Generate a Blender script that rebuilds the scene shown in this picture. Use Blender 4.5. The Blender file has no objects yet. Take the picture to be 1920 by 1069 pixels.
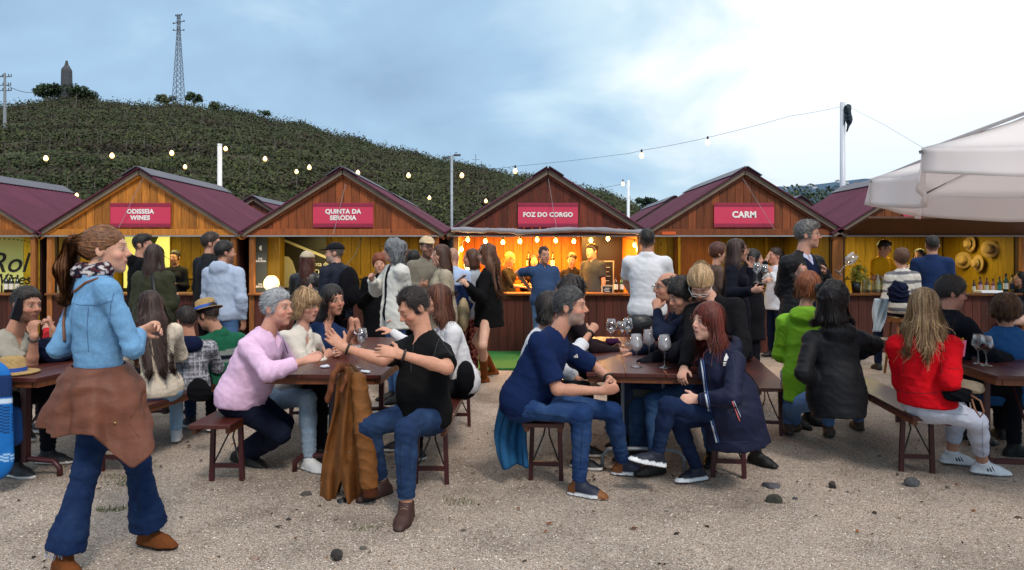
import bpy, math, random
import numpy as np
from mathutils import Vector, Matrix
random.seed(7); rng = np.random.default_rng(7)
SC = bpy.context.scene
COL = SC.collection
F = 1350.0; CZ = 1.54; HY = 480.0          # focal length in photo pixels, eye height, horizon row

# ------------------------------------------------------------------ camera, sky, sun, exposure
cam = bpy.data.cameras.new('camera'); camo = bpy.data.objects.new('camera', cam); COL.objects.link(camo)
camo.location = (0, 0, CZ); camo.rotation_euler = (math.radians(90), 0, 0)
cam.sensor_width = 36; cam.lens = 36 * F / 1920; cam.shift_y = -(534.5 - HY) / 1920
cam.clip_start = 0.05; cam.clip_end = 9000
SC.camera = camo
SC.view_settings.view_transform = 'Standard'; SC.view_settings.look = 'None'
SC.view_settings.exposure = 0.50; SC.view_settings.gamma = 1.0
SC.render.engine = 'CYCLES'
SC.cycles.use_denoising = True
SC.cycles.max_bounces = 5; SC.cycles.diffuse_bounces = 2; SC.cycles.glossy_bounces = 3
SC.cycles.transmission_bounces = 5; SC.cycles.transparent_max_bounces = 12
SC.cycles.sample_clamp_indirect = 4.0
SC.cycles.caustics_reflective = False; SC.cycles.caustics_refractive = False

def lin(c):
    if isinstance(c, str):
        c = [int(c[i:i+2], 16) / 255 for i in (0, 2, 4)]
    return tuple((v / 12.92 if v <= .04045 else ((v + .055) / 1.055) ** 2.4) for v in c[:3])

class NT:
    """small node-tree helper"""
    def __init__(s, tree): s.t = tree; s.n = tree.nodes; s.l = tree.links
    def node(s, typ, **kw):
        n = s.n.new(typ)
        for k, v in kw.items():
            if k.startswith('i_'):
                key = k[2:]; key = int(key) if key.isdigit() else key.replace('_', ' ')
                n.inputs[key].default_value = v
            else: setattr(n, k, v)
        return n
    def link(s, a, ao, b, bi): s.l.new(a.outputs[ao], b.inputs[bi])
    def ramp(s, stops, interp='LINEAR'):
        n = s.n.new('ShaderNodeValToRGB'); n.color_ramp.interpolation = interp
        e = n.color_ramp.elements
        while len(e) < len(stops): e.new(.5)
        for el, (p, c) in zip(e, stops): el.position = p; el.color = (*c[:3], 1)
        return n
    def mix(s, blend='MIX', fac=None):
        n = s.n.new('ShaderNodeMix'); n.data_type = 'RGBA'; n.blend_type = blend
        if fac is not None: n.inputs[0].default_value = fac
        return n   # inputs 0 fac, 6 A, 7 B; output 2

SUN_EL, SUN_ROT = math.radians(48), math.radians(160)
def make_world():
    w = bpy.data.worlds.new('World'); SC.world = w; w.use_nodes = True
    t = NT(w.node_tree); t.n.clear()
    out = t.node('ShaderNodeOutputWorld'); bg = t.node('ShaderNodeBackground')
    t.link(bg, 0, out, 0)
    sky = t.node('ShaderNodeTexSky', sky_type='NISHITA'); sky.sun_disc = False
    sky.sun_elevation = SUN_EL; sky.sun_rotation = SUN_ROT
    sk = t.mix('MULTIPLY', 1.0); sk.inputs[7].default_value = (.10, .10, .10, 1); t.link(sky, 0, sk, 6)
    tc = t.node('ShaderNodeTexCoord')
    # cloud sheet: project direction onto a plane above
    sep = t.node('ShaderNodeSeparateXYZ'); t.link(tc, 'Generated', sep, 0)
    zz = t.node('ShaderNodeMath', operation='MAXIMUM'); zz.inputs[1].default_value = 0.0; t.link(sep, 2, zz, 0)
    za = t.node('ShaderNodeMath', operation='ADD'); za.inputs[1].default_value = .42; t.link(zz, 0, za, 0)
    dv = t.node('ShaderNodeVectorMath', operation='DIVIDE'); t.link(tc, 'Generated', dv, 0)
    cb = t.node('ShaderNodeCombineXYZ'); [t.link(za, 0, cb, i) for i in range(3)]
    t.link(cb, 0, dv, 1)
    n1 = t.node('ShaderNodeTexNoise', i_Scale=2.1, i_Detail=6.0, i_Roughness=.50, i_Distortion=.35); t.link(dv, 0, n1, 'Vector')
    mp = t.node('ShaderNodeMapping'); mp.inputs['Location'].default_value = (3.1, 1.7, .4); t.link(dv, 0, mp, 0)
    n2 = t.node('ShaderNodeTexNoise', i_Scale=.75, i_Detail=3.0, i_Roughness=.5); t.link(mp, 0, n2, 'Vector')
    # brightness grows towards the bright part of the overcast (upper right, away from the hill)
    dot = t.node('ShaderNodeVectorMath', operation='DOT_PRODUCT'); t.link(tc, 'Generated', dot, 0)
    g = Vector((.70, .60, .40)).normalized(); dot.inputs[1].default_value = g
    mr = t.node('ShaderNodeMapRange'); mr.inputs[1].default_value = .58; mr.inputs[2].default_value = .97; t.link(dot, 'Value', mr, 0)
    a1 = t.node('ShaderNodeMath', operation='MULTIPLY_ADD'); a1.inputs[1].default_value = 1.5; a1.inputs[2].default_value = -.68; t.link(n1, 0, a1, 0)
    a2 = t.node('ShaderNodeMath', operation='MULTIPLY_ADD'); a2.inputs[1].default_value = .75; t.link(n2, 0, a2, 0); t.link(a1, 0, a2, 2)
    a3 = t.node('ShaderNodeMath', operation='MULTIPLY_ADD'); a3.inputs[1].default_value = .84; t.link(mr, 0, a3, 0); t.link(a2, 0, a3, 2)
    ze = t.node('ShaderNodeMapRange'); ze.inputs[1].default_value = .38; ze.inputs[2].default_value = .95; ze.inputs[3].default_value = 0.0; ze.inputs[4].default_value = .75; t.link(sep, 2, ze, 0)
    a4 = t.node('ShaderNodeMath', operation='ADD'); t.link(a3, 0, a4, 0); t.link(ze, 0, a4, 1); a3 = a4
    cr = t.ramp([(.0, (.18, .28, .41)), (.28, (.25, .375, .52)), (.52, (.30, .45, .61)), (.76, (.48, .62, .71)), (1.0, (.84, .87, .90))])
    t.link(a3, 0, cr, 0)
    # horizon: slate blue band low down
    hz = t.node('ShaderNodeMapRange'); hz.inputs[1].default_value = .0; hz.inputs[2].default_value = .24
    hz.inputs[3].default_value = .62; hz.inputs[4].default_value = 0.0; t.link(sep, 2, hz, 0)
    mh = t.mix('MIX'); t.link(hz, 0, mh, 0); t.link(cr, 0, mh, 6); mh.inputs[7].default_value = (.27, .42, .56, 1)
    fin = t.mix('MIX', .93); t.link(sk, 2, fin, 6); t.link(mh, 2, fin, 7)
    t.link(fin, 2, bg, 0); bg.inputs[1].default_value = 1.0
make_world()
sl = bpy.data.lights.new('sun', 'SUN'); so = bpy.data.objects.new('sun', sl); COL.objects.link(so)
sl.energy = 1.5; sl.angle = math.radians(12); sl.color = (1.0, .90, .80)
# sun high behind the photographer's right shoulder, very soft
sd = Vector((math.sin(SUN_ROT) * math.cos(SUN_EL), math.cos(SUN_ROT) * math.cos(SUN_EL), math.sin(SUN_EL)))
so.rotation_euler = sd.to_track_quat('Z', 'Y').to_euler()

# ------------------------------------------------------------------ pixels to places
def P(px, py, d): return np.array([(px - 960) / F * d, d, CZ + (HY - py) / F * d])
def DS(s): return F / s                       # depth at which one metre shows s photo pixels
def nrm(v):
    v = np.asarray(v, float); return v / max(1e-9, np.linalg.norm(v))
UP = np.array([0, 0, 1.0])

# ------------------------------------------------------------------ objects
def link_obj(name, data, parent=None, loc=None, mats=()):
    o = bpy.data.objects.new(name, data); COL.objects.link(o)
    for m in mats: data.materials.append(m)
    if parent is not None: o.parent = parent
    if loc is not None: o.location = loc
    return o
def tag(o, label=None, cat=None, group=None, kind=None):
    if label: o['label'] = label
    if cat: o['category'] = cat
    if group: o['group'] = group
    if kind: o['kind'] = kind
    return o
def empty(name, loc, label=None, cat=None, group=None, rz=0):
    o = bpy.data.objects.new(name, None); COL.objects.link(o); o.location = loc; o.rotation_euler.z = rz
    o.empty_display_size = .1
    return tag(o, label, cat, group)
def copy_tree(o, parent=None):
    c = o.copy(); COL.objects.link(c)
    if parent is not None: c.parent = parent
    for ch in list(o.children): copy_tree(ch, c)
    return c
def np_mesh(name, V, Q, col=None, smooth=True, sizes=None):
    """V n x 3, Q m x 4 (or flat loops with sizes)"""
    me = bpy.data.meshes.new(name)
    V = np.asarray(V, np.float32)
    if sizes is None:
        Q = np.asarray(Q, np.int32); n = len(Q); w = Q.shape[1]
        starts = np.arange(n, dtype=np.int32) * w; totals = np.full(n, w, np.int32); loops = Q.ravel()
    else:
        totals = np.asarray(sizes, np.int32); n = len(totals); starts = np.concatenate([[0], np.cumsum(totals)[:-1]]).astype(np.int32); loops = np.asarray(Q, np.int32)
    me.vertices.add(len(V)); me.vertices.foreach_set('co', V.ravel())
    me.loops.add(len(loops)); me.loops.foreach_set('vertex_index', loops)
    me.polygons.add(n); me.polygons.foreach_set('loop_start', starts)
    me.polygons.foreach_set('loop_total', totals)
    me.update(calc_edges=True)
    if smooth: me.polygons.foreach_set('use_smooth', np.ones(n, bool))
    if col is not None:
        a = me.color_attributes.new('Col', 'FLOAT_COLOR', 'POINT')
        c4 = np.ones((len(V), 4), np.float32); c4[:, :3] = col
        a.data.foreach_set('color', c4.ravel())
    return me

class MB:
    """collects boxes, bars, tubes, lathes, sheets; build() links them as one mesh"""
    def __init__(s): s.v = []; s.f = []
    def _add(s, vs, fs):
        o = len(s.v); s.v += [tuple(map(float, v)) for v in vs]; s.f += [tuple(i + o for i in f) for f in fs]
    def box(s, c, d, R=None):
        c = np.array(c, float); h = np.array(d, float) / 2
        vs = []
        for x in (-1, 1):
            for y in (-1, 1):
                for z in (-1, 1):
                    p = np.array([x, y, z]) * h
                    if R is not None: p = R @ p
                    vs.append(c + p)
        s._add(vs, [(0, 1, 3, 2), (4, 6, 7, 5), (0, 4, 5, 1), (2, 3, 7, 6), (0, 2, 6, 4), (1, 5, 7, 3)]); return s
    def bar(s, a, b, w, t, side=None):
        a = np.array(a, float); b = np.array(b, float); d = nrm(b - a)
        sd_ = nrm(np.cross(d, UP if abs(d[2]) < .95 else np.array([0, 1., 0]))) if side is None else nrm(np.array(side) - d * np.dot(side, d))
        n = np.cross(sd_, d); R = np.array([sd_, d, n]).T
        return s.box((a + b) / 2, (w, np.linalg.norm(b - a), t), R)
    def tube(s, pts, r, n=8, cap=True):
        pts = [np.array(p, float) for p in pts]; m = len(pts)
        r = [r] * m if np.isscalar(r) else r
        vs = []; prev = None
        for i, p in enumerate(pts):
            t = nrm(pts[min(i + 1, m - 1)] - pts[max(i - 1, 0)])
            if prev is None: a = nrm(np.cross(t, UP if abs(t[2]) < .9 else np.array([1., 0, 0])))
            else: a = nrm(prev - t * np.dot(prev, t))
            prev = a; b = np.cross(t, a)
            for k in range(n):
                an = 2 * math.pi * k / n; vs.append(p + (a * math.cos(an) + b * math.sin(an)) * r[i])
        fs = [(i * n + k, i * n + (k + 1) % n, (i + 1) * n + (k + 1) % n, (i + 1) * n + k) for i in range(m - 1) for k in range(n)]
        if cap: fs += [tuple(range(n))[::-1], tuple((m - 1) * n + k for k in range(n))]
        s._add(vs, fs); return s
    def lathe(s, prof, c=(0, 0, 0), n=24, R=None):
        c = np.array(c, float); vs = []
        for (r, z) in prof:
            for k in range(n):
                an = 2 * math.pi * k / n; p = np.array([r * math.cos(an), r * math.sin(an), z])
                if R is not None: p = R @ p
                vs.append(c + p)
        m = len(prof)
        fs = [(i * n + k, i * n + (k + 1) % n, (i + 1) * n + (k + 1) % n, (i + 1) * n + k) for i in range(m - 1) for k in range(n)]
        s._add(vs, fs); return s
    def poly_prism(s, pts, ext):
        """closed outline pts (3d) extruded by vector ext"""
        n = len(pts); e = np.array(ext, float); a = [np.array(p, float) for p in pts]
        vs = a + [p + e for p in a]
        s._add(vs, [tuple(range(n))[::-1], tuple(range(n, 2 * n))] + [(i, (i + 1) % n, n + (i + 1) % n, n + i) for i in range(n)]); return s
    def mesh(s, name, smooth=False):
        me = bpy.data.meshes.new(name); me.from_pydata(s.v, [], s.f); me.update()
        if smooth: me.polygons.foreach_set('use_smooth', [True] * len(me.polygons))
        return me
    def build(s, name, mat, parent=None, smooth=False, bevel=0, loc=None):
        me = s.mesh(name, smooth); o = link_obj(name, me, parent, loc, (mat,) if mat else ())
        if bevel:
            b = o.modifiers.new('bevel', 'BEVEL'); b.width = bevel; b.segments = 1; b.limit_method = 'ANGLE'
        if smooth and not bevel: pass
        return o

# ------------------------------------------------------------------ materials
MATS = {}
def base_mat(name):
    m = bpy.data.materials.new(name); m.use_nodes = True; t = NT(m.node_tree)
    b = t.n['Principled BSDF']; return m, t, b
def mat(name, col, rough=.6, var=.12, nscale=6, bump=0, bscale=60, metal=0, spec=.5, stretch=None, emit=None, es=0, alpha=1, trans=0, ior=1.45, sheen=0):
    if name in MATS: return MATS[name]
    m, t, b = base_mat(name); c = lin(col)
    b.inputs['Roughness'].default_value = rough; b.inputs['Metallic'].default_value = metal
    b.inputs['Specular IOR Level'].default_value = spec
    if sheen: b.inputs['Sheen Weight'].default_value = sheen
    tc = t.node('ShaderNodeTexCoord')
    mp = t.node('ShaderNodeMapping'); t.link(tc, 'Object', mp, 0)
    if stretch: mp.inputs['Scale'].default_value = stretch
    if var:
        nz = t.node('ShaderNodeTexNoise', i_Scale=nscale, i_Detail=5.0, i_Roughness=.6); t.link(mp, 0, nz, 'Vector')
        cr = t.ramp([(.25, [x * (1 - var) for x in c]), (.75, [min(1, x * (1 + var)) for x in c])]); t.link(nz, 0, cr, 0)
        t.link(cr, 0, b, 'Base Color')
    else: b.inputs['Base Color'].default_value = (*c, 1)
    if bump:
        nb = t.node('ShaderNodeTexNoise', i_Scale=bscale, i_Detail=3.0); t.link(mp, 0, nb, 'Vector')
        bp = t.node('ShaderNodeBump', i_Strength=bump, i_Distance=.01); t.link(nb, 0, bp, 'Height'); t.link(bp, 0, b, 'Normal')
    if emit is not None:
        b.inputs['Emission Color'].default_value = (*lin(emit), 1); b.inputs['Emission Strength'].default_value = es
    if trans: b.inputs['Transmission Weight'].default_value = trans; b.inputs['IOR'].default_value = ior
    if alpha < 1: b.inputs['Alpha'].default_value = alpha
    MATS[name] = m; return m
def vmat(name, rough=.85, spec=.3, var=.18, nscale=14, bump=.25, bscale=220, weave=0, sheen=0, sss=0, stretch=None, metal=0, wrinkle=0):
    """material that takes its colour from the vertex colours 'Col', with fine cloth / skin grain"""
    if name in MATS: return MATS[name]
    m, t, b = base_mat(name)
    b.inputs['Roughness'].default_value = rough; b.inputs['Specular IOR Level'].default_value = spec; b.inputs['Metallic'].default_value = metal
    if sheen: b.inputs['Sheen Weight'].default_value = sheen
    at = t.node('ShaderNodeAttribute', attribute_name='Col')
    tc = t.node('ShaderNodeTexCoord'); mp = t.node('ShaderNodeMapping'); t.link(tc, 'Object', mp, 0)
    if stretch: mp.inputs['Scale'].default_value = stretch
    nz = t.node('ShaderNodeTexNoise', i_Scale=nscale, i_Detail=6.0, i_Roughness=.65); t.link(mp, 0, nz, 'Vector')
    cr = t.ramp([(.25, [1 - var] * 3), (.75, [1 + var] * 3)]); t.link(nz, 0, cr, 0)
    mx = t.mix('MULTIPLY', 1.0); t.link(at, 'Color', mx, 6); t.link(cr, 0, mx, 7)
    src = mx
    if weave:
        wv = t.node('ShaderNodeTexNoise', i_Scale=weave, i_Detail=2.0, i_Roughness=.8); t.link(mp, 0, wv, 'Vector')
        c2 = t.ramp([(.3, [.91] * 3), (.7, [1.09] * 3)]); t.link(wv, 0, c2, 0)
        m2 = t.mix('MULTIPLY', 1.0); t.link(mx, 2, m2, 6); t.link(c2, 0, m2, 7); src = m2
    t.link(src, 2, b, 'Base Color')
    if sss:
        b.inputs['Subsurface Weight'].default_value = sss; b.inputs['Subsurface Radius'].default_value = (.6, .25, .15); b.inputs['Subsurface Scale'].default_value = .012
    if bump:
        nb = t.node('ShaderNodeTexNoise', i_Scale=bscale, i_Detail=3.0); t.link(mp, 0, nb, 'Vector')
        bp = t.node('ShaderNodeBump', i_Strength=bump, i_Distance=.004); t.link(nb, 0, bp, 'Height'); last = bp
        if wrinkle:
            m3 = t.node('ShaderNodeMapping'); m3.inputs['Scale'].default_value = (1, 1, 1.7); t.link(tc, 'Object', m3, 0)
            w1 = t.node('ShaderNodeTexNoise', noise_type='RIDGED_MULTIFRACTAL', i_Scale=wrinkle, i_Detail=3.0, i_Roughness=.55, i_Distortion=.6); t.link(m3, 0, w1, 'Vector')
            b3 = t.node('ShaderNodeBump', i_Strength=.30, i_Distance=.016); t.link(w1, 0, b3, 'Height'); t.link(bp, 0, b3, 'Normal'); last = b3
        t.link(last, 0, b, 'Normal')
    MATS[name] = m; return m
# ------------------------------------------------------------------ implicit surfaces
class Field:
    def __init__(s, lo, hi, h, M=.05):
        s.h = h; s.lo = np.array(lo, np.float64) - 3 * h; s.M = max(M, 2.5 * h)
        s.n = np.ceil((np.array(hi) + 3 * h - s.lo) / h).astype(int) + 1
        s.ax = [(s.lo[i] + np.arange(s.n[i]) * h).astype(np.float32) for i in range(3)]
        s.D = np.full(s.n, s.M, np.float32)
    def _sl(s, lo, hi, m):
        a = np.clip(np.floor((np.array(lo) - m - s.lo) / s.h).astype(int), 0, s.n)
        b = np.clip(np.ceil((np.array(hi) + m - s.lo) / s.h).astype(int) + 1, 0, s.n)
        if np.any(b <= a): return None, None
        sl = tuple(slice(a[i], b[i]) for i in range(3))
        g = (s.ax[0][sl[0]][:, None, None], s.ax[1][sl[1]][None, :, None], s.ax[2][sl[2]][None, None, :])
        return sl, g
    def _put(s, sl, d, k, op):
        A = s.D[sl]
        if op == 'sub':
            d = -d; h = np.maximum(k - np.abs(A - d), 0) / k; r = np.maximum(A, d) + h * h * k * .25
        else:
            h = np.maximum(k - np.abs(A - d), 0) / k; r = np.minimum(A, d) - h * h * k * .25
        s.D[sl] = np.minimum(r, s.M)
    def cone(s, a, b, ra, rb, k=.02, flat=None, q=1.0, cuta=False, cutb=False, op='add', bowl=None):
        a = np.array(a, float); b = np.array(b, float); R = max(ra, rb)
        lo = np.minimum(a, b) - R; hi = np.maximum(a, b) + R
        m = (s.M if op == 'add' else 0) + k
        sl, g = s._sl(lo, hi, m)
        if sl is None: return s
        X, Y, Z = (g[i] - np.float32(a[i]) for i in range(3)); ab = b - a; L = np.linalg.norm(ab); ab2 = max(L * L, 1e-10); u = ab / max(L, 1e-5)
        dt = (X * u[0] + Y * u[1] + Z * u[2])
        t = np.clip(dt / L if L > 1e-6 else dt * 0, 0, 1)
        dx = X - t * ab[0]; dy = Y - t * ab[1]; dz = Z - t * ab[2]
        if flat is not None:
            f = nrm(flat); e = (dx * f[0] + dy * f[1] + dz * f[2]) * (q - 1)
            dx = dx + e * f[0]; dy = dy + e * f[1]; dz = dz + e * f[2]
        d = np.sqrt(dx * dx + dy * dy + dz * dz) - (ra + (rb - ra) * t)
        if flat is not None and q > 1: d = d / (1 + (q - 1) * .35)
        if cutb: d = np.maximum(d, dt - L)
        if cuta: d = np.maximum(d, -dt)
        s._put(sl, d, k, op); return s
    def ell(s, c, r, R=None, k=.02, op='add'):
        c = np.array(c, float); r = np.array(r, float)
        if R is None: ext = r
        else: ext = np.sqrt(((R * r[None, :]) ** 2).sum(1))
        sl, g = s._sl(c - ext, c + ext, (s.M if op == 'add' else 0) + k)
        if sl is None: return s
        X, Y, Z = (g[i] - np.float32(c[i]) for i in range(3))
        if R is None: p = [X, Y, Z]
        else: p = [X * R[0, i] + Y * R[1, i] + Z * R[2, i] for i in range(3)]
        k0 = np.sqrt((p[0] / r[0]) ** 2 + (p[1] / r[1]) ** 2 + (p[2] / r[2]) ** 2)
        k1 = np.sqrt((p[0] / r[0] ** 2) ** 2 + (p[1] / r[1] ** 2) ** 2 + (p[2] / r[2] ** 2) ** 2)
        d = k0 * (k0 - 1) / np.maximum(k1, 1e-3)
        s._put(sl, d, k, op); return s
    def hem(s, p, n, c, R, k=.006):
        """cuts away the side n points to, only within R of c"""
        n = nrm(n); X, Y, Z = s.ax[0][:, None, None], s.ax[1][None, :, None], s.ax[2][None, None, :]
        d = (X - np.float32(p[0])) * n[0] + (Y - np.float32(p[1])) * n[1] + (Z - np.float32(p[2])) * n[2]
        e = R - np.sqrt((X - np.float32(c[0])) ** 2 + (Y - np.float32(c[1])) ** 2 + (Z - np.float32(c[2])) ** 2)
        s.D = np.minimum(np.maximum(s.D, np.minimum(d, e)), s.M).astype(np.float32); return s
    def plane(s, p, n, k=.006):
        """keeps the side n points away from (removes where (x-p).n > 0)"""
        n = nrm(n); X, Y, Z = s.ax[0][:, None, None], s.ax[1][None, :, None], s.ax[2][None, None, :]
        d = (X - np.float32(p[0])) * n[0] + (Y - np.float32(p[1])) * n[1] + (Z - np.float32(p[2])) * n[2]
        A = s.D; h = np.maximum(k - np.abs(A - d), 0) / k
        s.D = np.minimum(np.maximum(A, d) + h * h * k * .25, s.M).astype(np.float32); return s
    def sample(s, Pn):
        q = (Pn - s.lo) / s.h; q = np.clip(q, 0, s.n - 1.001); i = np.floor(q).astype(int); f = q - i
        r = 0
        for dx in (0, 1):
            for dy in (0, 1):
                for dz in (0, 1):
                    w = (f[:, 0] if dx else 1 - f[:, 0]) * (f[:, 1] if dy else 1 - f[:, 1]) * (f[:, 2] if dz else 1 - f[:, 2])
                    r = r + w * s.D[i[:, 0] + dx, i[:, 1] + dy, i[:, 2] + dz]
        return r
    def grad(s, Pn):
        e = s.h * .7; g = np.zeros_like(Pn)
        for a in range(3):
            d = np.zeros(3); d[a] = e; g[:, a] = s.sample(Pn + d) - s.sample(Pn - d)
        return g / np.maximum(np.linalg.norm(g, axis=1, keepdims=True), 1e-9)
    def nets(s):
        D = s.D; I = D < 0; h = s.h
        c = np.zeros(tuple(s.n - 1), np.uint8)
        cs = [(x, y, z) for x in (0, 1) for y in (0, 1) for z in (0, 1)]
        n = s.n
        for (x, y, z) in cs: c += I[x:n[0] - 1 + x, y:n[1] - 1 + y, z:n[2] - 1 + z]
        mixd = (c > 0) & (c < 8)
        idx = np.argwhere(mixd)
        if len(idx) == 0: return np.zeros((0, 3)), np.zeros((0, 4), int)
        vals = {q: D[idx[:, 0] + q[0], idx[:, 1] + q[1], idx[:, 2] + q[2]] for q in cs}
        acc = np.zeros((len(idx), 3)); cnt = np.zeros(len(idx))
        for q in cs:
            for a in range(3):
                if q[a] == 0:
                    r = list(q); r[a] = 1; r = tuple(r)
                    v0, v1 = vals[q], vals[r]; m = (v0 < 0) != (v1 < 0)
                    t = v0 / np.where(m, v0 - v1, 1)
                    p = np.tile(np.array(q, float), (len(idx), 1)); p[:, a] = t
                    acc[m] += p[m]; cnt[m] += 1
        V = s.lo + (idx + acc / cnt[:, None]) * h
        ids = np.full(c.shape, -1, np.int32); ids[idx[:, 0], idx[:, 1], idx[:, 2]] = np.arange(len(idx))
        Q = []
        for a in range(3):
            b1, b2 = (a + 1) % 3, (a + 2) % 3
            sl0 = [slice(1, -1)] * 3; sl1 = [slice(1, -1)] * 3
            sl0[a] = slice(0, -1); sl1[a] = slice(1, None)
            A, B = I[tuple(sl0)], I[tuple(sl1)]
            e = np.argwhere(A != B)
            if len(e) == 0: continue
            sgn = A[e[:, 0], e[:, 1], e[:, 2]]
            e = e.copy(); e[:, b1] += 1; e[:, b2] += 1
            def cell(d1, d2):
                q = e.copy(); q[:, b1] -= d1; q[:, b2] -= d2; return ids[q[:, 0], q[:, 1], q[:, 2]]
            q = np.stack([cell(1, 1), cell(0, 1), cell(0, 0), cell(1, 0)], 1)
            q[~sgn] = q[~sgn][:, ::-1]
            Q.append(q)
        Q = np.concatenate(Q); Q = Q[(Q >= 0).all(1)]
        return V, Q

def snoise(p, f, seed=0):
    """cheap smooth 3d noise, about -1..1"""
    r = np.random.default_rng(seed + 11); o = 0
    for i in range(3):
        a = r.normal(size=3) * f * (1 + .6 * i); b = r.normal(size=3) * f * (1.4 + .5 * i); ph = r.uniform(0, 6.28, 2)
        o = o + np.sin(p @ a + ph[0] + 1.3 * np.sin(p @ b + ph[1])) / (1 + .5 * i)
    return o / 2.2
def folds(p, seed=0, f=26, d=(0, 0, 1)):
    """soft cloth creases"""
    q = p @ (np.array(d) * f) + 2.2 * snoise(p, 5, seed) + 1.2 * snoise(p, 12, seed + 3)
    return (1 - np.abs(np.sin(q))) ** 1.6

def ray_joint(spec, p0, L):
    px, py, sg = spec[0], spec[1], spec[2] if len(spec) > 2 else -1
    v = np.array([(px - 960) / F, 1, (HY - py) / F]); C = np.array([0, 0, CZ])
    if sg == 'd': return C + v * spec[3]
    w = C - p0; a = v @ v; b = 2 * (v @ w); c = w @ w - L * L; disc = b * b - 4 * a * c
    if disc >= 0: t = (-b + (1 if sg > 0 else -1) * math.sqrt(disc) * min(1, abs(sg))) / (2 * a)
    else: t = -b / (2 * a)
    q = C + v * t; dist = np.linalg.norm(q - p0)
    if dist > 1.12 * L: q = p0 + (q - p0) * 1.12 * L / dist
    return q

ARMS = dict(down=((.12, .02, -1), (.02, .18, -1)), bent=((.16, .0, -1), (-.35, 1, .25)), mouth=((.25, .45, -.85), (-.45, .35, 1.0)),
            table=((.22, .55, -.8), (-.35, .95, -.12)), akimbo=((.75, -.35, -.6), (-.75, .45, -.5)), chest=((.2, .15, -1), (-.45, .75, .75)),
            lap=((.14, .25, -1), (-.45, .9, -.3)), pocket=((.22, -.12, -1), (-.12, .30, -1)))

def pose(px, top, s, yaw=0, sit=False, k=1.0, sex='m', pel=None, neck=None, head=None, pyaw=None, hyaw=None, pitch=0, roll=0,
         lean=0, aR='down', aL='down', lR=None, lL=None, sw=None, legyaw=None, spread=.5, seat=.46, hand={}, foot={}):
    J = {}; d = DS(s); pyaw = yaw if pyaw is None else pyaw; hyaw = yaw if hyaw is None else hyaw
    ax = lambda y: np.array([math.sin(math.radians(y)), -math.cos(math.radians(y)), 0])
    ft, fp, fh = ax(yaw), ax(pyaw), ax(hyaw)
    H = CZ + (HY - top) / s
    hc = P(px, top, d) - UP * .125 * k if head is None else P(head[0], head[1], d + (head[2] if len(head) > 2 else 0))
    nk = hc - UP * .165 * k - ft * (.03 + .02 * math.sin(math.radians(max(0, pitch)))) if neck is None else P(neck[0], neck[1], d + (neck[2] if len(neck) > 2 else 0))
    if pel is None:
        z = (.5 * H + .07) if not sit else seat + .10
        pl = np.array([nk[0], nk[1], 0]) - ft * lean; pl[2] = z
        pl = pl + ft * .0
    else: pl = P(pel[0], pel[1], d + (pel[2] if len(pel) > 2 else 0))
    u = nrm(nk - pl); r = nrm(np.cross(ft, u)); f = np.cross(u, r)
    if not sit: rp = nrm(np.cross(fp, UP)); up_ = nrm(u * .3 + UP)
    else: rp = nrm(np.cross(fp, UP)); up_ = nrm(u * .5 + UP)
    J.update(pel=pl, neck=nk, head=hc, u=u, r=r, f=f, rp=rp, fp=fp, k=k)
    pt, rl = math.radians(pitch), math.radians(roll)
    rh = nrm(np.cross(fh, UP)); f2 = fh * math.cos(pt) - UP * math.sin(pt); u2 = np.cross(rh, f2)
    r3 = rh * math.cos(rl) + u2 * math.sin(rl); u3 = np.cross(r3, f2)
    J['H'] = np.array([r3, f2, u3]).T            # columns: right, forward, up
    sw = (.178 if sex == 'm' else .153) * k if sw is None else sw
    ua, fa = .285 * k, .255 * k; th, sh = .43 * k, .42 * k
    for sd_, sg in (('R', 1), ('L', -1)):
        S = nk - u * .054 * k + r * sw * sg; J['s' + sd_] = S
        a = aR if sd_ == 'R' else aL
        if isinstance(a, str): a = ARMS[a]
        e = a[0]; w = a[1]
        loc = lambda v: nrm(r * sg * v[0] + f * v[1] + UP * v[2])
        E = S + loc(e) * ua if abs(e[0]) < 5 else ray_joint(e, S, ua)
        W = E + loc(w) * fa if abs(w[0]) < 5 else ray_joint(w, E, fa)
        J['e' + sd_] = E; J['w' + sd_] = W
        hp = pl + rp * sg * .085 * k - UP * .02; J['h' + sd_] = hp
        l = lR if sd_ == 'R' else lL
        ly = math.radians(pyaw if legyaw is None else legyaw); fl = np.array([math.sin(ly), -math.cos(ly), 0])
        if l is None:
            if sit:
                K = hp + nrm(fl + rp * sg * spread * .35) * th * .98; K[2] = max(seat + .06, .42 * k)
                A = K.copy(); A += fl * (.02 * sg); A[2] = .085
            else:
                A = np.array([*(hp[:2] + rp[:2] * sg * .02 * spread), .085]); K = (hp + A) / 2 + fl * .02
                K[2] = A[2] + (hp[2] - A[2]) * .48
        else:
            K = ray_joint(l[0], hp, th); A = ray_joint(l[1], K, sh)
            if A[2] < .19 and l[1][2] == 'd': A = P(l[1][0], l[1][1], (CZ - .085) * F / (l[1][1] - HY))
            if np.linalg.norm(A - K) > 1.12 * sh and l[0][2] == 'd': K = A + (K - A) * (1.12 * sh / np.linalg.norm(A - K))
        J['k' + sd_] = K; J['a' + sd_] = A
        J['fd' + sd_] = nrm(np.array(foot[sd_], float)) if sd_ in foot else nrm(fl + rp * sg * .15)
        J['hd' + sd_] = hand.get(sd_, {})
    J['sex'] = sex; J['H0'] = H
    return J

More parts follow.
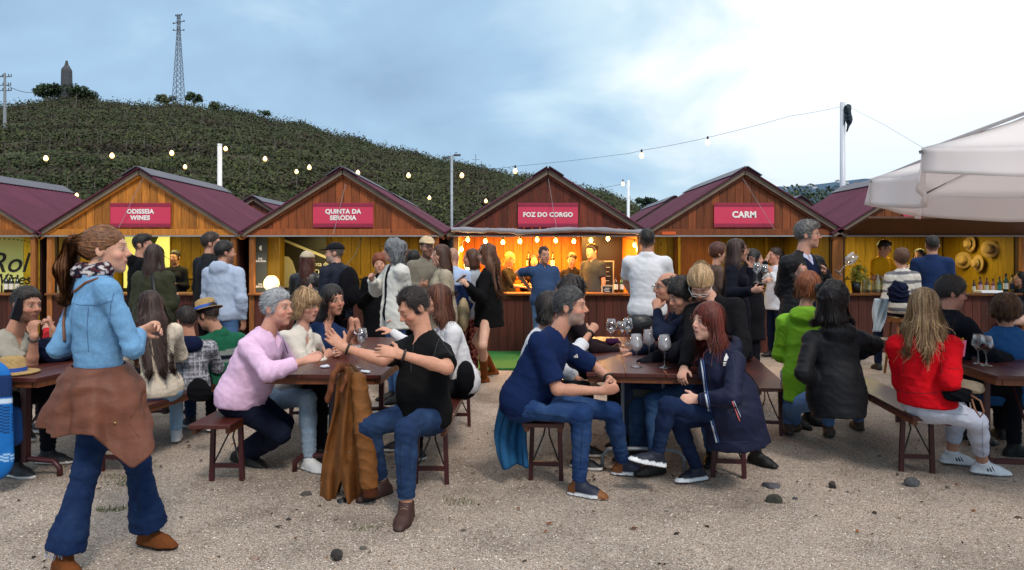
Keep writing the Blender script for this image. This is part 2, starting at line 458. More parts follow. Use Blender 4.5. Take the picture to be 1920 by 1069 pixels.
def add_hand(Fd, J, sd_, fine=True):
    k = J['k'] * (.94 if J['sex'] == 'm' else .86); W = J['w' + sd_]; d = nrm(J['w' + sd_] - J['e' + sd_]); o = J['hd' + sd_]
    if 'd' in o: d = nrm(o['d'])
    ctr = J['pel'] * .35 + J['neck'] * .65
    n = np.array(o['n'], float) if 'n' in o else (nrm(ctr - W) * .8 - UP * .6 * abs(d[1] + d[0]))
    n = nrm(n - d * (n @ d)); t = np.cross(d, n) * (1 if sd_ == 'R' else -1)
    c1, c2 = math.radians(o.get('c1', 30)), math.radians(o.get('c2', 40))
    Fd.cone(W + d * .012 * k, W + d * .078 * k, .033 * k, .041 * k, .02, flat=n, q=2.3)
    for i, L in enumerate((.072, .080, .075, .058)):
        b = W + d * (.080 - .004 * (i == 3)) * k + t * (.029 - .0195 * i) * k
        sp = t * (.10 - .07 * i) * o.get('spread', 1.0)
        ci = c1 * (1 + .12 * i)
        f1 = nrm(d * math.cos(ci) + n * math.sin(ci) + sp); f2 = nrm(d * math.cos(ci + c2) + n * math.sin(ci + c2) + sp)
        m = b + f1 * L * .52 * k; e = m + f2 * L * .5 * k
        Fd.cone(b, m, .0098 * k, .0088 * k, .005); Fd.cone(m, e, .0088 * k, .0068 * k, .004)
    b = W + d * .022 * k + t * .026 * k + n * .006; ta = o.get('thumb', .75)
    m = b + nrm(d * .65 + t * ta + n * .25) * .040 * k; e = m + nrm(d * .85 + t * ta * .5 + n * .25) * .034 * k
    Fd.cone(b, m, .0135 * k, .0115 * k, .012); Fd.cone(m, e, .0112 * k, .0085 * k, .005)

def torso(Fd, J, o, sp):
    k = J['k']; pl, nk, u, r, f, rp, fp = (J[q] for q in ('pel', 'neck', 'u', 'r', 'f', 'rp', 'fp'))
    m = J['sex'] == 'm'; b = sp.get('build', 1.0)
    ax = nk - pl; R = np.array([r, f, u]).T; Rp = np.array([rp, fp, nrm(np.cross(rp, fp))]).T
    C = pl + ax * .66; Wt = pl + ax * .30
    ch = np.array([.158 if m else .132, .110 if m else .100, .19]) * k * b + o
    wt = np.array([.140 if m else .115, .105 if m else .092, .15]) * k * b + o
    pe = np.array([.160 if m else .165, .112 if m else .115, .125]) * k * b + o
    Fd.ell(C, ch, R, .05); Fd.ell(Wt, wt, R, .07); Fd.ell(pl + UP * .01, pe, Rp, .06)
    if sp.get('belly'): Fd.ell(pl + ax * .33 + f * .05, np.array([.13, .11, .14]) * k * sp['belly'] + o, R, .05)
    if not m and sp.get('bust', 1):
        for sg in (-1, 1): Fd.ell(C + u * .005 + r * sg * .066 * k + f * .078 * k * b, np.array([.056, .048, .06]) * k + o * .7, R, .04)
    for q in 'RL':
        S = J['s' + q]; Fd.cone(nk - u * .015, S - r * (.02 if q == 'R' else -.02) * k, .050 * k + o * .8, (.046 if m else .040) * k + o * .8, .03)
        Fd.cone(C + u * .03, S - u * .02, .09 * k, .040 * k + o * .8, .03)
    Fd.cone(nk + u * .045, nk - u * .04, (.050 if m else .042) * k + o * .3, .088 * k + o * .5, .03)

def limbs(Fd, J, o0, o1, part, frac=1.0, sp={}, cut=True, cuff=0, k_=.025):
    """arms to frac (1 = elbow, 2 = wrist); legs to frac (1 = knee, 2 = ankle)"""
    k = J['k']; m = 1.0 if J['sex'] == 'm' else .86; b = sp.get('build', 1.0) ** .5
    for q in 'RL':
        if part == 'arm':
            A, B, Cc = J['s' + q], J['e' + q], J['w' + q]; r0, r1, r2 = .047 * k * m * b, .038 * k * m * b, .025 * k * m
            rc = .036 * k * m * b
        else:
            A, B, Cc = J['h' + q], J['k' + q], J['a' + q]; m2 = 1.0
            r0, r1, r2 = .081 * k * m2 * b, .053 * k * m2 * b, .036 * k; rc = .051 * k * b
        oa = lambda t: o0 + (o1 - o0) * t / 2
        f1 = min(1, frac); e = A + (B - A) * f1
        if part == 'leg': Fd.cone(A, e, r0 + oa(0), r0 + (r1 - r0) * f1 + oa(f1) + (cuff if frac <= 1 else 0), .05, cutb=(cut and frac < 1))
        else: Fd.cone(A, e, r0 + oa(0), r0 + (r1 - r0) * f1 + oa(f1) + (cuff if frac <= 1 else 0), k_, cutb=(cut and frac < 1))
        if frac > 1:
            f2 = min(1, frac - 1); mid = B + (Cc - B) * min(.32, f2)
            Fd.cone(B, mid, r1 + oa(1), rc + oa(1.3), k_)
            if f2 > .32:
                e = B + (Cc - B) * f2; rr = rc + (r2 - rc) * (f2 - .32) / .68
                Fd.cone(mid, e, rc + oa(1.3), rr + oa(frac) + cuff, k_, cutb=cut)

def head_field(Fd, J, sp, full=True):
    H = J['H']; c = J['head']; k = J['k'] * sp.get('hs', 1.03); m = J['sex'] == 'm'
    T = lambda x, y, z: c + H @ (np.array([x, y, z]) * k)
    E = lambda x, y, z, a, b, d, kk=.02, op='add', R=None: Fd.ell(T(x, y, z), np.array([a, b, d]) * k, H if R is None else H @ R, kk, op)
    Cn = lambda a, b, ra, rb, kk=.01, **w: Fd.cone(T(*a), T(*b), ra * k, rb * k, kk, **w)
    jw = 1.0 if m else .90
    E(0, -.012, .030, .073, .094, .086)                       # cranium
    E(0, .030, -.028, .057 * jw, .060, .078, .03)             # face
    E(0, .028, -.066, .050 * jw, .055, .040, .03)             # jaw
    E(0, .068, -.098, .022 * jw, .017, .016, .02)             # chin
    Cn((-.033, .076, .030), (.033, .076, .030), .013 if m else .009, .013 if m else .009, .015)   # brow
    for sg in (-1, 1):
        E(sg * .040, .058, -.028, .020, .022, .020, .02)      # cheekbone
        E(sg * .030, .094, .010, .015, .012, .0105, .010, 'sub')
        E(sg * .030, .077, .007, .0135, .0115, .0115, .004)   # eyeball
        if sp.get('ears', 1):
            a = math.radians(15 * sg); Rz = np.array([[math.cos(a), -math.sin(a), 0], [math.sin(a), math.cos(a), 0], [0, 0, 1]])
            E(sg * .074, -.012, -.004, .008, .019, .031, .010, 'add', Rz); E(sg * .084, -.006, -.002, .005, .010, .017, .006, 'sub', Rz)
    Cn((0, .084, .016), (0, .106, -.020), .0075, .0115 if m else .0095, .010)                     # nose
    E(0, .094, -.026, .0165 if m else .0135, .011, .008, .008)
    E(0, .083, -.054, .022, .0115, .0055, .006); E(0, .082, -.064, .019, .0115, .006, .005)       # lips
    E(0, .096, -.0590, .020, .006, .0014, .003, 'sub')
    nr = .052 if m else .043
    Cn((0, -.018, -.045), tuple((H.T @ (J['neck'] - c)) / k), nr, (nr + .008), .025)

def skin_paint(J, sp, V, N):
    H = J['H']; c = J['head']; k = J['k'] * sp.get('hs', 1.03); q = ((V - c) @ H) / k
    x, y, z = np.abs(q[:, 0]), q[:, 1], q[:, 2]; base = np.array(lin(sp.get('skin', 'c78c6e'))) * .80 + np.array(lin('d8b4a4')) * .17
    col = np.tile(base, (len(V), 1))
    col *= (1 + .10 * snoise(V, 18, 5))[:, None]
    red = np.exp(-(((x - .040) / .018) ** 2 + ((z + .030) / .018) ** 2)) * (y > .03) + np.exp(-((x / .012) ** 2 + ((z + .022) / .014) ** 2)) * (y > .09)
    col = col * (1 - .22 * red[:, None] * np.array([-.2, .9, .9]))
    def blend(mk, cc, a=1.0):
        nonlocal col; w = np.clip(mk, 0, 1)[:, None] * a; col = col * (1 - w) + np.array(lin(cc)) * w
    near = (q ** 2).sum(1) < .03
    hairc = sp.get('browc', '2a1d16')
    bd = sp.get('beard')
    if bd:
        g = (y > -.005) & near
        m = (np.clip((-z - .028) / .012, 0, 1) * (1 - np.exp(-((x / .016) ** 2 + ((z + .059) / .0065) ** 2))))
        m = np.where((y > .02) | (x > .04), m, m * .8) * g * (z > -.125)
        m *= (.75 + .35 * snoise(V, 160, 3)); blend(m, bd[0], bd[1])
    blend(np.exp(-((x / .021) ** 4 + ((z + .059) / .0085) ** 4)) * (y > .07) * near, sp.get('lip', 'a3564c'), .75)
    blend((np.abs(z + .0592) < .0022) * (x < .019) * (y > .07) * near, '4a2018', .8)
    zb = .030 + .004 * np.sin((x - .012) * 60)
    blend(np.exp(-(((x - .030) / .017) ** 4 + ((z - zb) / .0045) ** 4)) * (y > .05) * near, hairc, .85)
    ey = np.exp(-(((x - .030) / .0135) ** 4 + ((z - .007) / .0060) ** 4)) * (y > .065) * near
    if sp.get('eyes', 'open') == 'open':
        blend(ey, 'b8aca4', .85); blend(np.exp(-(((x - .030) / .0068) ** 4 + ((z - .0075) / .0060) ** 4)) * (y > .065) * near, '20140e')
        blend((np.exp(-(((x - .030) / .015) ** 4 + ((z - .0135) / .0022) ** 4))) * (y > .06) * near, '2a1812', .8)
    else:
        blend(np.exp(-(((x - .030) / .014) ** 4 + ((z - .003) / .0022) ** 4)) * (y > .06) * near, '2a1812', .7)
    hr = sp.get('hair')
    if hr and hr['st'] in ('short', 'bald'):
        hl = -.075 + (y + .09) * .78 - .016 + .010 * snoise(V, 70, 6); w = np.clip((z - hl) / .014, 0, 1) * (y < .052) * near * (x > .02 - (y < 0)) * (1 - ((x > .071) & (y > -.035) & (y < .016) & (z < .032)))
        if hr['st'] == 'bald': w = w * (z < .06)
        blend(w * (.8 + .25 * snoise(V, 200, 8)), hr['c'], .88)
    if sp.get('stub'): # shaved scalp shadow
        blend(near * (z > .035 + .35 * (y + .02)) * (y < .075), sp['stub'], .55)
    return col

# ---- hair
def hair_field(J, sp, h):
    hr = sp['hair']; st = hr['st']; H = J['H']; c = J['head']; k = J['k'] * sp.get('hs', 1.03); L = hr.get('len', .3)
    pad = .20 if st not in ('long', 'pony') else .2 + L
    Fd = Field(c - np.array([.24, .24, pad + .08]) * k, c + np.array([.24, .24, .18]) * k, h, .04)
    T = lambda x, y, z: c + H @ (np.array([x, y, z]) * k)
    E = lambda x, y, z, a, b, d, kk=.02, op='add': Fd.ell(T(x, y, z), np.array([a, b, d]) * k, H, kk, op)
    v = hr.get('vol', 0)
    E(0, -.016, .036, .080 + v, .098 + v, .089 + v)
    if st == 'short':
        Fd.D[:] = Fd.M; E(0, -.016, .036, .0755 + v, .0955 + v, .0885 + v); E(0, -.004, .058, .068 + v, .086 + v, .075 + v, .03)
        Fd.plane(T(0, -.090, -.062), H @ np.array([0, .60, -.80]), .028) if not hr.get('full') else Fd.plane(T(0, -.095, -.085), H @ np.array([0, .55, -.83]), .02)
        for sg in (-1, 1): E(sg * .0665, .018, .004, .009, .013, .030, .014)
        E(0, .098, -.004, .062, .045, .060, .012, 'sub')
        if hr.get('quiff'): E(0, .050, .098, .055, .045, .028, .03)
        if hr.get('recede'):
            for sg in (-1, 1): E(sg * .045, .085, .075, .028, .05, .04, .015, 'sub')
    elif st == 'bald':
        Fd.plane(T(0, -.090, -.070), H @ np.array([0, .45, -.89]), .01); E(0, .098, -.004, .075, .075, .060, .012, 'sub'); E(0, .03, .13, .072, .12, .075, .02, 'sub')
    else:
        # face opening
        fw = hr.get('face', .052)
        back = -nrm(H @ np.array([0, 1., 0]) * np.array([1, 1, 0])); sde = H[:, 0]
        if st == 'pony' or st == 'bun':
            Fd.plane(T(0, -.085, -.075), H @ np.array([0, .60, -.80]), .01)
            E(0, .092, -.010, .060, .050, .066, .012, 'sub')
            if st == 'pony':
                hz = hr.get('tie', .03)
                a = T(0, -.100, hz); b = a + back * .045 * k + UP * .005; e = b + (back * .25 + np.array(hr.get('sway', (0, 0, 0)), float) - UP) * L * .5; g = e + (-UP + back * -.02) * L * .5
                Fd.cone(a, b, .024 * k, .034 * k, .02); Fd.cone(b, e, .034 * k, .042 * k, .02); Fd.cone(e, g, .042 * k, .010 * k, .02)
            else: E(0, -.105, hr.get('tie', .05), .040, .036, .038, .01)
        elif st == 'bob' or st == 'curly':
            w = hr.get('w', .078)
            for sg in (-1, 1):
                a = T(sg * .060, -.020, .01); e = T(sg * (w - .012), -.018, -.01) - UP * L * k
                Fd.cone(a, e, .034 * k, .030 * k, .03, cutb=True)
            e = T(0, -.065, -.01) - UP * L * k
            Fd.cone(T(0, -.060, .01), e, .060 * k, .052 * k, .03, flat=H[:, 1], q=1.3, cutb=True)
        else:  # long
            w = hr.get('w', .070); fr = hr.get('front', 0)
            bk = back * hr.get('out', .02); up_ = UP
            for sg in (-1, 1):
                a = T(sg * .058, -.015, .0); m = T(sg * w, -.03 + fr * .04, -.13); e = m + bk + (-up_ + back * (.12 - fr * .30)) * (L - .1) * k
                Fd.cone(a, m, .036 * k, .036 * k, .03); Fd.cone(m, e, .036 * k, .020 * k, .03)
            m = T(0, -.085, -.12); e = m + bk + (-up_ + back * .08) * (L - .1) * k
            Fd.cone(T(0, -.060, .0), m, .060 * k, .060 * k, .03, flat=H[:, 1], q=1.25); Fd.cone(m, e, .060 * k, .034 * k, .03, flat=H[:, 1], q=1.4)
        if st not in ('pony', 'bun'):
            E(0, .095, -.020, fw + .006, .062, .082, .012, 'sub')
            Fd.cone(T(0, .08, -.06), T(0, .06, -.16), fw * k, (fw + .01) * k, .015, op='sub')
            if hr.get('fringe'): E(0, .070, .048, .058, .030, .030, .015)
    return Fd

def build_hair(root, org, J, sp, h, near):
    hr = sp['hair']; Fd = hair_field(J, sp, h); V, Q = Fd.nets()
    if len(V) == 0: return
    N = Fd.grad(V); base = np.array(lin(hr['c'])); c2 = np.array(lin(hr.get('c2', hr['c']))) if 'c2' in hr else base * 1.6
    wav = hr.get('wave', 0)
    V = V + N * (snoise(V * np.array([1, 1, .25]), 90, 2) * (.0030 + wav * .006) + snoise(V, 28, 8) * (.003 + .012 * wav))[:, None]
    st = np.clip(.5 + .5 * snoise(V * np.array([1, 1, .15]), 120, 4), 0, 1)[:, None]
    col = base * (1 - .55 * st) + c2 * .55 * st
    VV = [V]; CC = [col]; loops = [Q.ravel()]; sizes = [np.full(len(Q), 4)]; off = len(V)
    ns = int(hr.get('n', 320 if near else 110) * (1.6 if near else 1.1)); seg = 7 if near else 4
    Ls = hr.get('sl', {'short': .035, 'bald': .02}.get(hr['st'], min(.30, hr.get('len', .3) + .08)))
    c = J['head']; H = J['H']; k = J['k']
    if ns:
        pid = rng.integers(0, len(V), ns); p = V[pid].copy(); step = Ls / seg; pts = [p.copy()]
        crown = c + H @ np.array([0, -.02, .10]) * k; tie = c + H @ np.array([0, -.12, hr.get('tie', .03)]) * k
        ph = rng.uniform(0, 6.28, ns)
        for i in range(seg):
            n = Fd.grad(p)
            if hr['st'] in ('pony', 'bun'):
                tt = tie - p; dist = np.linalg.norm(tt, axis=1, keepdims=True); tp = (p - c) @ H; isb = (tp[:, 1] < -.12)[:, None]
                d = np.where(isb, -UP, tt / np.maximum(dist, .01))
            elif hr['st'] in ('short', 'bald'):
                d = (H @ np.array([.15, -.9 if not hr.get('quiff') else .5, -.35])) + (p - crown) * 5
            else: d = -UP * 1.0 + (p - crown) * np.array([4, 4, 0])
            d = d - n * (d * n).sum(1, keepdims=True); d = d / np.maximum(np.linalg.norm(d, axis=1, keepdims=True), 1e-6)
            p = p + d * step + n * (np.sin(ph + i * 1.4) * .004 * (1 + 3 * wav))[:, None]
            p = p - n * (Fd.sample(p) - .0015 - .0012 * i * (2 if i > seg - 3 else .4) * (rng.uniform(0, 1.6, ns) ** 2 + (7 if hr['st'] == 'long' else 1.8) * rng.uniform(0, 1, ns) ** 8) * (.65 if hr['st'] in ('short', 'bald', 'bun', 'pony') else 1))[:, None] * .8
            pts.append(p.copy())
        pts = np.array(pts)                     # seg+1, ns, 3
        rad = (.0025 if near else .0042) * (.7 if hr['st'] == 'short' else 1)
        t = np.gradient(pts, axis=0); t /= np.maximum(np.linalg.norm(t, axis=2, keepdims=True), 1e-9)
        nn = pts - (c + H @ np.array([0, -.02, 0])); nn = nn * np.array([1, 1, .4]); a = np.cross(t, nn); a /= np.maximum(np.linalg.norm(a, axis=2, keepdims=True), 1e-9)
        taper = np.linspace(1, .25, seg + 1)[:, None, None] * rad * 1.5
        R = np.stack([pts - a * taper, pts + a * taper], 2)
        Vs = R.reshape(-1, 3); idx = np.arange((seg + 1) * ns * 2).reshape(seg + 1, ns, 2)
        qs = np.stack([idx[:-1, :, 0], idx[:-1, :, 1], idx[1:, :, 1], idx[1:, :, 0]], -1).reshape(-1, 4) + off
        sv = rng.uniform(0, 1, ns)[None, :, None, None] * np.ones((seg + 1, 1, 2, 1)); cs = (base * (1 - .6 * sv) + c2 * .6 * sv) * (.6 + .8 * rng.uniform(0, 1, (1, ns, 1, 1)))
        VV.append(Vs); CC.append(cs.reshape(-1, 3)); loops.append(qs.ravel()); sizes.append(np.full(len(qs), 4))
    me = np_mesh('hair', np.concatenate(VV) - org, np.concatenate(loops), np.concatenate(CC), sizes=np.concatenate(sizes))
    link_obj('hair', me, root, mats=(vmat('hair', .5, .4, .3, 60, .6, 220),))

TRIS = 0
def emit(root, org, name, Fd, colfn, m, fold=0, seed=0, fdir=(.25, .2, 1), ff=26, fmask=None, label=None, cre=()):
    global TRIS
    V, Q = Fd.nets()
    if len(V) == 0: return None
    if fold:
        N = Fd.grad(V); fold = fold * .62; a = folds(V, seed, ff * 1.55, fdir) * .42 + folds(V, seed + 7, ff * 1.9, (fdir[2], fdir[0], fdir[1] + .4)) * .28 + folds(V, seed + 13, ff * .6, (fdir[1], fdir[2], fdir[0])) * .38
        w = 1 if fmask is None else fmask(V)
        V = V + N * ((a - .35) * fold * w)[:, None]
        for (c_, d_, R_, am) in cre:      # tight creases bunched at a bent joint or a hem
            q_ = V - c_; t_ = q_ @ d_; g_ = np.exp(-(q_ ** 2).sum(1) / (R_ * R_)); ph = t_ * 82 + 2.0 * snoise(V, 9, seed + 2)
            V = V + N * (((1 - np.abs(np.sin(ph))) ** 1.5 - .3) * am * g_)[:, None]
    TRIS += 2 * len(Q)
    col = colfn(V) if callable(colfn) else np.tile(np.array(lin(colfn)), (len(V), 1))
    me = np_mesh(name, V - org, Q, col)
    o = link_obj(name, me, root, mats=(m,))
    if label: o['label'] = label
    return o

CLOTH = lambda: vmat('cloth', wrinkle=7, rough=.9, spec=.10, var=.14, nscale=20, bump=.35, bscale=260, weave=160)
CMATS = dict(cloth=lambda: vmat('cloth', wrinkle=7, rough=.9, spec=.10, var=.12, nscale=20, bump=.35, bscale=260, weave=160),
             denim=lambda: vmat('denim', wrinkle=9, rough=.88, spec=.12, var=.20, nscale=55, bump=.4, bscale=320, weave=300),
             leather=lambda: vmat('leather', wrinkle=8, rough=.42, spec=.5, var=.22, nscale=11, bump=.45, bscale=90),
             shell=lambda: vmat('shell_fabric', wrinkle=8, rough=.66, spec=.22, var=.12, nscale=9, bump=.3, bscale=90),
             knit=lambda: vmat('knit', wrinkle=5, rough=.95, spec=.15, var=.2, nscale=30, bump=.8, bscale=170, weave=120),
             fleece=lambda: vmat('fleece', wrinkle=5, rough=.97, spec=.1, var=.12, nscale=24, bump=.6, bscale=220, weave=140),
             suede=lambda: vmat('suede', .95, .15, .3, 18, .4, 120),
             skin=lambda: vmat('skin', .50, .32, .14, 55, .35, 300, 0, 0, .10),
             shoe=lambda: vmat('shoe', .6, .4, .1, 30, .3, 120))

def person(label, J, sp, near=False, name='person', group=None):
    h = .0165 if near else .023; hc = .0125 if near else (.016 if 'hc' in sp else .0205); k = J['k']
    org = np.array([J['pel'][0], J['pel'][1], 0.0])
    top, bot = sp.get('top'), sp.get('bot')
    pts = [J[q] for q in ('pel', 'neck', 'head', 'sR', 'sL', 'eR', 'eL', 'wR', 'wL', 'hR', 'hL')]
    ap = pts + [J['wR'] + nrm(J['wR'] - J['eR']) * .15, J['wL'] + nrm(J['wL'] - J['eL']) * .15]
    barelegs = (bot is None) or bot.get('to', 2) < 1.98
    bp = ap + ([J[q] for q in ('kR', 'kL', 'aR', 'aL')] if barelegs else [])
    lo = np.min(bp, 0) - .15; hi = np.max(bp, 0) + .15; lo[2] = max(lo[2], .0)
    Fb = Field(lo, hi, h)
    torso(Fb, J, -.016, sp); limbs(Fb, J, -.004, 0, 'arm', 2, sp, cut=False, k_=.02)
    nr_ = (.050 if J['sex'] == 'm' else .041) * k; Fb.cone(J['neck'] - J['u'] * .02, J['neck'] + (J['head'] - J['neck']) * .55, nr_, nr_ * .95, .02)
    Fh = Field(np.minimum(J['head'], J['neck']) - .17, J['head'] + .17, sp.get('hh', .005 if near else .0112)); head_field(Fh, J, sp)
    HF = []
    for q in 'RL':
        W_ = J['w' + q]; d_ = nrm(J['hd' + q]['d']) if 'd' in J['hd' + q] else nrm(W_ - J['e' + q]); e_ = W_ + d_ * .10
        Fq = Field(np.minimum(W_, e_) - .095, np.maximum(W_, e_) + .095, .006 if near else .0128, .03); ad = nrm(W_ - J['e' + q]); Fq.cone(W_ - ad * .05, W_, .027 * k * (1 if J['sex'] == 'm' else .86), .024 * k * (1 if J['sex'] == 'm' else .86), .02)
        add_hand(Fq, J, q); HF.append(Fq)
    if barelegs: limbs(Fb, J, -.006, 0, 'leg', 2, sp, cut=False)
    V, Q = Fb.nets(); N = None
    for f_ in [Fh] + HF: V2, Q2 = f_.nets(); Q = np.concatenate([Q, Q2 + len(V)]); V = np.concatenate([V, V2])
    global TRIS; TRIS += 2 * len(Q)
    me = np_mesh(name, V - org, Q, skin_paint(J, sp, V, N))
    root = link_obj(name, me, None, tuple(org), (CMATS['skin'](),)); tag(root, label, 'person', group)
    pl, nk, u, r, f = J['pel'], J['neck'], J['u'], J['r'], J['f']
    # --- trousers
    if bot:
        lp = [J[q] for q in ('pel', 'hR', 'hL', 'kR', 'kL', 'aR', 'aL')]
        Ft = Field(np.min(lp, 0) - .2, np.max(lp, 0) + .22, hc)
        ob = bot.get('o', .006); sp2 = dict(sp)
        m_ = J['sex'] == 'm'; b = sp.get('build', 1)
        Rp = np.array([J['rp'], J['fp'], UP]).T
        Ft.ell(pl + UP * .0, np.array([.160 if m_ else .168, .115, .13]) * k * b + ob, Rp, .05)
        limbs(Ft, J, ob, bot.get('o1', .012), 'leg', bot.get('to', 1.97), sp2, cut=True, cuff=bot.get('flare', 0) * .6)
        if bot.get('flare'):
            for q in 'RL':
                A, K = J['a' + q], J['k' + q]; d = nrm(A - K)
                Ft.cone(K + (A - K) * .45, A - d * bot.get('up', -.02), .05 * k, (.045 + bot['flare']) * k, .03, cutb=True)
        if not bot.get('nowaist'): Ft.hem(pl + u * .06, u, pl + u * .12, .24)
        Ft.D = np.maximum(Ft.D, (.012 - Ft.ax[2])[None, None, :])
        cb = bot['c']; cuffc = bot.get('cuff')
        def cf(V):
            col = np.tile(np.array(lin(cb)), (len(V), 1)) if not callable(cb) else cb(V)
            if bot.get('m') == 'denim':
                tq = np.zeros(len(V))
                for q in 'RL':
                    for a, b_ in (('h', 'k'), ('k', 'a')):
                        A, B = J[a + q], J[b_ + q]; mid = A + (B - A) * .5
                        tq += np.exp(-((V - mid) ** 2).sum(1) / .03)
                w = np.clip(tq, 0, 1) * bot.get('fade', .35) * (.6 + .5 * snoise(V, 14, 3))
                col = col * (1 - w[:, None]) + np.array(lin('5c80ac')) * w[:, None]
            if cuffc:
                for q in 'RL':
                    A, K = J['a' + q], J['k' + q]; d = nrm(A - K); t = (V - A) @ d
                    col = np.where(((t > -.055) & (((V - A) ** 2).sum(1) < .02))[:, None], np.array(lin(cuffc)), col)
            return col
        emit(root, org, bot.get('name', 'trousers'), Ft, cf, CMATS[bot.get('m', 'cloth')](), bot.get('fold', .010), 31, (.2, .3, 1), 34, cre=[(J['k' + q], nrm(J['a' + q] - J['h' + q]), .10, .007) for q in 'RL'] + [(J['a' + q] + (J['k' + q] - J['a' + q]) * .2, nrm(J['k' + q] - J['a' + q]), .10, .008) for q in 'RL'] + [(J['h' + q] + J['fp'] * .08, nrm(J['k' + q] - J['h' + q]), .12, .007) for q in 'RL'])
    # --- tops (list: inner to outer)
    tops = top if isinstance(top, (list, tuple)) else ([top] if top else [])
    for ti, tp in enumerate(tops):
        o = tp.get('o', .012) * .78; sl = tp.get('sl', 1.97); hem = tp.get('hem', .04) + .035; lowp = [nk, pl, J['sR'], J['sL']]
        if sl > 0: lowp += [J['eR'], J['eL']]
        if sl > 1: lowp += [J['wR'], J['wL']]
        lo = np.min(lowp, 0) - .2; hi = np.max(lowp, 0) + .16
        if hem > .1: lo = np.minimum(lo, pl - np.array([.30, .30, hem + .05])); hi = np.maximum(hi, pl + np.array([.30, .30, 0]))
        if tp.get('lap'): lo = np.minimum(lo, np.minimum(J['kR'], J['kL']) - .15); hi = np.maximum(hi, np.maximum(J['kR'], J['kL']) + .15)
        Fc = Field(lo, hi, hc)
        torso(Fc, J, o, sp)
        Fc.ell(pl, np.array([.160 if J['sex'] == 'm' else .168, .115, .13]) * k * sp.get('build', 1) + max(o, .014) + .004, np.array([J['rp'], J['fp'], UP]).T, .04)
        if sl > 0: limbs(Fc, J, o + .002, tp.get('o1', o), 'arm', sl, sp, cut=True, cuff=tp.get('cuff', 0), k_=.035)
        fp = J['fp']
        if hem > .1:
            fl = tp.get('flare', .02); Rp = np.array([J['rp'], fp, UP]).T
            hb = tp.get('hb', 0)
            e = pl - UP * hem + fp * hb
            Fc.cone(pl + UP * .10, e, .150 * k * sp.get('build', 1) + o, .165 * k * sp.get('build', 1) + o + fl, .05, flat=fp, q=1.25 if not tp.get('sitcoat') else 1.0, cutb=True)
        if tp.get('lap'):
            for q in 'RL': Fc.cone(J['h' + q], J['h' + q] + (J['k' + q] - J['h' + q]) * tp['lap'], .095 * k + o, .085 * k + o, .04, cutb=True)
        if hem <= .1: Fc.hem(pl - UP * hem, -nrm(u * .5 + UP), pl - UP * (hem + .08), .27)
        if tp.get('collar'):
            cr = (.060 if J['sex'] == 'm' else .052) * k
            pass
        if tp.get('hood'):
            Fc.ell(nk - f * .085 * k + u * .005, np.array([.115, .060, .085]) * k, np.array([r, f, u]).T, .025)
            Fc.ell(nk - f * .055 * k + u * .07, np.array([.07, .045, .05]) * k, np.array([r, f, u]).T, .012, 'sub')
        if tp.get('scarf'):
            a0 = .085 * k; pp = [nk + u * .025 + (r * math.cos(t) + f * math.sin(t)) * a0 for t in np.linspace(0, 2 * math.pi, 9)]
            for i in range(8): Fc.cone(pp[i], pp[i + 1], .034, .034, .015)
        # neck opening
        nd = tp.get('v', .03)
        Fc.cone(nk + u * .02, J['head'] + (J['head'] - nk) * .1, (.056 if J['sex'] == 'm' else .048) * k, .07 * k, .01, op='sub')
        if nd: Fc.cone(nk + u * .08 + f * .055 * k, nk - u * nd + f * .10 * k, .045 * k, .012, .01, op='sub')
        if tp.get('collar'):
            for rz, rd, rt in ((.050, .000, .010), (.034, .008, .011), (.018, .017, .011)):
                pp = [nk + u * (rz - .030 * max(0, math.cos(t)) ** 2) * k + (r * math.sin(t) + f * math.cos(t) * 1.08) * (.058 if J['sex'] == 'm' else .050) * k * 1.02 + (r * math.sin(t) + f * math.cos(t)) * rd for t in np.linspace(math.radians(16), math.radians(344), 13)]
                for i in range(12): Fc.cone(pp[i], pp[i + 1], rt, rt, .008)
        if tp.get('open'):
            w = tp['open']; b0 = J['pel'] + f * .20 - UP * max(hem, .05); a0 = nk + f * .13
            md = (pl + (nk - pl) * .35) + f * .19
            Fc.cone(a0, md, w, w * 1.2, .01, op='sub', flat=f, q=.6); Fc.cone(md, b0, w * 1.2, w * 1.6, .01, op='sub', flat=f, q=.6)
        if tp.get('base') is not None: Fc.D = np.maximum(Fc.D, (tp['base'] - Fc.ax[2])[None, None, :])
        cc = tp['c']
        if tp.get('quilt'):
            # puffer channels
            V0 = None
        def cf2(V, tp=tp, cc=cc):
            col = cc(V, J) if callable(cc) else np.tile(np.array(lin(cc)), (len(V), 1))
            return col
        emit(root, org, tp.get('name', 'shirt'), Fc, cf2, CMATS[tp.get('m', 'cloth')](), tp.get('fold', .011), ti * 5 + 3 + int(abs(pl[0] * 10)), tp.get('fdir', (.35, .25, .8)), tp.get('ff', 24), cre=([(J['e' + q], nrm(J['w' + q] - J['s' + q]), .085, .008) for q in 'RL'] if sl > 1 else []) + [(J['s' + q] - u * .08, nrm(J['e' + q] - J['s' + q] + r * (.3 if q == 'R' else -.3)), .08, .006) for q in 'RL'] + [(pl + u * .10, u, .17, .007 if hem <= .1 else .003)])
    if sp.get('scarf'):
        sc_ = sp['scarf']; Fs = Field(nk - .22, nk + .22, .009)
        for jx, (a0, rz, rr) in enumerate(((.056, .050, .021), (.066, .024, .024))):
            pp = [nk + u * rz * k + (r * math.cos(t) + f * math.sin(t)) * (a0 + .012 * math.sin(3 * t + jx)) * k + u * .008 * math.sin(2 * t) for t in np.linspace(0, 2 * math.pi, 11)]
            for i in range(10): Fs.cone(pp[i], pp[i + 1], rr, rr, .012)
        emit(root, org, 'scarf', Fs, (lambda V: sc_(V, J)) if callable(sc_) else sc_, CMATS['cloth'](), .008, 5, (1, .3, .2), 60)
    # --- shoes
    shs = sp.get('shoe')
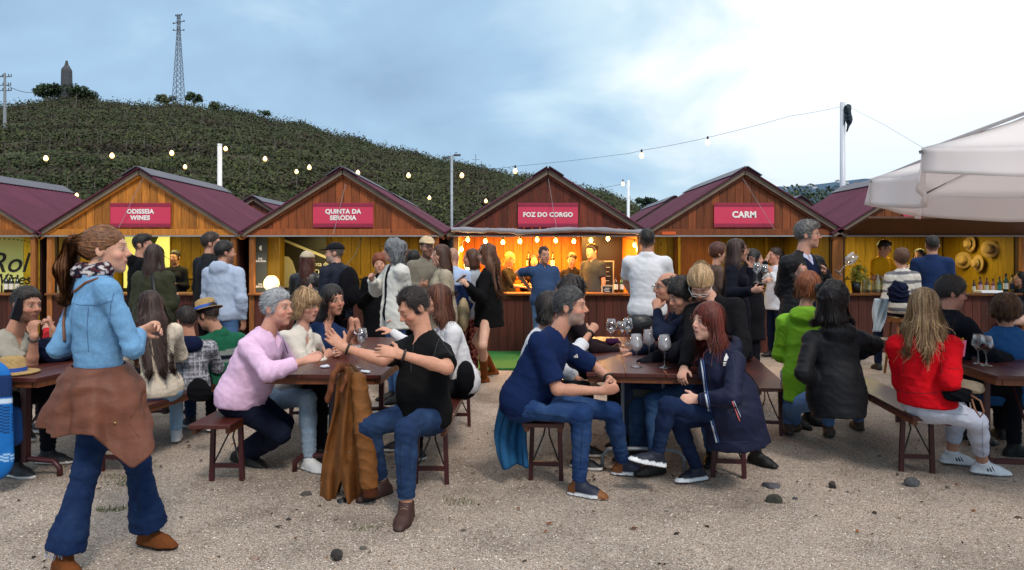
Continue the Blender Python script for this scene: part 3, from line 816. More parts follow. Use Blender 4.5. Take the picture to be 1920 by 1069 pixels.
    if shs:
        for q in 'RL':
            A = J['a' + q]; fd = J['fd' + q]; rgt = nrm(np.cross(fd, UP)); fu = np.cross(rgt, fd); kk = k * (1.0 if J['sex'] == 'm' else .9)
            bh = shs.get('boot', 0); K = J['k' + q]; ud = nrm(K - A)
            lo = A - .22; hi = A + .22
            if bh: e = A + ud * bh; lo = np.minimum(lo, e - .12); hi = np.maximum(hi, e + .12)
            Fs = Field(lo, hi, (.0105 if near else .017))
            sole = A - fu * .085 * kk
            Hh = A - fd * .040 * kk - fu * .048 * kk; B = A + fd * .095 * kk - fu * .055 * kk; Tt = A + fd * .158 * kk - fu * .062 * kk
            Fs.cone(Hh, B, .040 * kk, .047 * kk, .02, flat=fu, q=1.0); Fs.cone(B, Tt, .046 * kk, .034 * kk, .025, flat=fu, q=1.35)
            Fs.cone(A - fu * .01, A + fd * .055 * kk - fu * .035 * kk, .042 * kk, .036 * kk, .025)
            ah = shs.get('ank', .03)
            Fs.cone(A - fu * .02, A + ud * (bh or ah), .042 * kk, (.046 if not bh else .062 * kk), .02, cutb=True)
            sw_ = shs.get('sw', .004)
            Fs.cone(sole - fd * .045 * kk + fu * .014, sole + fd * .10 * kk + fu * .014, .040 * kk + sw_, .049 * kk + sw_, .006, flat=fu, q=3.2)
            Fs.cone(sole + fd * .10 * kk + fu * .014, sole + fd * .165 * kk + fu * .015, .049 * kk + sw_, .033 * kk + sw_, .006, flat=fu, q=2.6)
            Fs.plane(sole, -fu)
            c1, c2 = np.array(lin(shs['c'])), np.array(lin(shs.get('sole', '2a2420')))
            def cs(V):
                z = (V - sole) @ fu; y = (V - A) @ fd; col = np.where((z < shs.get('sh', .026))[:, None], c2, c1)
                if shs.get('sole2'): col = np.where((z < .010)[:, None], np.array(lin(shs['sole2'])), col)
                if shs.get('heel'): col = np.where(((y < -.01) & (z > .026))[:, None], np.array(lin(shs['heel'])), col)
                if shs.get('toe'): col = np.where(((y > .14) & (z > .012))[:, None], np.array(lin(shs['toe'])), col)
                if 0:
                    side = (V - A) @ rgt; g = (y - .9 * (z - .05)); m = (np.mod(g, .019) < .009) & (g > .018) & (g < .074) & (z > .026) & (z < .062)
                    col = np.where(m[:, None], np.array(lin('10141c')), col)
                return col
            emit(root, org, 'shoe', Fs, cs, CMATS[shs.get('m', 'shoe')](), .003, 3)
            if shs.get('stripes'):
                mb = MB()
                for sd2 in (-1, 1):
                    for i in range(3):
                        a0 = A + fd * (.030 + .020 * i) * kk - fu * .050 * kk + rgt * sd2 * .046 * kk; b0 = A + fd * (.012 + .020 * i) * kk - fu * .012 * kk + rgt * sd2 * (.040 - .004 * i) * kk
                        mb.tube([a0, (a0 + b0) / 2 + rgt * sd2 * .003, b0], .0055, 5)
                o_ = mb.build('stripes', mat('stripe_navy', '10141c', .6, 0), root, True); o_.data.transform(Matrix.Translation(-Vector(org)))
            if shs.get('laces'):
                mb = MB()
                for i in range(5):
                    c0 = A + fd * (.045 + .016 * i) * kk + fu * (.012 - .011 * i) * kk
                    mb.tube([c0 - rgt * .022, c0 + fu * .006, c0 + rgt * .022], .0028, 5)
                o_ = mb.build('laces', mat('lace' + shs['laces'], shs['laces'], .8, 0), root, True); o_.data.transform(Matrix.Translation(-Vector(org)))
    # --- hair
    if sp.get('hair'): build_hair(root, org, J, sp, .0085 if near else .0165, near)
    H, c = J['H'], J['head']; k = k * 1.03; T = lambda x, y, z: c + H @ (np.array([x, y, z]) * k)
    def sub(mb, nm, m, **kw):
        me = mb.mesh(nm, kw.get('smooth', True)); me.transform(Matrix.Translation(-Vector(org))); return link_obj(nm, me, root, mats=(m,))
    if sp.get('glasses'):
        mb = MB()
        for sg in (-1, 1):
            pts = [T(sg * (.031 + .021 * math.cos(t)), .108, .004 + .015 * math.sin(t)) for t in np.linspace(0, 2 * math.pi, 13)]
            mb.tube(pts, .0020, 5, False); mb.tube([T(sg * .051, .106, .010), T(sg * .074, .06, .010), T(sg * .079, -.01, .006)], .0020, 5)
        mb.tube([T(-.010, .109, .008), T(.010, .109, .008)], .0020, 5)
        sub(mb, 'glasses', mat('spectacle_' + sp['glasses'], sp['glasses'], .3, 0))
    if sp.get('cap'):
        Fc = Field(c - .22, c + .22, .009); v = .008
        Fc.ell(T(0, -.012, .040), np.array([.082, .102, .088]) * k + v, H, .01); Fc.plane(T(0, 0, .048), -H[:, 2], .008)
        Fc.cone(T(0, .085, .052), T(0, .135, .044), .062, .050, .008, flat=H[:, 2], q=7)
        emit(root, org, 'cap', Fc, sp['cap'], CMATS['cloth'](), .002, 3)
    if sp.get('strawhat'):
        n = 28; mb = MB(); R3 = H
        mb.lathe([(0.0, .150), (.055, .152), (.078, .140), (.090, .085), (.094, .062), (.135, .050), (.140, .054), (.135, .057), (.09, .066)], c, n, R3)
        sub(mb, 'straw_hat', mat('straw', 'a98a58', .9, .3, 60, .8, 160))
        mb = MB(); mb.lathe([(.0955, .066), (.0925, .092), (.0905, .092), (.093, .066)], c, n, R3); sub(mb, 'hat_band', mat('blue_band', '2350a0', .7))
    for w in sp.get('watch', ()):    # (side, colour)
        q, colr = w; W = J['w' + q]; d = nrm(W - J['e' + q]); mb = MB(); a = nrm(np.cross(d, UP)); b_ = np.cross(d, a); rr = .031 * k
        ps = [W - d * .025 + (a * math.cos(t) + b_ * math.sin(t)) * rr for t in np.linspace(0, 2 * math.pi, 15)]
        mb.tube(ps, .0075, 6, False); sub(mb, 'wristband', mat('band_' + colr, colr, .5, 0))
    return root

from mathutils.bvhtree import BVHTree
TREES = {}
def surf_pts(root, pix, names=None, off=.004):
    """the points where the sight lines through the given photo pixels meet a built thing"""
    out = []; C = Vector((0, 0, CZ)); trees = []; key = (root.name, names)
    if key in TREES: trees = TREES[key]
    else: TREES[key] = trees
    for o in [] if trees else ([root] if names is None else []) + [c for c in root.children if c.type == 'MESH' and (names is None or c.name.split('.')[0] in names)]:
        me = o.data; n = len(me.vertices); V = np.empty(n * 3, np.float32); me.vertices.foreach_get('co', V); V = V.reshape(-1, 3) + np.array(root.location)
        Q = [tuple(p.vertices) for p in me.polygons]; trees.append(BVHTree.FromPolygons([tuple(v) for v in V.tolist()], Q))
    for px, py in pix:
        d = Vector(((px - 960) / F, 1, (HY - py) / F)).normalized(); best = None
        for t in trees:
            h = t.ray_cast(C, d)
            if h[0] is not None and (best is None or h[3] < best[3]): best = h
        if best is not None: out.append(np.array(best[0] - d * off))
    return out
def dense(pix, n=8):
    o = []
    for a, b in zip(pix[:-1], pix[1:]):
        for i in range(n): o.append((a[0] + (b[0] - a[0]) * i / n, a[1] + (b[1] - a[1]) * i / n))
    return o + [pix[-1]]
def draw_on(root, name, pix, r, m, names=None, n=8, off=.004):
    pts = surf_pts(root, dense(pix, n), names, off)
    if len(pts) < 2: return
    mb = MB(); mb.tube(pts, r, 5); me = mb.mesh(name, True); me.transform(Matrix.Translation(-Vector(root.location))); return link_obj(name, me, root, mats=(m,))
# ------------------------------------------------------------------ ground
def gravel_mat():
    m, t, b = base_mat('gravel'); tc = t.node('ShaderNodeTexCoord')
    b.inputs['Roughness'].default_value = .95; b.inputs['Specular IOR Level'].default_value = .15
    v = t.node('ShaderNodeTexVoronoi', i_Scale=115.0); t.link(tc, 'Object', v, 'Vector')
    v2 = t.node('ShaderNodeTexVoronoi', i_Scale=150.0); t.link(tc, 'Object', v2, 'Vector')
    sep = t.node('ShaderNodeSeparateColor'); t.link(v, 'Color', sep, 0)
    cr = t.ramp([(.0, (.30, .25, .215)), (.15, (.54, .455, .39)), (.6, (.68, .58, .505)), (.86, (.77, .68, .61)), (1, (.86, .81, .76))]); t.link(sep, 0, cr, 0)
    ed = t.ramp([(.25, (1, 1, 1)), (.75, (.56, .51, .47))]); t.link(v, 'Distance', ed, 0)
    sc = t.node('ShaderNodeMath', operation='MULTIPLY'); sc.inputs[1].default_value = 1.0; t.link(v, 'Distance', sc, 0); t.link(sc, 0, ed, 0)
    m1 = t.mix('MULTIPLY', 1); t.link(cr, 0, m1, 6); t.link(ed, 0, m1, 7)
    n = t.node('ShaderNodeTexNoise', i_Scale=1.1, i_Detail=7.0, i_Roughness=.65); t.link(tc, 'Object', n, 'Vector')
    pr = t.ramp([(.32, (.50, .48, .46)), (.48, (.84, .83, .81)), (.70, (1.04, 1.01, .97))]); t.link(n, 0, pr, 0)
    m2 = t.mix('MULTIPLY', 1); t.link(m1, 2, m2, 6); t.link(pr, 0, m2, 7)
    n2 = t.node('ShaderNodeTexNoise', i_Scale=9, i_Detail=6.0, i_Roughness=.7); t.link(tc, 'Object', n2, 'Vector')
    dr = t.ramp([(.60, (0, 0, 0)), (.70, (1, 1, 1))]); t.link(n2, 0, dr, 0)
    fac = t.node('ShaderNodeMath', operation='MULTIPLY'); fac.inputs[1].default_value = .45; t.link(dr, 0, fac, 0)
    m3 = t.mix('MIX'); t.link(fac, 0, m3, 0); t.link(m2, 2, m3, 6); m3.inputs[7].default_value = (.13, .105, .08, 1)
    t.link(m3, 2, b, 'Base Color')
    bp = t.node('ShaderNodeBump', i_Strength=.9, i_Distance=.012); bp.invert = True; t.link(v, 'Distance', bp, 'Height')
    b2 = t.node('ShaderNodeBump', i_Strength=.5, i_Distance=.02); t.link(n2, 0, b2, 'Height'); t.link(bp, 0, b2, 'Normal'); t.link(b2, 0, b, 'Normal')
    return m
GRAVEL = gravel_mat()
# near ground: gently uneven sheet, then a plain sheet to the horizon around it
def ground_h(x, y):
    p = np.stack([x, y, np.zeros_like(x)], -1)
    return .012 * snoise(p, 1.6, 3) + .006 * snoise(p, 6, 4)
gx = np.linspace(-14, 14, 170); gy = np.linspace(1.0, 13, 100); X, Y = np.meshgrid(gx, gy, indexing='ij')
ed = np.clip(np.minimum(np.minimum(X + 14, 14 - X), np.minimum(Y - 1, 13 - Y)) / .8, 0, 1)
Z = ground_h(X.ravel(), Y.ravel()).reshape(X.shape) * ed + .004
idx = np.arange(X.size).reshape(X.shape)
q = np.stack([idx[:-1, :-1], idx[1:, :-1], idx[1:, 1:], idx[:-1, 1:]], -1).reshape(-1, 4)
tag(link_obj('gravel_ground', np_mesh('gravel_ground', np.stack([X, Y, Z], -1).reshape(-1, 3), q), mats=(GRAVEL,)), kind='structure')
mb = MB(); mb.v = [(-4000, -200, -.03), (4000, -200, -.03), (4000, 7000, -.03), (-4000, 7000, -.03)]; mb.f = [(0, 1, 2, 3)]
mb2 = MB(); mb2.v = [(-40, -20, -.02), (60, -20, -.02), (60, 40, -.02), (-40, 40, -.02)]; mb2.f = [(0, 1, 2, 3)]
tag(mb.build('land', mat('land', '4b4f38', .95, .3, .01)), kind='structure')
tag(mb2.build('ground', GRAVEL), kind='structure')
# loose pebbles on the near gravel
def pebbles(n, seed, y0, y1, r0, r1, name, cols):
    r = np.random.default_rng(seed); y = y0 + (y1 - y0) * r.uniform(0, 1, n) ** 1.3; x = r.uniform(-.78, .78, n) * y
    rad = r0 + (r1 - r0) * r.uniform(0, 1, n) ** 4
    o = np.array([[1, 0, 0], [0, 1, 0], [-1, 0, 0], [0, -1, 0], [0, 0, .75], [0, 0, -.5]]); a = r.uniform(0, 6.28, n); sx = r.uniform(.7, 1.3, n)
    V = np.tile(o, (n, 1, 1)); V = V * r.uniform(.75, 1.2, (n, 6, 1)); V[:, :, 0] *= sx[:, None]
    c, s_ = np.cos(a)[:, None], np.sin(a)[:, None]; xx = V[:, :, 0] * c - V[:, :, 1] * s_; yy = V[:, :, 0] * s_ + V[:, :, 1] * c
    z0 = ground_h(x, y) + .004
    V = np.stack([xx * rad[:, None] + x[:, None], yy * rad[:, None] + y[:, None], V[:, :, 2] * rad[:, None] + z0[:, None] + rad[:, None] * .05], -1).reshape(-1, 3)
    f = np.array([[0, 1, 4], [1, 2, 4], [2, 3, 4], [3, 0, 4]])
    Q = (f[None] + (np.arange(n) * 6)[:, None, None]).reshape(-1, 3)
    cc = np.array([lin(q) for q in cols])[r.integers(0, len(cols), n)] * r.uniform(.8, 1.15, (n, 1))
    tag(link_obj(name, np_mesh(name, V, Q, np.repeat(cc, 6, 0), smooth=False), mats=(vmat('stone_grain', .9, .25, .1, 60, .2, 300),)), kind='stuff')
pebbles(56000, 2, 2.6, 7.5, .0032, .0075, 'gravel', ['b6a596', 'c6b5a4', 'a89888', 'd2c4b6', '9a8b80', 'bea894', 'dad0c6'])
pebbles(260, 5, 2.8, 9, .005, .018, 'small_dark_stones', ['4a4744', '5a544e', '3a3836', '6a5a4c'])
# scraps of dead leaf
def litter(n, seed):
    r = np.random.default_rng(seed); y = r.uniform(3, 9.5, n); x = r.uniform(-.72, .72, n) * y; V = []; Q = []; C = []
    for i in range(n):
        a = r.uniform(0, 6.28); l = r.uniform(.008, .028); w = l * r.uniform(.25, .6); d = np.array([math.cos(a), math.sin(a), 0]); e = np.array([-d[1], d[0], 0])
        c = np.array([x[i], y[i], .016]); b = len(V); V += [c - d * l, c + e * w + UP * .006, c + d * l + UP * r.uniform(0, .01), c - e * w]
        Q.append((b, b + 3, b + 2, b + 1)); C += [np.array(lin(['5b3a22', '3a2a1c', '7a4a2a', '2c241c'][i % 4]))] * 4
    tag(link_obj('leaf_litter', np_mesh('leaf_litter', V, Q, np.array(C), smooth=False), mats=(vmat('stone_grain'),)), kind='stuff')
litter(420, 8)
def grass_tuft(px, py, n, R, label):
    c = P(px, py, CZ * F / (py - HY)); r = np.random.default_rng(px); mb = MB()
    for i in range(n):
        a = r.uniform(0, 6.28); rr = R * math.sqrt(r.uniform()); p = np.array([rr * math.cos(a) * 1.8, rr * math.sin(a), 0]); h = r.uniform(.008, .035); d = np.array([r.normal() * .015, r.normal() * .015, h])
        s_ = np.array([r.normal(), r.normal(), 0]); s_ = nrm(s_) * .003; mb._add([p - s_, p + s_, p + d], [(0, 1, 2)])
    tag(mb.build('grass_patch', mat('grass', '4c5a26', .9, .3), loc=tuple(c)), kind='stuff')
grass_tuft(205, 903, 450, .14, ''); grass_tuft(210, 957, 120, .05, ''); grass_tuft(860, 942, 50, .06, ''); grass_tuft(690, 993, 40, .05, '')
# separate larger stones
def stone(px, py, w, h, col, label, sq=0):
    d = CZ * F / (py - HY); c = P(px, py, d); W = w / F * d / 2; Hh = h / F * d / 2
    Fd = Field(np.array([-W * 1.4, -W * 1.2, -Hh * .8]), np.array([W * 1.4, W * 1.2, Hh * 2.4]), max(.0035, W / 14))
    r = np.random.default_rng(px + py)
    Fd.ell((0, 0, Hh * .6), (W, W * .75, Hh * 1.1), None, .01)
    for i in range(7 if not sq else 5):
        n = nrm(r.normal(size=3)); Fd.plane(np.array([0, 0, Hh * .6]) + n * np.array([W, W * .75, Hh]) * r.uniform(.62, .85), n, .003)
    V, Q = Fd.nets(); V = V + .04 * W * snoise(V, 1.2 / W, px)[:, None] * nrm([1, 1, 1])
    o = link_obj('stone', np_mesh('stone', V, Q), None, tuple(c), (mat('rock' + col, col, .9, .35, 30, .7, 80),)); tag(o, label, 'stone', 'loose stones on the gravel')
for a in [(1452, 944, 32, 20, '34332c', 'rounded mossy dark stone lying below the flat block on gravel'), (1446, 915, 38, 14, '4c4a50', 'flat grey block of stone just above the mossy stone'),
          (1712, 912, 34, 20, '45474a', 'blue grey stone beside the bench leg near the red sweater woman'), (1561, 914, 18, 14, '3c3836', 'small pointed dark stone between bench and grey block'),
          (632, 1049, 26, 24, '2f2b29', 'pointed black stone at the bottom edge below the hanging brown jacket'), (476, 1052, 24, 12, '8a7468', 'pale pinkish flat stone at the bottom left of centre'),
          (868, 997, 14, 7, '56504a', 'small flat grey stone on open gravel right of the brown shoe'), (576, 930, 26, 10, '4a4640', 'half buried flat stone left of the hanging brown jacket'),
          (1491, 938, 14, 9, '47464a', 'small dark stone right of the mossy stone'), (1776, 918, 12, 8, '4a4846', 'small grey stone near the white striped sneaker'),
          (1640, 962, 12, 5, '3c332c', 'thin dark chip of stone on the open gravel at right'), (1250, 962, 10, 6, '504c48', 'tiny grey stone below the navy sneaker'),
          (540, 977, 12, 10, '322f2c', 'small black stone left of the jacket hem'), (680, 1030, 16, 7, '57534c', 'low grey stone right of the pointed black stone'),
          (1205, 1000, 9, 5, '655d55', 'tiny pale stone in the middle foreground'), (1910, 975, 16, 9, '5a4438', 'brown stone at the right edge of the foreground')]:
    stone(*a)
# green carpet in front of the lit stall
mb = MB(); mb.box((-.05, 10.50, .028), (2.5, 1.75, .02))
o = mb.build('carpet', mat('artificial_grass', '1f6b2c', .95, .25, 40, .9, 300)); tag(o, 'green artificial grass carpet laid before the orange lit stall', 'carpet')

# ------------------------------------------------------------------ hillside with terraced vines
CREST = [(-600, 240), (-300, 215), (0, 198), (60, 192), (120, 187), (180, 190), (290, 197), (330, 193), (400, 204), (480, 216), (560, 234), (640, 254), (700, 270), (760, 286), (850, 304),
         (900, 316), (950, 325), (1000, 334), (1060, 346), (1120, 359), (1178, 378), (1230, 412), (1300, 450), (1400, 478), (2200, 482)]
YC = 100.0; YF = 34.0
cx = np.array([(p - 960) / F * YC for p, _ in CREST]); cz = np.array([CZ + (HY - q) / F * YC for _, q in CREST])
def hill(x, y):
    xs = x * YC / np.maximum(y, 30) ; zc = np.interp(xs, cx, cz)          # the spur narrows towards its foot
    t = np.clip((y - YF) / (YC - YF), 0, 1); z = zc * t ** .80
    z = np.where(y > YC, zc - ((y - YC) / 60) ** 2 * 14, z)
    lv = z / 1.9; z = z + .38 * np.sin(lv * 6.283) * np.clip(z / 3, 0, 1)
    return z - .55
def leaf_mat(name='leaves', var=.35):
    return vmat(name, .75, .3, var, 3, 0)
def leaf_mesh(name, C, size, cols, r, flat=.75):
    """one small folded quad per centre"""
    n = len(C); nn = r.normal(size=(n, 3)) * flat + np.array([0, -.5, .85]); a = np.cross(nn, r.normal(size=(n, 3))); a /= np.linalg.norm(a, axis=1, keepdims=True); b = nn
    b = np.cross(a, b); b /= np.linalg.norm(b, axis=1, keepdims=True); s = (size * r.uniform(.5, 1.25, n))[:, None]
    V = np.stack([C - a * s, C - b * s * .55, C + a * s, C + b * s * .55], 1).reshape(-1, 3)
    Q = np.arange(n * 4).reshape(n, 4)
    return np_mesh(name, V, Q, np.repeat(cols, 4, 0), smooth=False)
hx = np.linspace(-150, 60, 141); hy = np.linspace(30, 150, 181); X, Y = np.meshgrid(hx, hy, indexing='ij'); Z = hill(X, Y)
idx = np.arange(X.size).reshape(X.shape); q = np.stack([idx[:-1, :-1], idx[1:, :-1], idx[1:, 1:], idx[:-1, 1:]], -1).reshape(-1, 4)
def hill_mat():
    m, t, b = base_mat('hillside_soil'); b.inputs['Roughness'].default_value = 1
    tc = t.node('ShaderNodeTexCoord'); n = t.node('ShaderNodeTexNoise', i_Scale=.35, i_Detail=8.0, i_Roughness=.7); t.link(tc, 'Object', n, 'Vector')
    cr = t.ramp([(.3, (.045, .040, .022)), (.5, (.06, .06, .028)), (.65, (.055, .065, .028)), (.8, (.09, .075, .045))]); t.link(n, 0, cr, 0); t.link(cr, 0, b, 'Base Color')
    bp = t.node('ShaderNodeBump', i_Strength=1, i_Distance=.5); t.link(n, 0, bp, 'Height'); t.link(bp, 0, b, 'Normal'); return m
tag(link_obj('hillside', np_mesh('hillside', np.stack([X, Y, Z], -1).reshape(-1, 3), q), mats=(hill_mat(),)), kind='structure')
r = np.random.default_rng(4); CC = []; KK = []; posts = MB()
greens = np.array([lin('3c4a2c'), lin('46532f'), lin('333f26'), lin('566034'), lin('606838'), lin('46442c')])
rows = []; y = 42.0
while y < 103: rows.append(y); y += 1.15 + (y - 42) * .018
for ri, y0 in enumerate(rows):
    n = int(5200 if y0 < 98 else 6500); x = r.uniform(-.80, .20, n) * y0; gap = snoise(np.stack([x, np.full(n, y0), x * 0], -1), .22, ri) > -.62
    x = x[gap]; n = len(x); yy = y0 + r.normal(size=n) * .25
    hgt = np.abs(r.normal(size=n)) * .42 + .1; yy = yy + .5 * snoise(np.stack([x, yy, yy * 0], -1), .1, 3)
    ok = np.interp(x * YC / y0, cx, cz) > 2.2; x, yy, hgt = x[ok], yy[ok], hgt[ok]; n = len(x)
    CC.append(np.stack([x, yy, hill(x, yy) + hgt], -1))
    patch = .5 + .5 * snoise(np.stack([x, yy, x * 0], -1), .09, 21); lightish = np.clip(patch + r.normal(size=n) * .35 + (x > -30) * .15, 0, 1)
    ci = greens[r.integers(0, 3, n)] * (1 - lightish[:, None]) + greens[r.integers(3, 6, n)] * lightish[:, None]
    dk = ((ri % 6) < 2) & (r.uniform(size=n) < .75); ci[dk] = np.array(lin('4a3a2c')) * .8
    KK.append(ci * .62 * r.uniform(.8, 1.12, (n, 1)))
    if ri % 3 == 0:
        for xp in np.arange(-.78, .12, .035) * y0:
            xp += r.normal() * .3
            if np.interp(xp * YC / y0, cx, cz) < 3: continue
            z0 = float(hill(np.array([xp]), np.array([y0]))[0]); posts.tube([(xp, y0 - .3, z0 - .1), (xp + .03, y0 - .3, z0 + r.uniform(.9, 1.35))], .035, 4)
CC = np.concatenate(CC); KK = np.concatenate(KK)
tag(link_obj('vines', leaf_mesh('vines', CC, .15, KK, r, .55), mats=(leaf_mat(),)), kind='stuff')
tag(posts.build('vine_posts', mat('old_post', '5e5a50', .9)), kind='stuff')
# spiky shoots along the crest
n = 14000; xs = r.uniform(-80, 17, n); zc = np.interp(xs, cx, cz); h = np.abs(r.normal(size=n)) * .30 + .5 * np.clip(snoise(np.stack([xs, xs * 0, xs * 0], -1), .7, 9), 0, 1) * r.uniform(0, 1, n)
yy = YC + r.normal(size=n) * .8; C = np.stack([xs, yy, hill(xs, yy) + h], -1)
tag(link_obj('crest_shrubs', leaf_mesh('crest_shrubs', C, .16, greens[r.integers(0, 3, n)] * r.uniform(.4, .7, (n, 1)), r), mats=(leaf_mat(),)), kind='stuff')

def tree(px, py_base, py_top, wpx, d, label, n=2600, shape='round', cols=('2f3f26', '3c4d2c', '26331f'), leaf=.16, seed=1, group=None):
    base = P(px, py_base, d); Ht = (py_base - py_top) / F * d; W = wpx / F * d / 2; r = np.random.default_rng(seed + px)
    root = empty('tree', tuple(base), label, 'tree', group); mb = MB()
    mb.tube([(0, 0, -.6), (.03 * Ht, 0, Ht * .25), (0, 0, Ht * .55)], [.06 * Ht * .5, .04 * Ht * .5, .02 * Ht * .5], 7)
    cl = []
    nc = 26 if shape == 'wide' else 15
    for i in range(nc):
        a = r.uniform(0, 6.28); rr = math.sqrt(r.uniform()) * .85
        z = Ht * (.62 + .25 * r.uniform(-1, 1) * (1 - .5 * rr)) if shape == 'round' else Ht * (.55 + .40 * (1 - rr ** 1.6) * r.uniform(.5, 1))
        c = np.array([W * rr * math.cos(a), W * rr * math.sin(a), z]); cl.append(c)
        if i < 9: mb.tube([(0, 0, Ht * .30), tuple(c * np.array([.5, .5, .75])), tuple(c)], [.02 * Ht, .012 * Ht, .005 * Ht], 5)
    mb.build('trunk', mat('bark', '3a3028', .95, .3, 8, .6, 30), root, True)
    C = []; K = []; cc = np.array([lin(q) for q in cols])
    for i, c in enumerate(cl):
        m = n // nc; v = r.normal(size=(m, 3)); v /= np.linalg.norm(v, axis=1, keepdims=True); rad = (W * (.34 if shape == 'round' else .26)) * r.uniform(.7, 1.2)
        C.append(c + v * rad * r.uniform(.4, 1.05, (m, 1)) * np.array([1, 1, .75])); K.append(cc[i % len(cc)] * r.uniform(.7, 1.25, (m, 1)))
    link_obj('crown', leaf_mesh('crown', np.concatenate(C), leaf, np.concatenate(K), r), root, mats=(leaf_mat(),))
    return root
tree(118, 196, 164, 118, 101, 'wide umbrella pine spreading below the stone statue on the crest', 5200, 'wide', leaf=.2)
tree(310, 203, 176, 34, 100, 'pale bushy tree just left of the lattice pylon on the crest', 2000, cols=('5a6448', '4a553c', '6a7050'), leaf=.13)
tree(362, 202, 173, 36, 100, 'round topped tree just right of the lattice pylon', 2200, cols=('3c4c30', '4a5a3a', '33422a'), leaf=.13)
tree(408, 212, 191, 40, 99, 'low shrub tree right of the round topped tree on the crest', 1500, cols=('46553a', '3a4830'), leaf=.13)
tree(495, 222, 206, 26, 99, 'small shrub on the descending crest above the string lights', 900, cols=('5a6a44', '46553a'), leaf=.12)
tree(1215, 402, 366, 44, 130, 'dark rounded tree beyond the slope right of the thin lamp pole', 1500, cols=('28382c', '2f4232'), leaf=.22)
# far wooded ridge and houses (right), tree belt behind the stalls
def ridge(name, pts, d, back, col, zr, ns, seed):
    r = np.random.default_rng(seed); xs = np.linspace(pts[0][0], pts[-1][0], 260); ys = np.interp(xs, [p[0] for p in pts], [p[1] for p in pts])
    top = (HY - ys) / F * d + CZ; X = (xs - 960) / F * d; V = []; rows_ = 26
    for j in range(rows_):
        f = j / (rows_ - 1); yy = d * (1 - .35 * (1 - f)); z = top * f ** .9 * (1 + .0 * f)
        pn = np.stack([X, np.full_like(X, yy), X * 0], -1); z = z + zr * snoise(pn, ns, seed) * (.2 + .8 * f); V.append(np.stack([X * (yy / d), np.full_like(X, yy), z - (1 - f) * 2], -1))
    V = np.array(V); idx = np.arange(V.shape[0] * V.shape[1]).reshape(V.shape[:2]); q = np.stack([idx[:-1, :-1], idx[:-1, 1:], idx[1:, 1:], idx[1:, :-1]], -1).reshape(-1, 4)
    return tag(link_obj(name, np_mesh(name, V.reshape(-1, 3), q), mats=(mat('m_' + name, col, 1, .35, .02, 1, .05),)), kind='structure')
ridge('far_mountain', [(1150, 400), (1190, 385), (1225, 374), (1260, 371), (1330, 372), (1420, 352), (1480, 347), (1520, 341), (1570, 334), (1620, 331), (1700, 338), (1800, 350), (1900, 352), (2000, 350), (2300, 380)], 2200, 300, '37536b', 12, .006, 2)  # distance haze is painted into this blue slope colour
ridge('near_ridge', [(1100, 460), (1185, 402), (1215, 390), (1300, 392), (1420, 366), (1480, 358), (1540, 352), (1620, 343), (1760, 350), (1900, 358), (2300, 380)], 1100, 200, '2b4458', 5, .012, 5)  # bluish too: the haze sits in the colour, not in the air
for i, (px, py, w) in enumerate([(1518, 346, 14), (1526, 350, 18), (1472, 352, 10), (1492, 356, 12), (1586, 341, 16), (1570, 339, 10), (1604, 344, 9)]):
    d = 1040; c = P(px, py, d); W = w / F * d * .5; root = empty('house', tuple(c - UP * 3), ['white house highest left on the far ridge', 'wide white house on the far ridge below its neighbour', 'small pale house at the left end of the far ridge', 'low pale house beneath the wide white house', 'broad white house on the ridge left of the flag pole', 'small white house left beside the broad house on the ridge', 'tiny white house right of the flag pole on the ridge'][i], 'house', 'houses on the far ridge')
    mb = MB(); mb.box((0, 0, 1.5), (W, 6, 3)); mb.build('wall', mat('white_plaster', 'c8cdd4', .9), root)
    mb = MB(); mb.poly_prism([(-W * .55, -3.4, 3), (W * .55, -3.4, 3), (0, -3.4, 4.4)], (0, 6.8, 0)); mb.build('roof', mat('roof_tile', '8a6a5c', .9), root)
r = np.random.default_rng(9); n = 30000; px = r.uniform(1180, 2050, n); d = r.uniform(46, 60, n); topy = np.interp(px, [1180, 1260, 1440, 1470, 1520, 1600, 1700, 1880, 2050], [440, 425, 408, 368, 362, 362, 372, 345, 335])
topz = CZ + (HY - topy) / F * 53; x = (px - 960) / F * d; bump = 1 + .10 * snoise(np.stack([x, d, d * 0], -1), .9, 2); z = topz * bump * r.uniform(.12, 1, n) ** .6
keep = np.ones(n, bool); tg = np.array([lin('2a3a24'), lin('34462a'), lin('202e1e'), lin('3d4f30')])
tag(link_obj('tree_belt', leaf_mesh('tree_belt', np.stack([x, d, z], -1), 0.15, tg[r.integers(0, 4, n)] * r.uniform(.5, 1.2, (n, 1)), r), mats=(leaf_mat(),)), kind='stuff')

# statue on the crest
root = empty('statue', tuple(P(125, 178, 101)), 'dark stone tower shaped statue with a figure on its top', 'statue')
mb = MB(); mb.lathe([(.80, -1.0), (.74, .2), (.70, 2.2), (.68, 3.4), (.55, 3.75), (.34, 3.95), (0, 4.0)], (0, 0, 0), 10); mb.build('pedestal', mat('old_stone', '4b4e52', .95, .3, 3, .6, 8), root)
Fs = Field((-.6, -.5, 3.6), (.6, .5, 5.3), .05, .2); Fs.cone((0, 0, 3.7), (0, 0, 4.35), .32, .22, .1); Fs.ell((0, 0, 4.62), (.17, .17, .22), None, .08); Fs.cone((-.42, 0, 3.5), (-.30, 0, 4.05), .12, .1, .1); Fs.cone((.46, 0, 3.4), (.34, 0, 3.95), .12, .12, .1)
V, Q = Fs.nets(); link_obj('figure', np_mesh('figure', V, Q), root, mats=(mat('old_stone', ''),))
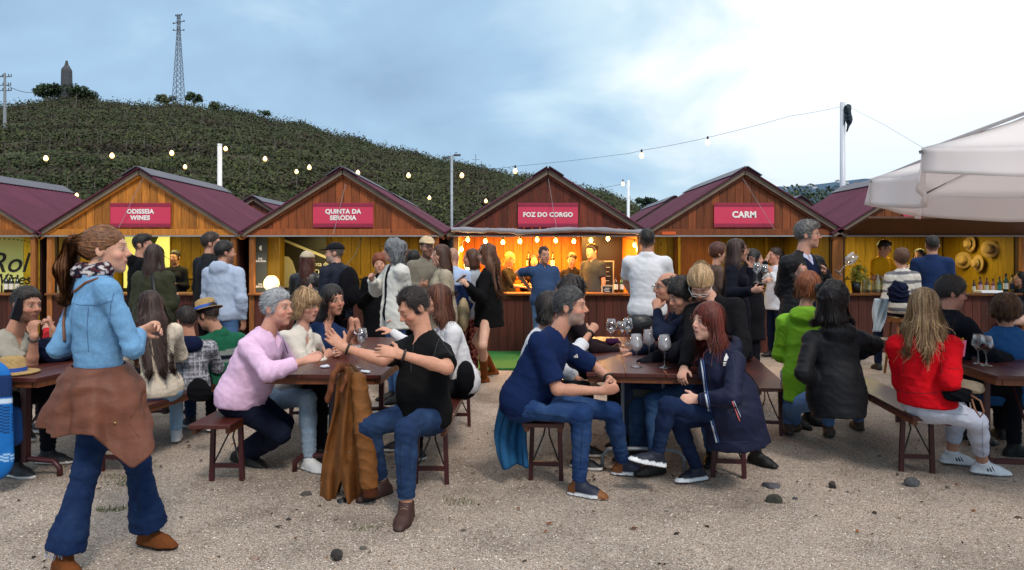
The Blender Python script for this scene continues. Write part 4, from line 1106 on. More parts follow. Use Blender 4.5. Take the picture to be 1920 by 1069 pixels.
# lattice pylon
root = empty('pylon', tuple(P(335, 190, 100)), 'tall steel lattice pylon with cross arms and insulators on the crest', 'pylon')
stl = mat('galvanised_steel', '6f7884', .6, .1, metal=.3); mb = MB(); s12 = 100 / F; Hp = 168 * s12; wb = lambda z: .62 - (.62 - .16) * min(1, z / (Hp * .8))
lv = np.linspace(0, Hp * .97, 17)
for i in range(16):
    a, b = lv[i], lv[i + 1]; ca = [(sx * wb(a), sy * wb(a), a) for sx, sy in ((-1, -1), (1, -1), (1, 1), (-1, 1))]; cb_ = [(sx * wb(b), sy * wb(b), b) for sx, sy in ((-1, -1), (1, -1), (1, 1), (-1, 1))]
    for j in range(4):
        mb.tube([ca[j], cb_[j]], .045, 4); mb.tube([ca[j], cb_[(j + 1) % 4]], .028, 4); mb.tube([ca[(j + 1) % 4], cb_[j]], .028, 4)
mb.build('mast', stl, root)
for (z, w, dz) in ((Hp * .79, .72, 0), (Hp * .885, .75, .25), (Hp * .96, .40, .1)):
    mb = MB(); mb.tube([(-w, 0, z - dz), (0, 0, z + .1), (w, 0, z + dz * .3)], .05, 5); mb.tube([(-w, 0, z - dz), (w, 0, z + dz * .3 + .02)], .03, 4); ca = mb.build('cross_arm', stl, root)
    for sg in (-1, 1):
        m2 = MB(); m2.lathe([(0, -.12), (.10, -.10), (.05, -.03), (.10, 0), (.05, .05), (.09, .09), (0, .12)], (sg * w, 0, z + (dz * .3 if sg > 0 else -dz) + .08), 8); m2.build('insulator', mat('insulator', '3c4048', .4), ca)
# wooden power pole at the left edge
root = empty('utility_pole', tuple(P(9, 222, 70)), 'pale concrete power pole with cross arms at the left edge', 'utility pole')
k70 = 70 / F; mb = MB(); mb.tube([(0, 0, -1), (0, 0, 85 * k70)], [.16, .10], 8); mb.build('pole', mat('pole_concrete', '8d9298', .8), root)
for zz, w in ((78, 12), (62, 11), (52, 12)):
    mb = MB(); mb.tube([(-w * k70, 0, zz * k70), (w * k70, 0, zz * k70)], .05, 5); ca = mb.build('cross_arm', stl, root)
    for sg in (-1, -.3, .6, 1):
        m2 = MB(); m2.tube([(sg * w * k70, 0, zz * k70), (sg * w * k70, 0, (zz + 5) * k70)], .045, 5); m2.build('insulator', mat('insulator', ''), ca)
def cable(name, pts, r, m, label=None, cat=None, sag=0, parent=None, n=14):
    P3 = []
    for a, b in zip(pts[:-1], pts[1:]):
        for i in range(n): t = i / n; p = a + (b - a) * t; P3.append(p - UP * sag * 4 * t * (1 - t))
    P3.append(pts[-1]); mb = MB(); mb.tube(P3, r, 4); o = mb.build(name, m, parent); return tag(o, label, cat)
blackm = mat('black_rubber', '17181a', .7)
cable('power_line', [P(9, 158, 70), P(80, 168, 101)], .03, blackm, 'thin power line running from the left pole to the pine', 'power line', .6)
cable('power_line', [P(-200, 120, 70), P(9, 142, 70)], .03, blackm, 'upper power line leaving the left pole out of frame', 'power line', .6)
root = empty('distant_pole', tuple(P(892, 318, 98)), 'tiny power pole standing on the crest behind the lamp post', 'utility pole')
mb = MB(); mb.tube([(0, 0, -.5), (0, 0, 2.1)], .04, 5); mb.build('pole', stl, root); mb = MB(); mb.tube([(-.55, 0, 1.35), (.55, 0, 1.35)], .025, 4); mb.build('cross_arm', stl, root)

# ------------------------------------------------------------------ market stalls
def wood(name, c, dark=.55, rough=.6, gloss=.35, yel=None, var=.35):
    if name in MATS: return MATS[name]
    m, t, b = base_mat(name); col = np.array(lin(c)); b.inputs['Roughness'].default_value = rough; b.inputs['Specular IOR Level'].default_value = gloss
    tc = t.node('ShaderNodeTexCoord'); oi = t.node('ShaderNodeObjectInfo'); ad = t.node('ShaderNodeVectorMath', operation='ADD'); ml = t.node('ShaderNodeMath', operation='MULTIPLY'); ml.inputs[1].default_value = 37.0
    t.link(oi, 'Random', ml, 0); t.link(tc, 'Object', ad, 0); t.link(ml, 0, ad, 1)
    mp = t.node('ShaderNodeMapping'); mp.inputs['Scale'].default_value = (9, 9, .9); t.link(ad, 0, mp, 0)
    n = t.node('ShaderNodeTexNoise', i_Scale=2.4, i_Detail=7.0, i_Roughness=.65, i_Distortion=1.2); t.link(mp, 0, n, 'Vector')
    cr = t.ramp([(.28, col * dark), (.52, col), (.78, np.minimum(1, col * 1.45))]); t.link(n, 0, cr, 0)
    rv = t.node('ShaderNodeMapRange'); rv.inputs[3].default_value = 1 - var; rv.inputs[4].default_value = 1 + var; t.link(oi, 'Random', rv, 0)
    cb2 = t.node('ShaderNodeCombineColor'); [t.link(rv, 0, cb2, i) for i in range(3)]
    mx = t.mix('MULTIPLY', 1); t.link(cr, 0, mx, 6); t.link(cb2, 0, mx, 7)
    kn = t.node('ShaderNodeTexVoronoi', i_Scale=1.6); m2 = t.node('ShaderNodeMapping'); m2.inputs['Scale'].default_value = (3, 3, 1.1); t.link(ad, 0, m2, 0); t.link(m2, 0, kn, 'Vector')
    kr = t.ramp([(.035, (.35, .28, .22)), (.09, (1, 1, 1))]); t.link(kn, 'Distance', kr, 0); mk = t.mix('MULTIPLY', 1); t.link(mx, 2, mk, 6); t.link(kr, 0, mk, 7)
    t.link(mk, 2, b, 'Base Color')
    bp = t.node('ShaderNodeBump', i_Strength=.3, i_Distance=.004); t.link(n, 0, bp, 'Height'); t.link(bp, 0, b, 'Normal')
    MATS[name] = m; return m

roofm = mat('maroon_sheet', '5a2c3e', .7, .22, 1.5, .2, 12, spec=.18)
capm = mat('ridge_cap', '54525c', .5, .2, 2); edgem = mat('fascia_grey', '7a6a5c', .7, .25, 3); 
signm = mat('banner_red', 'cf3658', .55, .06, 2, .15, 30); signd = mat('banner_stripe', '8e2340', .6); whitem = mat('white_print', 'f0ece8', .6, 0)
S0 = 118.0; Y0 = DS(S0)
def text_obj(s, size, loc, m, parent, bold=.012, rotx=90, ext=.002, name='lettering', align='CENTER', shear=0, spacing=1.0):
    cu = bpy.data.curves.new(name, 'FONT'); cu.body = s; cu.size = size; cu.align_x = align; cu.align_y = 'CENTER'; cu.extrude = ext; cu.offset = bold * size; cu.shear = shear; cu.space_character = spacing
    cu.space_line = .85; cu.resolution_u = 3
    o = bpy.data.objects.new(name, cu); COL.objects.link(o); cu.materials.append(m); o.parent = parent; o.location = loc; o.rotation_euler = (math.radians(rotx), 0, 0); return o
def roof_sheet(mbw, x0, z0, x1, z1, y0, y1, nrib):
    ys = np.linspace(y0, y1, nrib * 4 + 1); V = []; n = nrm([-(z1 - z0), 0, (x1 - x0)]); n = n if n[2] > 0 else -n
    for j, y in enumerate(ys):
        hgt = .009 * (1 if (j % 4) in (1, 2) else 0)
        for (x, z) in ((x0, z0), (x1, z1)): V.append(np.array([x, y, z]) + n * (hgt + .012))
        for (x, z) in ((x1, z1), (x0, z0)): V.append(np.array([x, y, z]) - n * .004)
    f = []
    for j in range(len(ys) - 1):
        a, b = j * 4, j * 4 + 4
        for q in range(4): f.append((a + q, a + (q + 1) % 4, b + (q + 1) % 4, b + q))
    f += [(0, 3, 2, 1), tuple(len(V) - 4 + i for i in range(4))]
    mbw._add(V, f)
def stall(px, s, label, text, gable, inner='a08a30', lightc=(1, .82, .30), power=28, front=True, flap=False, z0=0, counter='4a2218', side='3a1d16', tiny=False):
    y0 = DS(s); x = (px - 960) / F * y0; root = empty('market_stall', (x, y0, 0), label, 'market stall', 'wooden market stalls' if front else 'stalls of the row behind')
    W = 1.50; EZ = 1.94; AZ = 2.88; HB = 1.86; sl = (AZ - EZ) / W; D = 2.9
    gm = wood('gable_' + gable, gable); pm = wood('frame_' + gable, gable, .6); n = 24 if not tiny else 16; w = 2 * W / n
    for i in range(n):
        a = -W + i * w + .003; b = a + w - .006; h = lambda q: EZ + (W - abs(q)) * sl - .01
        pts = [(a, -.02, HB + .10), (b, -.02, HB + .10), (b, -.02, h(b))] + ([(0, -.02, h(0))] if a < 0 < b else []) + [(a, -.02, h(a))]
        mb = MB(); mb.poly_prism(pts, (0, .02 + .004 * (i % 2), 0)); mb.build('plank', gm, root)
    mb = MB(); mb.box((0, -.035, HB + .05), (2 * W + .06, .05, .11)); mb.build('header_beam', pm, root, bevel=.006)
    mb = MB(); mb.box((0, -.072, HB - .005), (2 * W + .10, .022, .022)); mb.build('awning_rail', mat('grey_rail', '8c8a8c', .5), root)
    for sg in (-1, 1):
        a = np.array([0, -.10, AZ - .01]); b = np.array([sg * (W + .10), -.10, EZ - .10 * sl - .01])
        mb = MB(); mb.bar(a, b, .028, .075, (0, 1, 0)); mb.build('fascia_board', edgem, root, bevel=.004)
        mb = MB(); mb.bar(a + np.array([0, .05, -.05]), b + np.array([0, .05, -.05]), .05, .05, (0, 1, 0)); mb.build('rafter', pm, root)
        for (ya, yb) in ((-.16, D * .5), (D * .5 + .006, D + .12)):
            mb = MB(); roof_sheet(mb, sg * .0, AZ + .035, sg * (W + .14), EZ - .14 * sl + .035 + (.008 if ya > 0 else 0), ya, yb, 14 if not tiny else 8); mb.build('roof_sheet', roofm, root)
        mb = MB(); mb.bar((sg * .13, -.19, AZ - .13 * sl + .075), (sg * .13, D + .15, AZ - .13 * sl + .075), .27, .012, (sg * 1, 0, -sl)); mb.build('ridge_cap', capm, root)
    for sg in (-1, 1):
        mb = MB(); mb.box((sg * (W - .045), .0, HB / 2), (.08, .08, HB)); mb.build('post', wood('post_wood', '9a5f2c'), root, bevel=.004)
        mb = MB(); mb.box((sg * (W - .02), D / 2 + .06, EZ / 2 + .02), (.03, D - .1, EZ + .04)); mb.build('side_wall', wood('side_' + side, side), root)
    if tiny:
        mb = MB(); mb.box((0, .03, HB / 2), (2 * W - .1, .03, HB)); mb.build('shutter', gm, root); return root
    bm = wood('inner_' + inner, inner, .6, .6, .3, var=.18); nb = 16; wb_ = (2 * W - .08) / nb
    for i in range(nb):
        mb = MB(); mb.box((-W + .04 + (i + .5) * wb_, 2.15 + .004 * (i % 2), 1.0), (wb_ - .008, .02, 2.0)); mb.build('wall_plank', bm, root)
    mb = MB(); mb.box((0, 2.125, 1.15), (2 * W - .1, .03, .07)); mb.build('wall_batten', bm, root)
    for sg in (-1, 1): mb = MB(); mb.box((sg * (W - .045), 1.15, 1.0), (.012, 1.9, 1.9)); mb.build('side_lining', bm, root)
    mb = MB(); mb.box((0, 2.19, 1.0), (2 * W - .06, .03, 2.0)); mb.build('back_wall', wood('side_' + side, side), root)
    mb = MB(); mb.box((0, 1.1, .04), (2 * W - .1, 2.1, .06)); mb.build('floor_board', wood('floor_dark', '3a2a20'), root)
    mb = MB(); mb.box((0, 1.08, 2.0), (2 * W - .1, 2.0, .02)); mb.build('ceiling_board', bm, root)
    mb = MB(); mb.box((0, .10, .935), (2 * W - .02, .42, .035)); mb.build('counter_top', wood('counter_top', '7a4a26', .6, .4), root, bevel=.006)
    nc = 22; wc = (2 * W - .16) / nc; cm = wood('counter_' + counter, counter, .6, .7)
    for i in range(nc):
        mb = MB(); mb.box((-W + .08 + (i + .5) * wc, -.01 + .003 * (i % 2), .455), (wc - .006, .022, .91)); mb.build('counter_plank', cm, root)
    mb = MB(); mb.box((0, .02, .45), (2 * W - .16, .02, .90)); mb.build('counter_back', cm, root)
    if text is not None:
        sg_ = MB(); sg_.box((0, -.055, 2.185), (.95, .012, .385)); so_ = sg_.build('sign', signm, root)
        for zz in (2.185 + .160, 2.185 - .160):
            mb = MB(); mb.box((0, -.0625, zz), (.948, .004, .030)); mb.build('stripe', signd, so_)
            for dz in (-.024, .024):
                mb = MB(); mb.box((0, -.0625, zz + dz), (.948, .003, .006)); mb.build('stripe', signd, so_)
        if text:
            lines = text.split('\n')
            for li, l_ in enumerate(lines):
                sz = .098 if len(lines) > 1 else (.098 if len(l_) > 5 else .135)
                text_obj(l_, sz, (0, -.066, 2.19 + (.050 if len(lines) > 1 and li == 0 else (-.050 if li == 1 else 0))), whitem, so_, .045, spacing=1.05)
            if 'SERODIA' in text:
                mb = MB(); [mb.bar((-.012 + q * .011, -.066, 2.184), (-.012, -.066, 2.195), .005, .007, (0, 1, 0)) for q in (-1, 1)]; mb.build('circumflex', whitem, so_)
    if power:
        li = bpy.data.lights.new('stall_light', 'AREA'); li.shape = 'RECTANGLE'; li.size = 2.0; li.size_y = .5; li.energy = power; li.color = lightc
        lo = bpy.data.objects.new('stall_light', li); COL.objects.link(lo); lo.parent = root; lo.location = (0, 1.0, 1.93)
        mb = MB(); mb.box((-.5, 1.6, 1.965), (.9, .05, .035)); mb.build('tube_light', mat('tube_glow_%d' % round(lightc[2] * 100), 'ffffff', .5, 0, emit='fff2b0', es=4), root)
    return root
ST = {}
ST['rol'] = stall(-107, S0, 'leftmost wooden stall cut by the frame, with the yellow Rol Wines poster inside', None, '9a5a22', inner='9a8428', lightc=(1, .88, .35), power=26)
ST['odi'] = stall(267, S0, 'bright orange gabled stall with the ODISSEIA WINES sign', 'ODISSEIA\nWINES', 'b8742a', inner='8a6a1c', power=26)
ST['ser'] = stall(645, S0, 'brown gabled stall with the QUINTA DA SERÔDIA sign', 'QUINTA DA\nSERODIA', '8c4a24', inner='94701e', power=25)
ST['foz'] = stall(1027, S0, 'orange lit stall with the FOZ DO CORGO sign and grey rolled awning', 'FOZ DO CORGO', '6a2e1c', inner='b8742e', lightc=(1, .40, .06), power=185)
ST['carm'] = stall(1393, S0, 'brown gabled stall with the CARM sign behind the standing glasses man', 'CARM', '7e4220', inner='8a6a1c', power=23)
ST['hat'] = stall(1746, S0, 'rightmost stall half hidden by the white parasol, straw hats hung inside', '', '84481f', inner='98781c', power=30)
for px, s, lb in ((478, 80, 'small reddish stall roof showing between the Odisseia and Serôdia stalls'), (735, 84, 'back row stall whose roof edge shows right behind the Serôdia roof'), (1262, 80, 'back row stall with its left roof slope seen beside the Carm stall'), (1496, 80, 'back row stall whose peak shows between the Carm and hat stalls'), (105, 80, 'back row stall hidden low between the two leftmost stalls')):
    if px != 105: stall(px, s, lb, None, '6e3a26', front=False, tiny=True)
# white box above the Serodia roof
mb = MB(); mb.box((0, 0, 1.55), (.34, .3, .5)); mb2 = MB(); mb2.tube([(0, 0, 0), (0, 0, 1.4)], .03, 6)
root = empty('white_cabinet', ((693 - 960) / F * 21, 21, 2.0), 'white box on a pole peeping over the Serôdia roof', 'cabinet'); root.location.z = 1.9
mb.v = [(a, b, c - .95) for a, b, c in mb.v]; mb.build('cabinet', mat('white_paint', 'dfe2e8', .6), root); mb2.v = [(a, b, c - 1.9) for a, b, c in mb2.v]; mb2.build('post', stl, root)

# guy wires on gables
for px1, py1, px2, py2, lb in ((268, 335, 222, 428, 'thin wire slanting across the Odisseia gable'), (648, 345, 625, 440, 'thin wire hanging down across the Serôdia sign'), (1028, 335, 1043, 425, 'thin wire hanging over the FOZ DO CORGO sign'), (1393, 335, 1452, 430, 'thin wire slanting right across the CARM sign')):
    cable('wire', [P(px1, py1, Y0 - .14), P(px2, py2, Y0 - .14)], .004, mat('pale_wire', '9a9aa0', .5), lb, 'wire')

# ---- stall furnishings
def local_sheet(name, root, x0, x1, z0, z1, y, m, th=.006):
    mb = MB(); mb.box(((x0 + x1) / 2, y, (z0 + z1) / 2), (x1 - x0, th, z1 - z0)); return mb.build(name, m, root)
def thing_at(name, x, y, z, label, cat, group=None): return empty(name, (x, y, z), label, cat, group)
def glow(name, col, es, base='ffffff'): return mat(name, base, .5, 0, emit=col, es=es)
def xz(px, py, d): p = P(px, py, d); return p[0], p[2]
ivory = mat('poster_yellow', 'd8d878', .7, .05); inkm = mat('ink', '15140f', .7, 0)
def poster(px0, px1, py0, py1, d, m, label, name='poster', cat='poster'):
    a = P(px0, py1, d); b = P(px1, py0, d); mb = MB(); w, h = b[0] - a[0], b[2] - a[2]; mb.box((0, 0, h / 2), (w, .01, h)); o = mb.build(name, m, None, loc=((a[0] + b[0]) / 2, d, a[2])); return tag(o, label, cat), w, h
DP = Y0 + 1.0
o, w, h = poster(-120, 44, 440, 548, Y0 + .35, ivory, 'yellow poster reading Rol Wines with bottle silhouettes')
scrm = inkm
text_obj('Rol', .46, (w / 2 - .25, -.012, h * .50), inkm, o, .004, shear=.3); text_obj('Wines', .25, (w / 2 - .21, -.012, h * .22), inkm, o, .004, shear=.3)
mb = MB()
for i in range(26):
    a = math.pi * (i / 25); mb.box((w / 2 - .42 + .62 * math.cos(a), -.010, h * .80 + .12 * math.sin(a)), (.018, .006, .018))
mb.build('dotted_border', inkm, o); mb = MB()
for i in range(9): mb.box((w / 2 - .05 - i * .06, -.010, .055), (.026, .006, .11)); mb.box((w / 2 - .05 - i * .06, -.010, .13), (.010, .006, .06))
mb.build('bottle_print', inkm, o)
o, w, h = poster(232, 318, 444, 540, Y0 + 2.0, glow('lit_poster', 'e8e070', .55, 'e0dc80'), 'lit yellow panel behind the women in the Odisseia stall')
mb = MB(); mb.poly_prism([(-w * .22, -.008, h), (w * .26, -.008, h), (0.04, -.008, h * .60)], (0, .003, 0)); mb.build('printed_v_shape', mat('olive_print', '3f4a1c', .7), o)
o, w, h = poster(104, 121, 454, 483, Y0 + .5, mat('poster_cream', 'e4dca0', .7, 0), 'small pale notice left of the ponytail woman in the stall', 'notice', 'notice'); text_obj('•••', .06, (0, -.008, h * .5), inkm, o)
o, w, h = poster(90, 110, 490, 552, Y0 + .1, mat('dark_board', '1d1a18', .6), 'dark framed board with white glass drawing at the counter end', 'framed_board', 'board')
mb = MB(); [mb.box(q, e) for q, e in (((0, -.008, h), (w + .02, .02, .02)), ((-w / 2, -.008, h / 2), (.02, .02, h)), ((w / 2, -.008, h / 2), (.02, .02, h)))]; mb.build('frame', mat('pale_wood', 'b8a888', .6), o)
# Serodia: grey banner, poster with barrel and lettering, vertical post, lamp
o, w, h = poster(476, 501, 444, 553, Y0 + .15, mat('grey_banner', '3f4340', .7), 'narrow grey green banner with white writing in the Serôdia stall', 'banner', 'banner')
text_obj('◖', .10, (0, -.008, h * .80), whitem, o); text_obj('DA\nSERODIA', .045, (0, -.008, h * .60), whitem, o); text_obj('DA\nSERODIA', .045, (0, -.008, h * .16), whitem, o)
o, w, h = poster(527, 612, 443, 548, Y0 + 1.6, mat('night_poster', '26241e', .5, .3, 2), 'dark wall poster showing a glass and the words Quinta da Serôdia', 'wall_poster')
mb = MB(); mb.lathe([(.0, .0), (.15, .01), (.20, .25), (.13, .48), (.06, .56), (0, .57)], (-w * .40, -.01, .08), 20); mb.v = [(a, b * .02 - .008, c) for a, b, c in mb.v]; mb.build('glass_print', mat('print_cream', 'c4bda4', .6), o)
text_obj('Quinta da', .105, (w * .30, -.012, h * .50), whitem, o, .004); text_obj('SERODIA', .125, (w * .30, -.012, h * .36), whitem, o, .004)
mb = MB(); mb.bar((-w * .5, -.008, h * .95), (w * .5, -.008, h * .62), .008, .045, (0, 1, 0)); mb.build('rail_print', mat('print_cream', ''), o)
mb = MB(); a = P(513, 553, Y0 + .3); mb.box((0, 0, .47), (.2, .04, .96)); tag(mb.build('partition_board', wood('inner_94701e', ''), None, loc=(a[0], a[1], a[2] - .02)), 'upright yellow board between banner and poster in the Serôdia stall', 'board')
def globe_lamp(px, py, r, d, col, label, es=5):
    c = P(px, py, d); root = thing_at('table_lamp', c[0], c[1], .955, label, 'lamp'); z = c[2] - .955
    mb = MB(); mb.lathe([(.0, -1), (.45, -.92), (.82, -.55), (1.0, -.05), (.88, .5), (.55, .9), (.40, 1.0)], (0, 0, z), 22); mb.v = [(a * r, b * r, z + (q - z) * r) for a, b, q in mb.v]
    mb.build('lamp_shade', mat('globe_glow', 'fff0c0', .6, .5, 40, .6, 60, emit=col, es=es), root, True); mb = MB(); mb.tube([(0, 0, 0), (0, 0, max(.02, z - r))], .03, 8); mb.build('base', mat('brass', '8a6a30', .4, metal=.6), root)
    li = bpy.data.lights.new('lamp_light', 'POINT'); li.energy = 8; li.color = (1, .75, .4); li.shadow_soft_size = r; lo = bpy.data.objects.new('lamp_light', li); COL.objects.link(lo); lo.parent = root; lo.location = (0, -r * 1.3, z)
globe_lamp(509, 532, .125, Y0 + .02, 'ffdc88', 'glowing woven globe lamp at the left of the Serôdia counter', 1.5)
# bent pale stick
mb = MB(); mb.tube([P(680, 441, Y0 + .3), P(668, 475, Y0 + .35), P(648, 500, Y0 + .4), P(640, 552, Y0 + .4)], .012, 6); tag(mb.build('vine_stick', mat('pale_stick', 'b0a070', .8), None, True), 'bent pale stick leaning in the Serôdia stall opening', 'stick')
# Foz: awning roll, bulbs, lamp, boards, bottles
def awning():
    xs = np.linspace(-1.52, 1.50, 60); V = []; n = 12
    for i, x in enumerate(xs):
        rr = .040 + .006 * math.sin(x * 9) + .004 * math.sin(x * 23); zc = 1.935 + .02 * math.sin(x * 3.1) + (.03 if -1.0 < x < -.5 else 0) * .6
        for q in range(n): a = 2 * math.pi * q / n; V.append((x, -.20 + rr * 1.2 * math.cos(a) + .05, zc + rr * math.sin(a)))
    idx = np.arange(60 * n).reshape(60, n); Q = np.stack([idx[:-1], np.roll(idx, -1, 1)[:-1], np.roll(idx, -1, 1)[1:], idx[1:]], -1).reshape(-1, 4)
    o = link_obj('rolled_awning', np_mesh('rolled_awning', V, Q), ST['foz'], mats=(mat('awning_canvas', '8f8c94', .85, .2, 8, .5, 30),)); return o
awning()
def warm_bulb(parent, loc, r=.035, es=60, col='ff9a30', power=0, soft=.04):
    mb = MB(); mb.lathe([(0, -1.15), (.55, -1.0), (.95, -.35), (.9, .3), (.5, .9), (.28, 1.3), (0, 1.32)], (0, 0, 0), 12); mb.v = [(a * r, b * r, c * r) for a, b, c in mb.v]
    o = mb.build('bulb', glow('bulb_glow_' + col, col, es), parent, True, loc=loc); m2 = MB(); m2.tube([(0, 0, r * 1.2), (0, 0, r * 2.6)], r * .4, 8); m2.build('socket', blackm, o)
    if power:
        li = bpy.data.lights.new('bulb_light', 'POINT'); li.energy = power; li.color = (1, .58, .2); li.shadow_soft_size = soft; lo = bpy.data.objects.new('bulb_light', li); COL.objects.link(lo); lo.parent = o; lo.location = (0, 0, -r * 1.8)
    return o
root = empty('string_lights', tuple(P(1027, 438, Y0 + .05)), 'string of warm bulbs hanging inside the orange lit stall', 'string lights'); org = Vector(root.location)
bl = [(865, 467, -.06), (877, 449, .0), (910, 452, .02), (943, 454, .05), (975, 452, .07), (1007, 449, .1), (1042, 451, .1), (1076, 452, .1), (1108, 450, .1), (1140, 447, .08), (1190, 459, -.06)]
for i, (px, py, dy) in enumerate(bl): warm_bulb(root, tuple(Vector(P(px, py, Y0 + .10 + dy)) - org), .034, 8, 'ffb840', 9)
cp = [Vector(P(px, py - 9, Y0 + .10 + dy)) - org for px, py, dy in bl]; mb = MB(); mb.tube([tuple(c) for c in cp], .006, 5); mb.build('cable', blackm, root)
globe_lamp(881, 497, .10, Y0 + .05, 'ffb060', 'table lamp with pale drum shade on the left of the lit counter', .25)
boardm = mat('chalkboard', '1c1917', .7)
for (x0, x1, z0, z1, lb, tx) in ((1124, 1150, 490, 546, 'tall blackboard menu leaning at the right of the lit stall', ''), (1129, 1149, 536, 551, 'small chalkboard price sign on the lit counter', 'VINHO')):
    o, w, h = poster(x0, x1, z0, z1, Y0 + (.10 if tx else .55), boardm, lb, 'chalkboard', 'chalkboard')
    mb = MB(); [mb.box(q, e) for q, e in (((0, -.004, h), (w + .03, .022, .02)), ((0, -.004, 0), (w + .03, .022, .02)), ((-w / 2, -.004, h / 2), (.02, .022, h)), ((w / 2, -.004, h / 2), (.02, .022, h)))]; mb.build('frame', mat('pale_wood', ''), o)
    mb = MB(); [mb.box((random.uniform(-.02, .02), -.008, h * f), (w * .5, .003, .008)) for f in ((.2, .35, .5, .65, .8) if not tx else (.3, .5, .7))]; mb.build('chalk_writing', whitem, o)
def bottle(x, y, z, h, col, label, group, lab='e8e0d0', capc='20201c'):
    root = thing_at('wine_bottle', x, y, z, label, 'bottle', group); r_ = h * .125; mb = MB(); mb.lathe([(0, 0), (r_, 0), (r_, h * .62), (r_ * .75, h * .70), (r_ * .36, h * .78), (r_ * .34, h)], (0, 0, 0), 14)
    mb.build('glass_body', mat('bottle_' + col, col, .12, 0, spec=.8), root, True); mb = MB(); mb.lathe([(r_ * 1.02, h * .18), (r_ * 1.02, h * .50)], (0, 0, 0), 14); mb.build('label', mat('lab_' + lab, lab, .6, 0), root)
    mb = MB(); mb.lathe([(r_ * .40, h * .86), (r_ * .40, h * 1.01), (0, h * 1.01)], (0, 0, 0), 10); mb.build('cap', mat('cap_' + capc, capc, .4, 0), root)
for i, (px, py, c, lb) in enumerate([(991, 492, '1e2a16', 'dark bottle standing on the back shelf left in the lit stall'), (1036, 490, '1c2414', 'dark bottle standing on the back shelf behind the polo man'), (1155, 534, '2c1c10', 'dark bottle on the lit counter beside the chalkboard'), (1166, 540, '285a1c', 'green bottle lying low on the right of the lit counter')]):
    back = py < 500; p = P(px, py, Y0 + (1.6 if back else .15)); bottle(p[0], p[1], (1.30 if back else .955), .32 if back else .26, c, lb, 'bottles in the orange lit stall')
mb = MB(); a = P(965, 520, Y0 + 1.7); mb.box((.55, 0, 1.28), (1.9, .28, .03)); o = mb.build('back_shelf', wood('counter_top', ''), ST['foz']); o.location = (a[0] - ST['foz'].location.x, 1.62, 0)
mb = MB(); mb.box((0, 0, 1.0), (.8, .3, 1.9)); o = mb.build('fridge_cabinet', mat('black_cabinet', '17120f', .3), None, loc=(*P(1130, 500, Y0 + 1.85)[:2], .06)); tag(o, 'tall black drinks cabinet behind the grey polo vendor', 'cabinet')
# Carm: partitions
rt = ST['carm']; 
for px in (1336, 1452, 1500): mb = MB(); mb.box(((px - 1393) / F * (Y0 + 1.9), 1.95, 1.0), (.05, .05, 1.9)); mb.build('stud', wood('inner_8a6a1c', ''), rt)
mb = MB(); mb.box(((1373 - 1393) / F * (Y0 + 1.9), 2.05, 1.45), (.86, .03, .9)); mb.build('door_panel', wood('gable_7e4220', ''), rt)
mb = MB(); a = P(1252, 437, Y0 - .09); mb.box((0, 0, 0), (.22, .01, .05)); mb.build('orange_notice', mat('orange_notice', 'd05a20', .6), rt, loc=((1252 - 1393) / F * Y0, -.09, 1.90))
# dark door panel between Carm and hat stall
mb = MB(); mb.box((0, 0, .93), (.22, .04, 1.86)); tag(mb.build('door_panel', wood('dark_door', '2c1512'), None, loc=(*P(1570, 500, Y0 + .02)[:2], 0)), 'dark wooden door panel filling the gap left of the hat stall', 'door')
# hat stall: flap, tube light, hats, counter goods
mb = MB(); a = P(1590, 432, Y0); b = P(1900, 414, Y0 - 1.3)
mb.box((.10, -.45, 1.99), (3.1, .95, .03), np.array([[1, 0, 0], [0, .97, .24], [0, -.24, .97]])); mb.build('raised_flap', wood('side_4a2c1a', '4a2c1a'), ST['hat'])
mb = MB(); mb.box((-.92, 1.7, 1.72), (.35, .05, .05)); mb.build('tube_light', glow('tube_bright', 'fffbe8', 9), ST['hat'])
mb = MB(); mb.box((-1.0, 2.0, 1.2), (.85, .1, 1.6)); mb.build('dark_curtain', mat('black_cabinet', ''), ST['hat'])
strawm = mat('straw', 'a98a58', .9, .3, 60, .8, 160)
def straw_hat(loc, R, label, band='222018', grp=None, s_=1.0, m=None):
    n = 26; root = thing_at('straw_hat', *loc, label, 'hat', grp); prof = [(0.0, .105), (.055, .107), (.076, .095), (.088, .0), (.16, -.006), (.165, .002), (.16, .006), (.088, .010)]
    mb = MB(); mb.lathe([(a * s_, b * s_) for a, b in prof], (0, 0, 0), n, R); mb.build('hat_body', m or strawm, root, True)
    mb = MB(); mb.lathe([(.0905 * s_, .008 * s_), (.087 * s_, .036 * s_), (.084 * s_, .036 * s_)], (0, 0, 0), n, R); mb.build('hat_band', mat('band_' + band, band, .7), root); return root
Rw = np.array([[1, 0, 0], [0, 0, -1], [0, 1, 0]], float)
Rs_ = np.array([[0, 0, -1], [0, 1, 0], [1, 0, 0]], float)
Rw2 = np.array(Matrix.Rotation(math.radians(65), 3, 'X') @ Matrix.Rotation(math.radians(20), 3, 'Y'))
for i, (px, py, b, lb) in enumerate([(1819, 457, '1a1814', 'straw hat hanging highest left on the yellow wall'), (1806, 488, '8a8040', 'straw hat hanging lowest left on the yellow wall'), (1834, 494, '3a4420', 'straw hat hanging lowest in the middle of the yellow wall'), (1856, 467, '2a2018', 'dark banded straw hat hanging at the right of the yellow wall')]):
    dd = 8.04 * F / (px - 960); p = P(px, py, dd); straw_hat(tuple(p), Rs_ @ (np.array(Matrix.Rotation(.5 * (i % 2), 3, 'X'))), lb, b, 'hats hung on the yellow wall', .9)
cols = ['3a1418', '5a2020', '6a2a2a', '8a3038', '0e3a30', '18402c', 'a08a60']
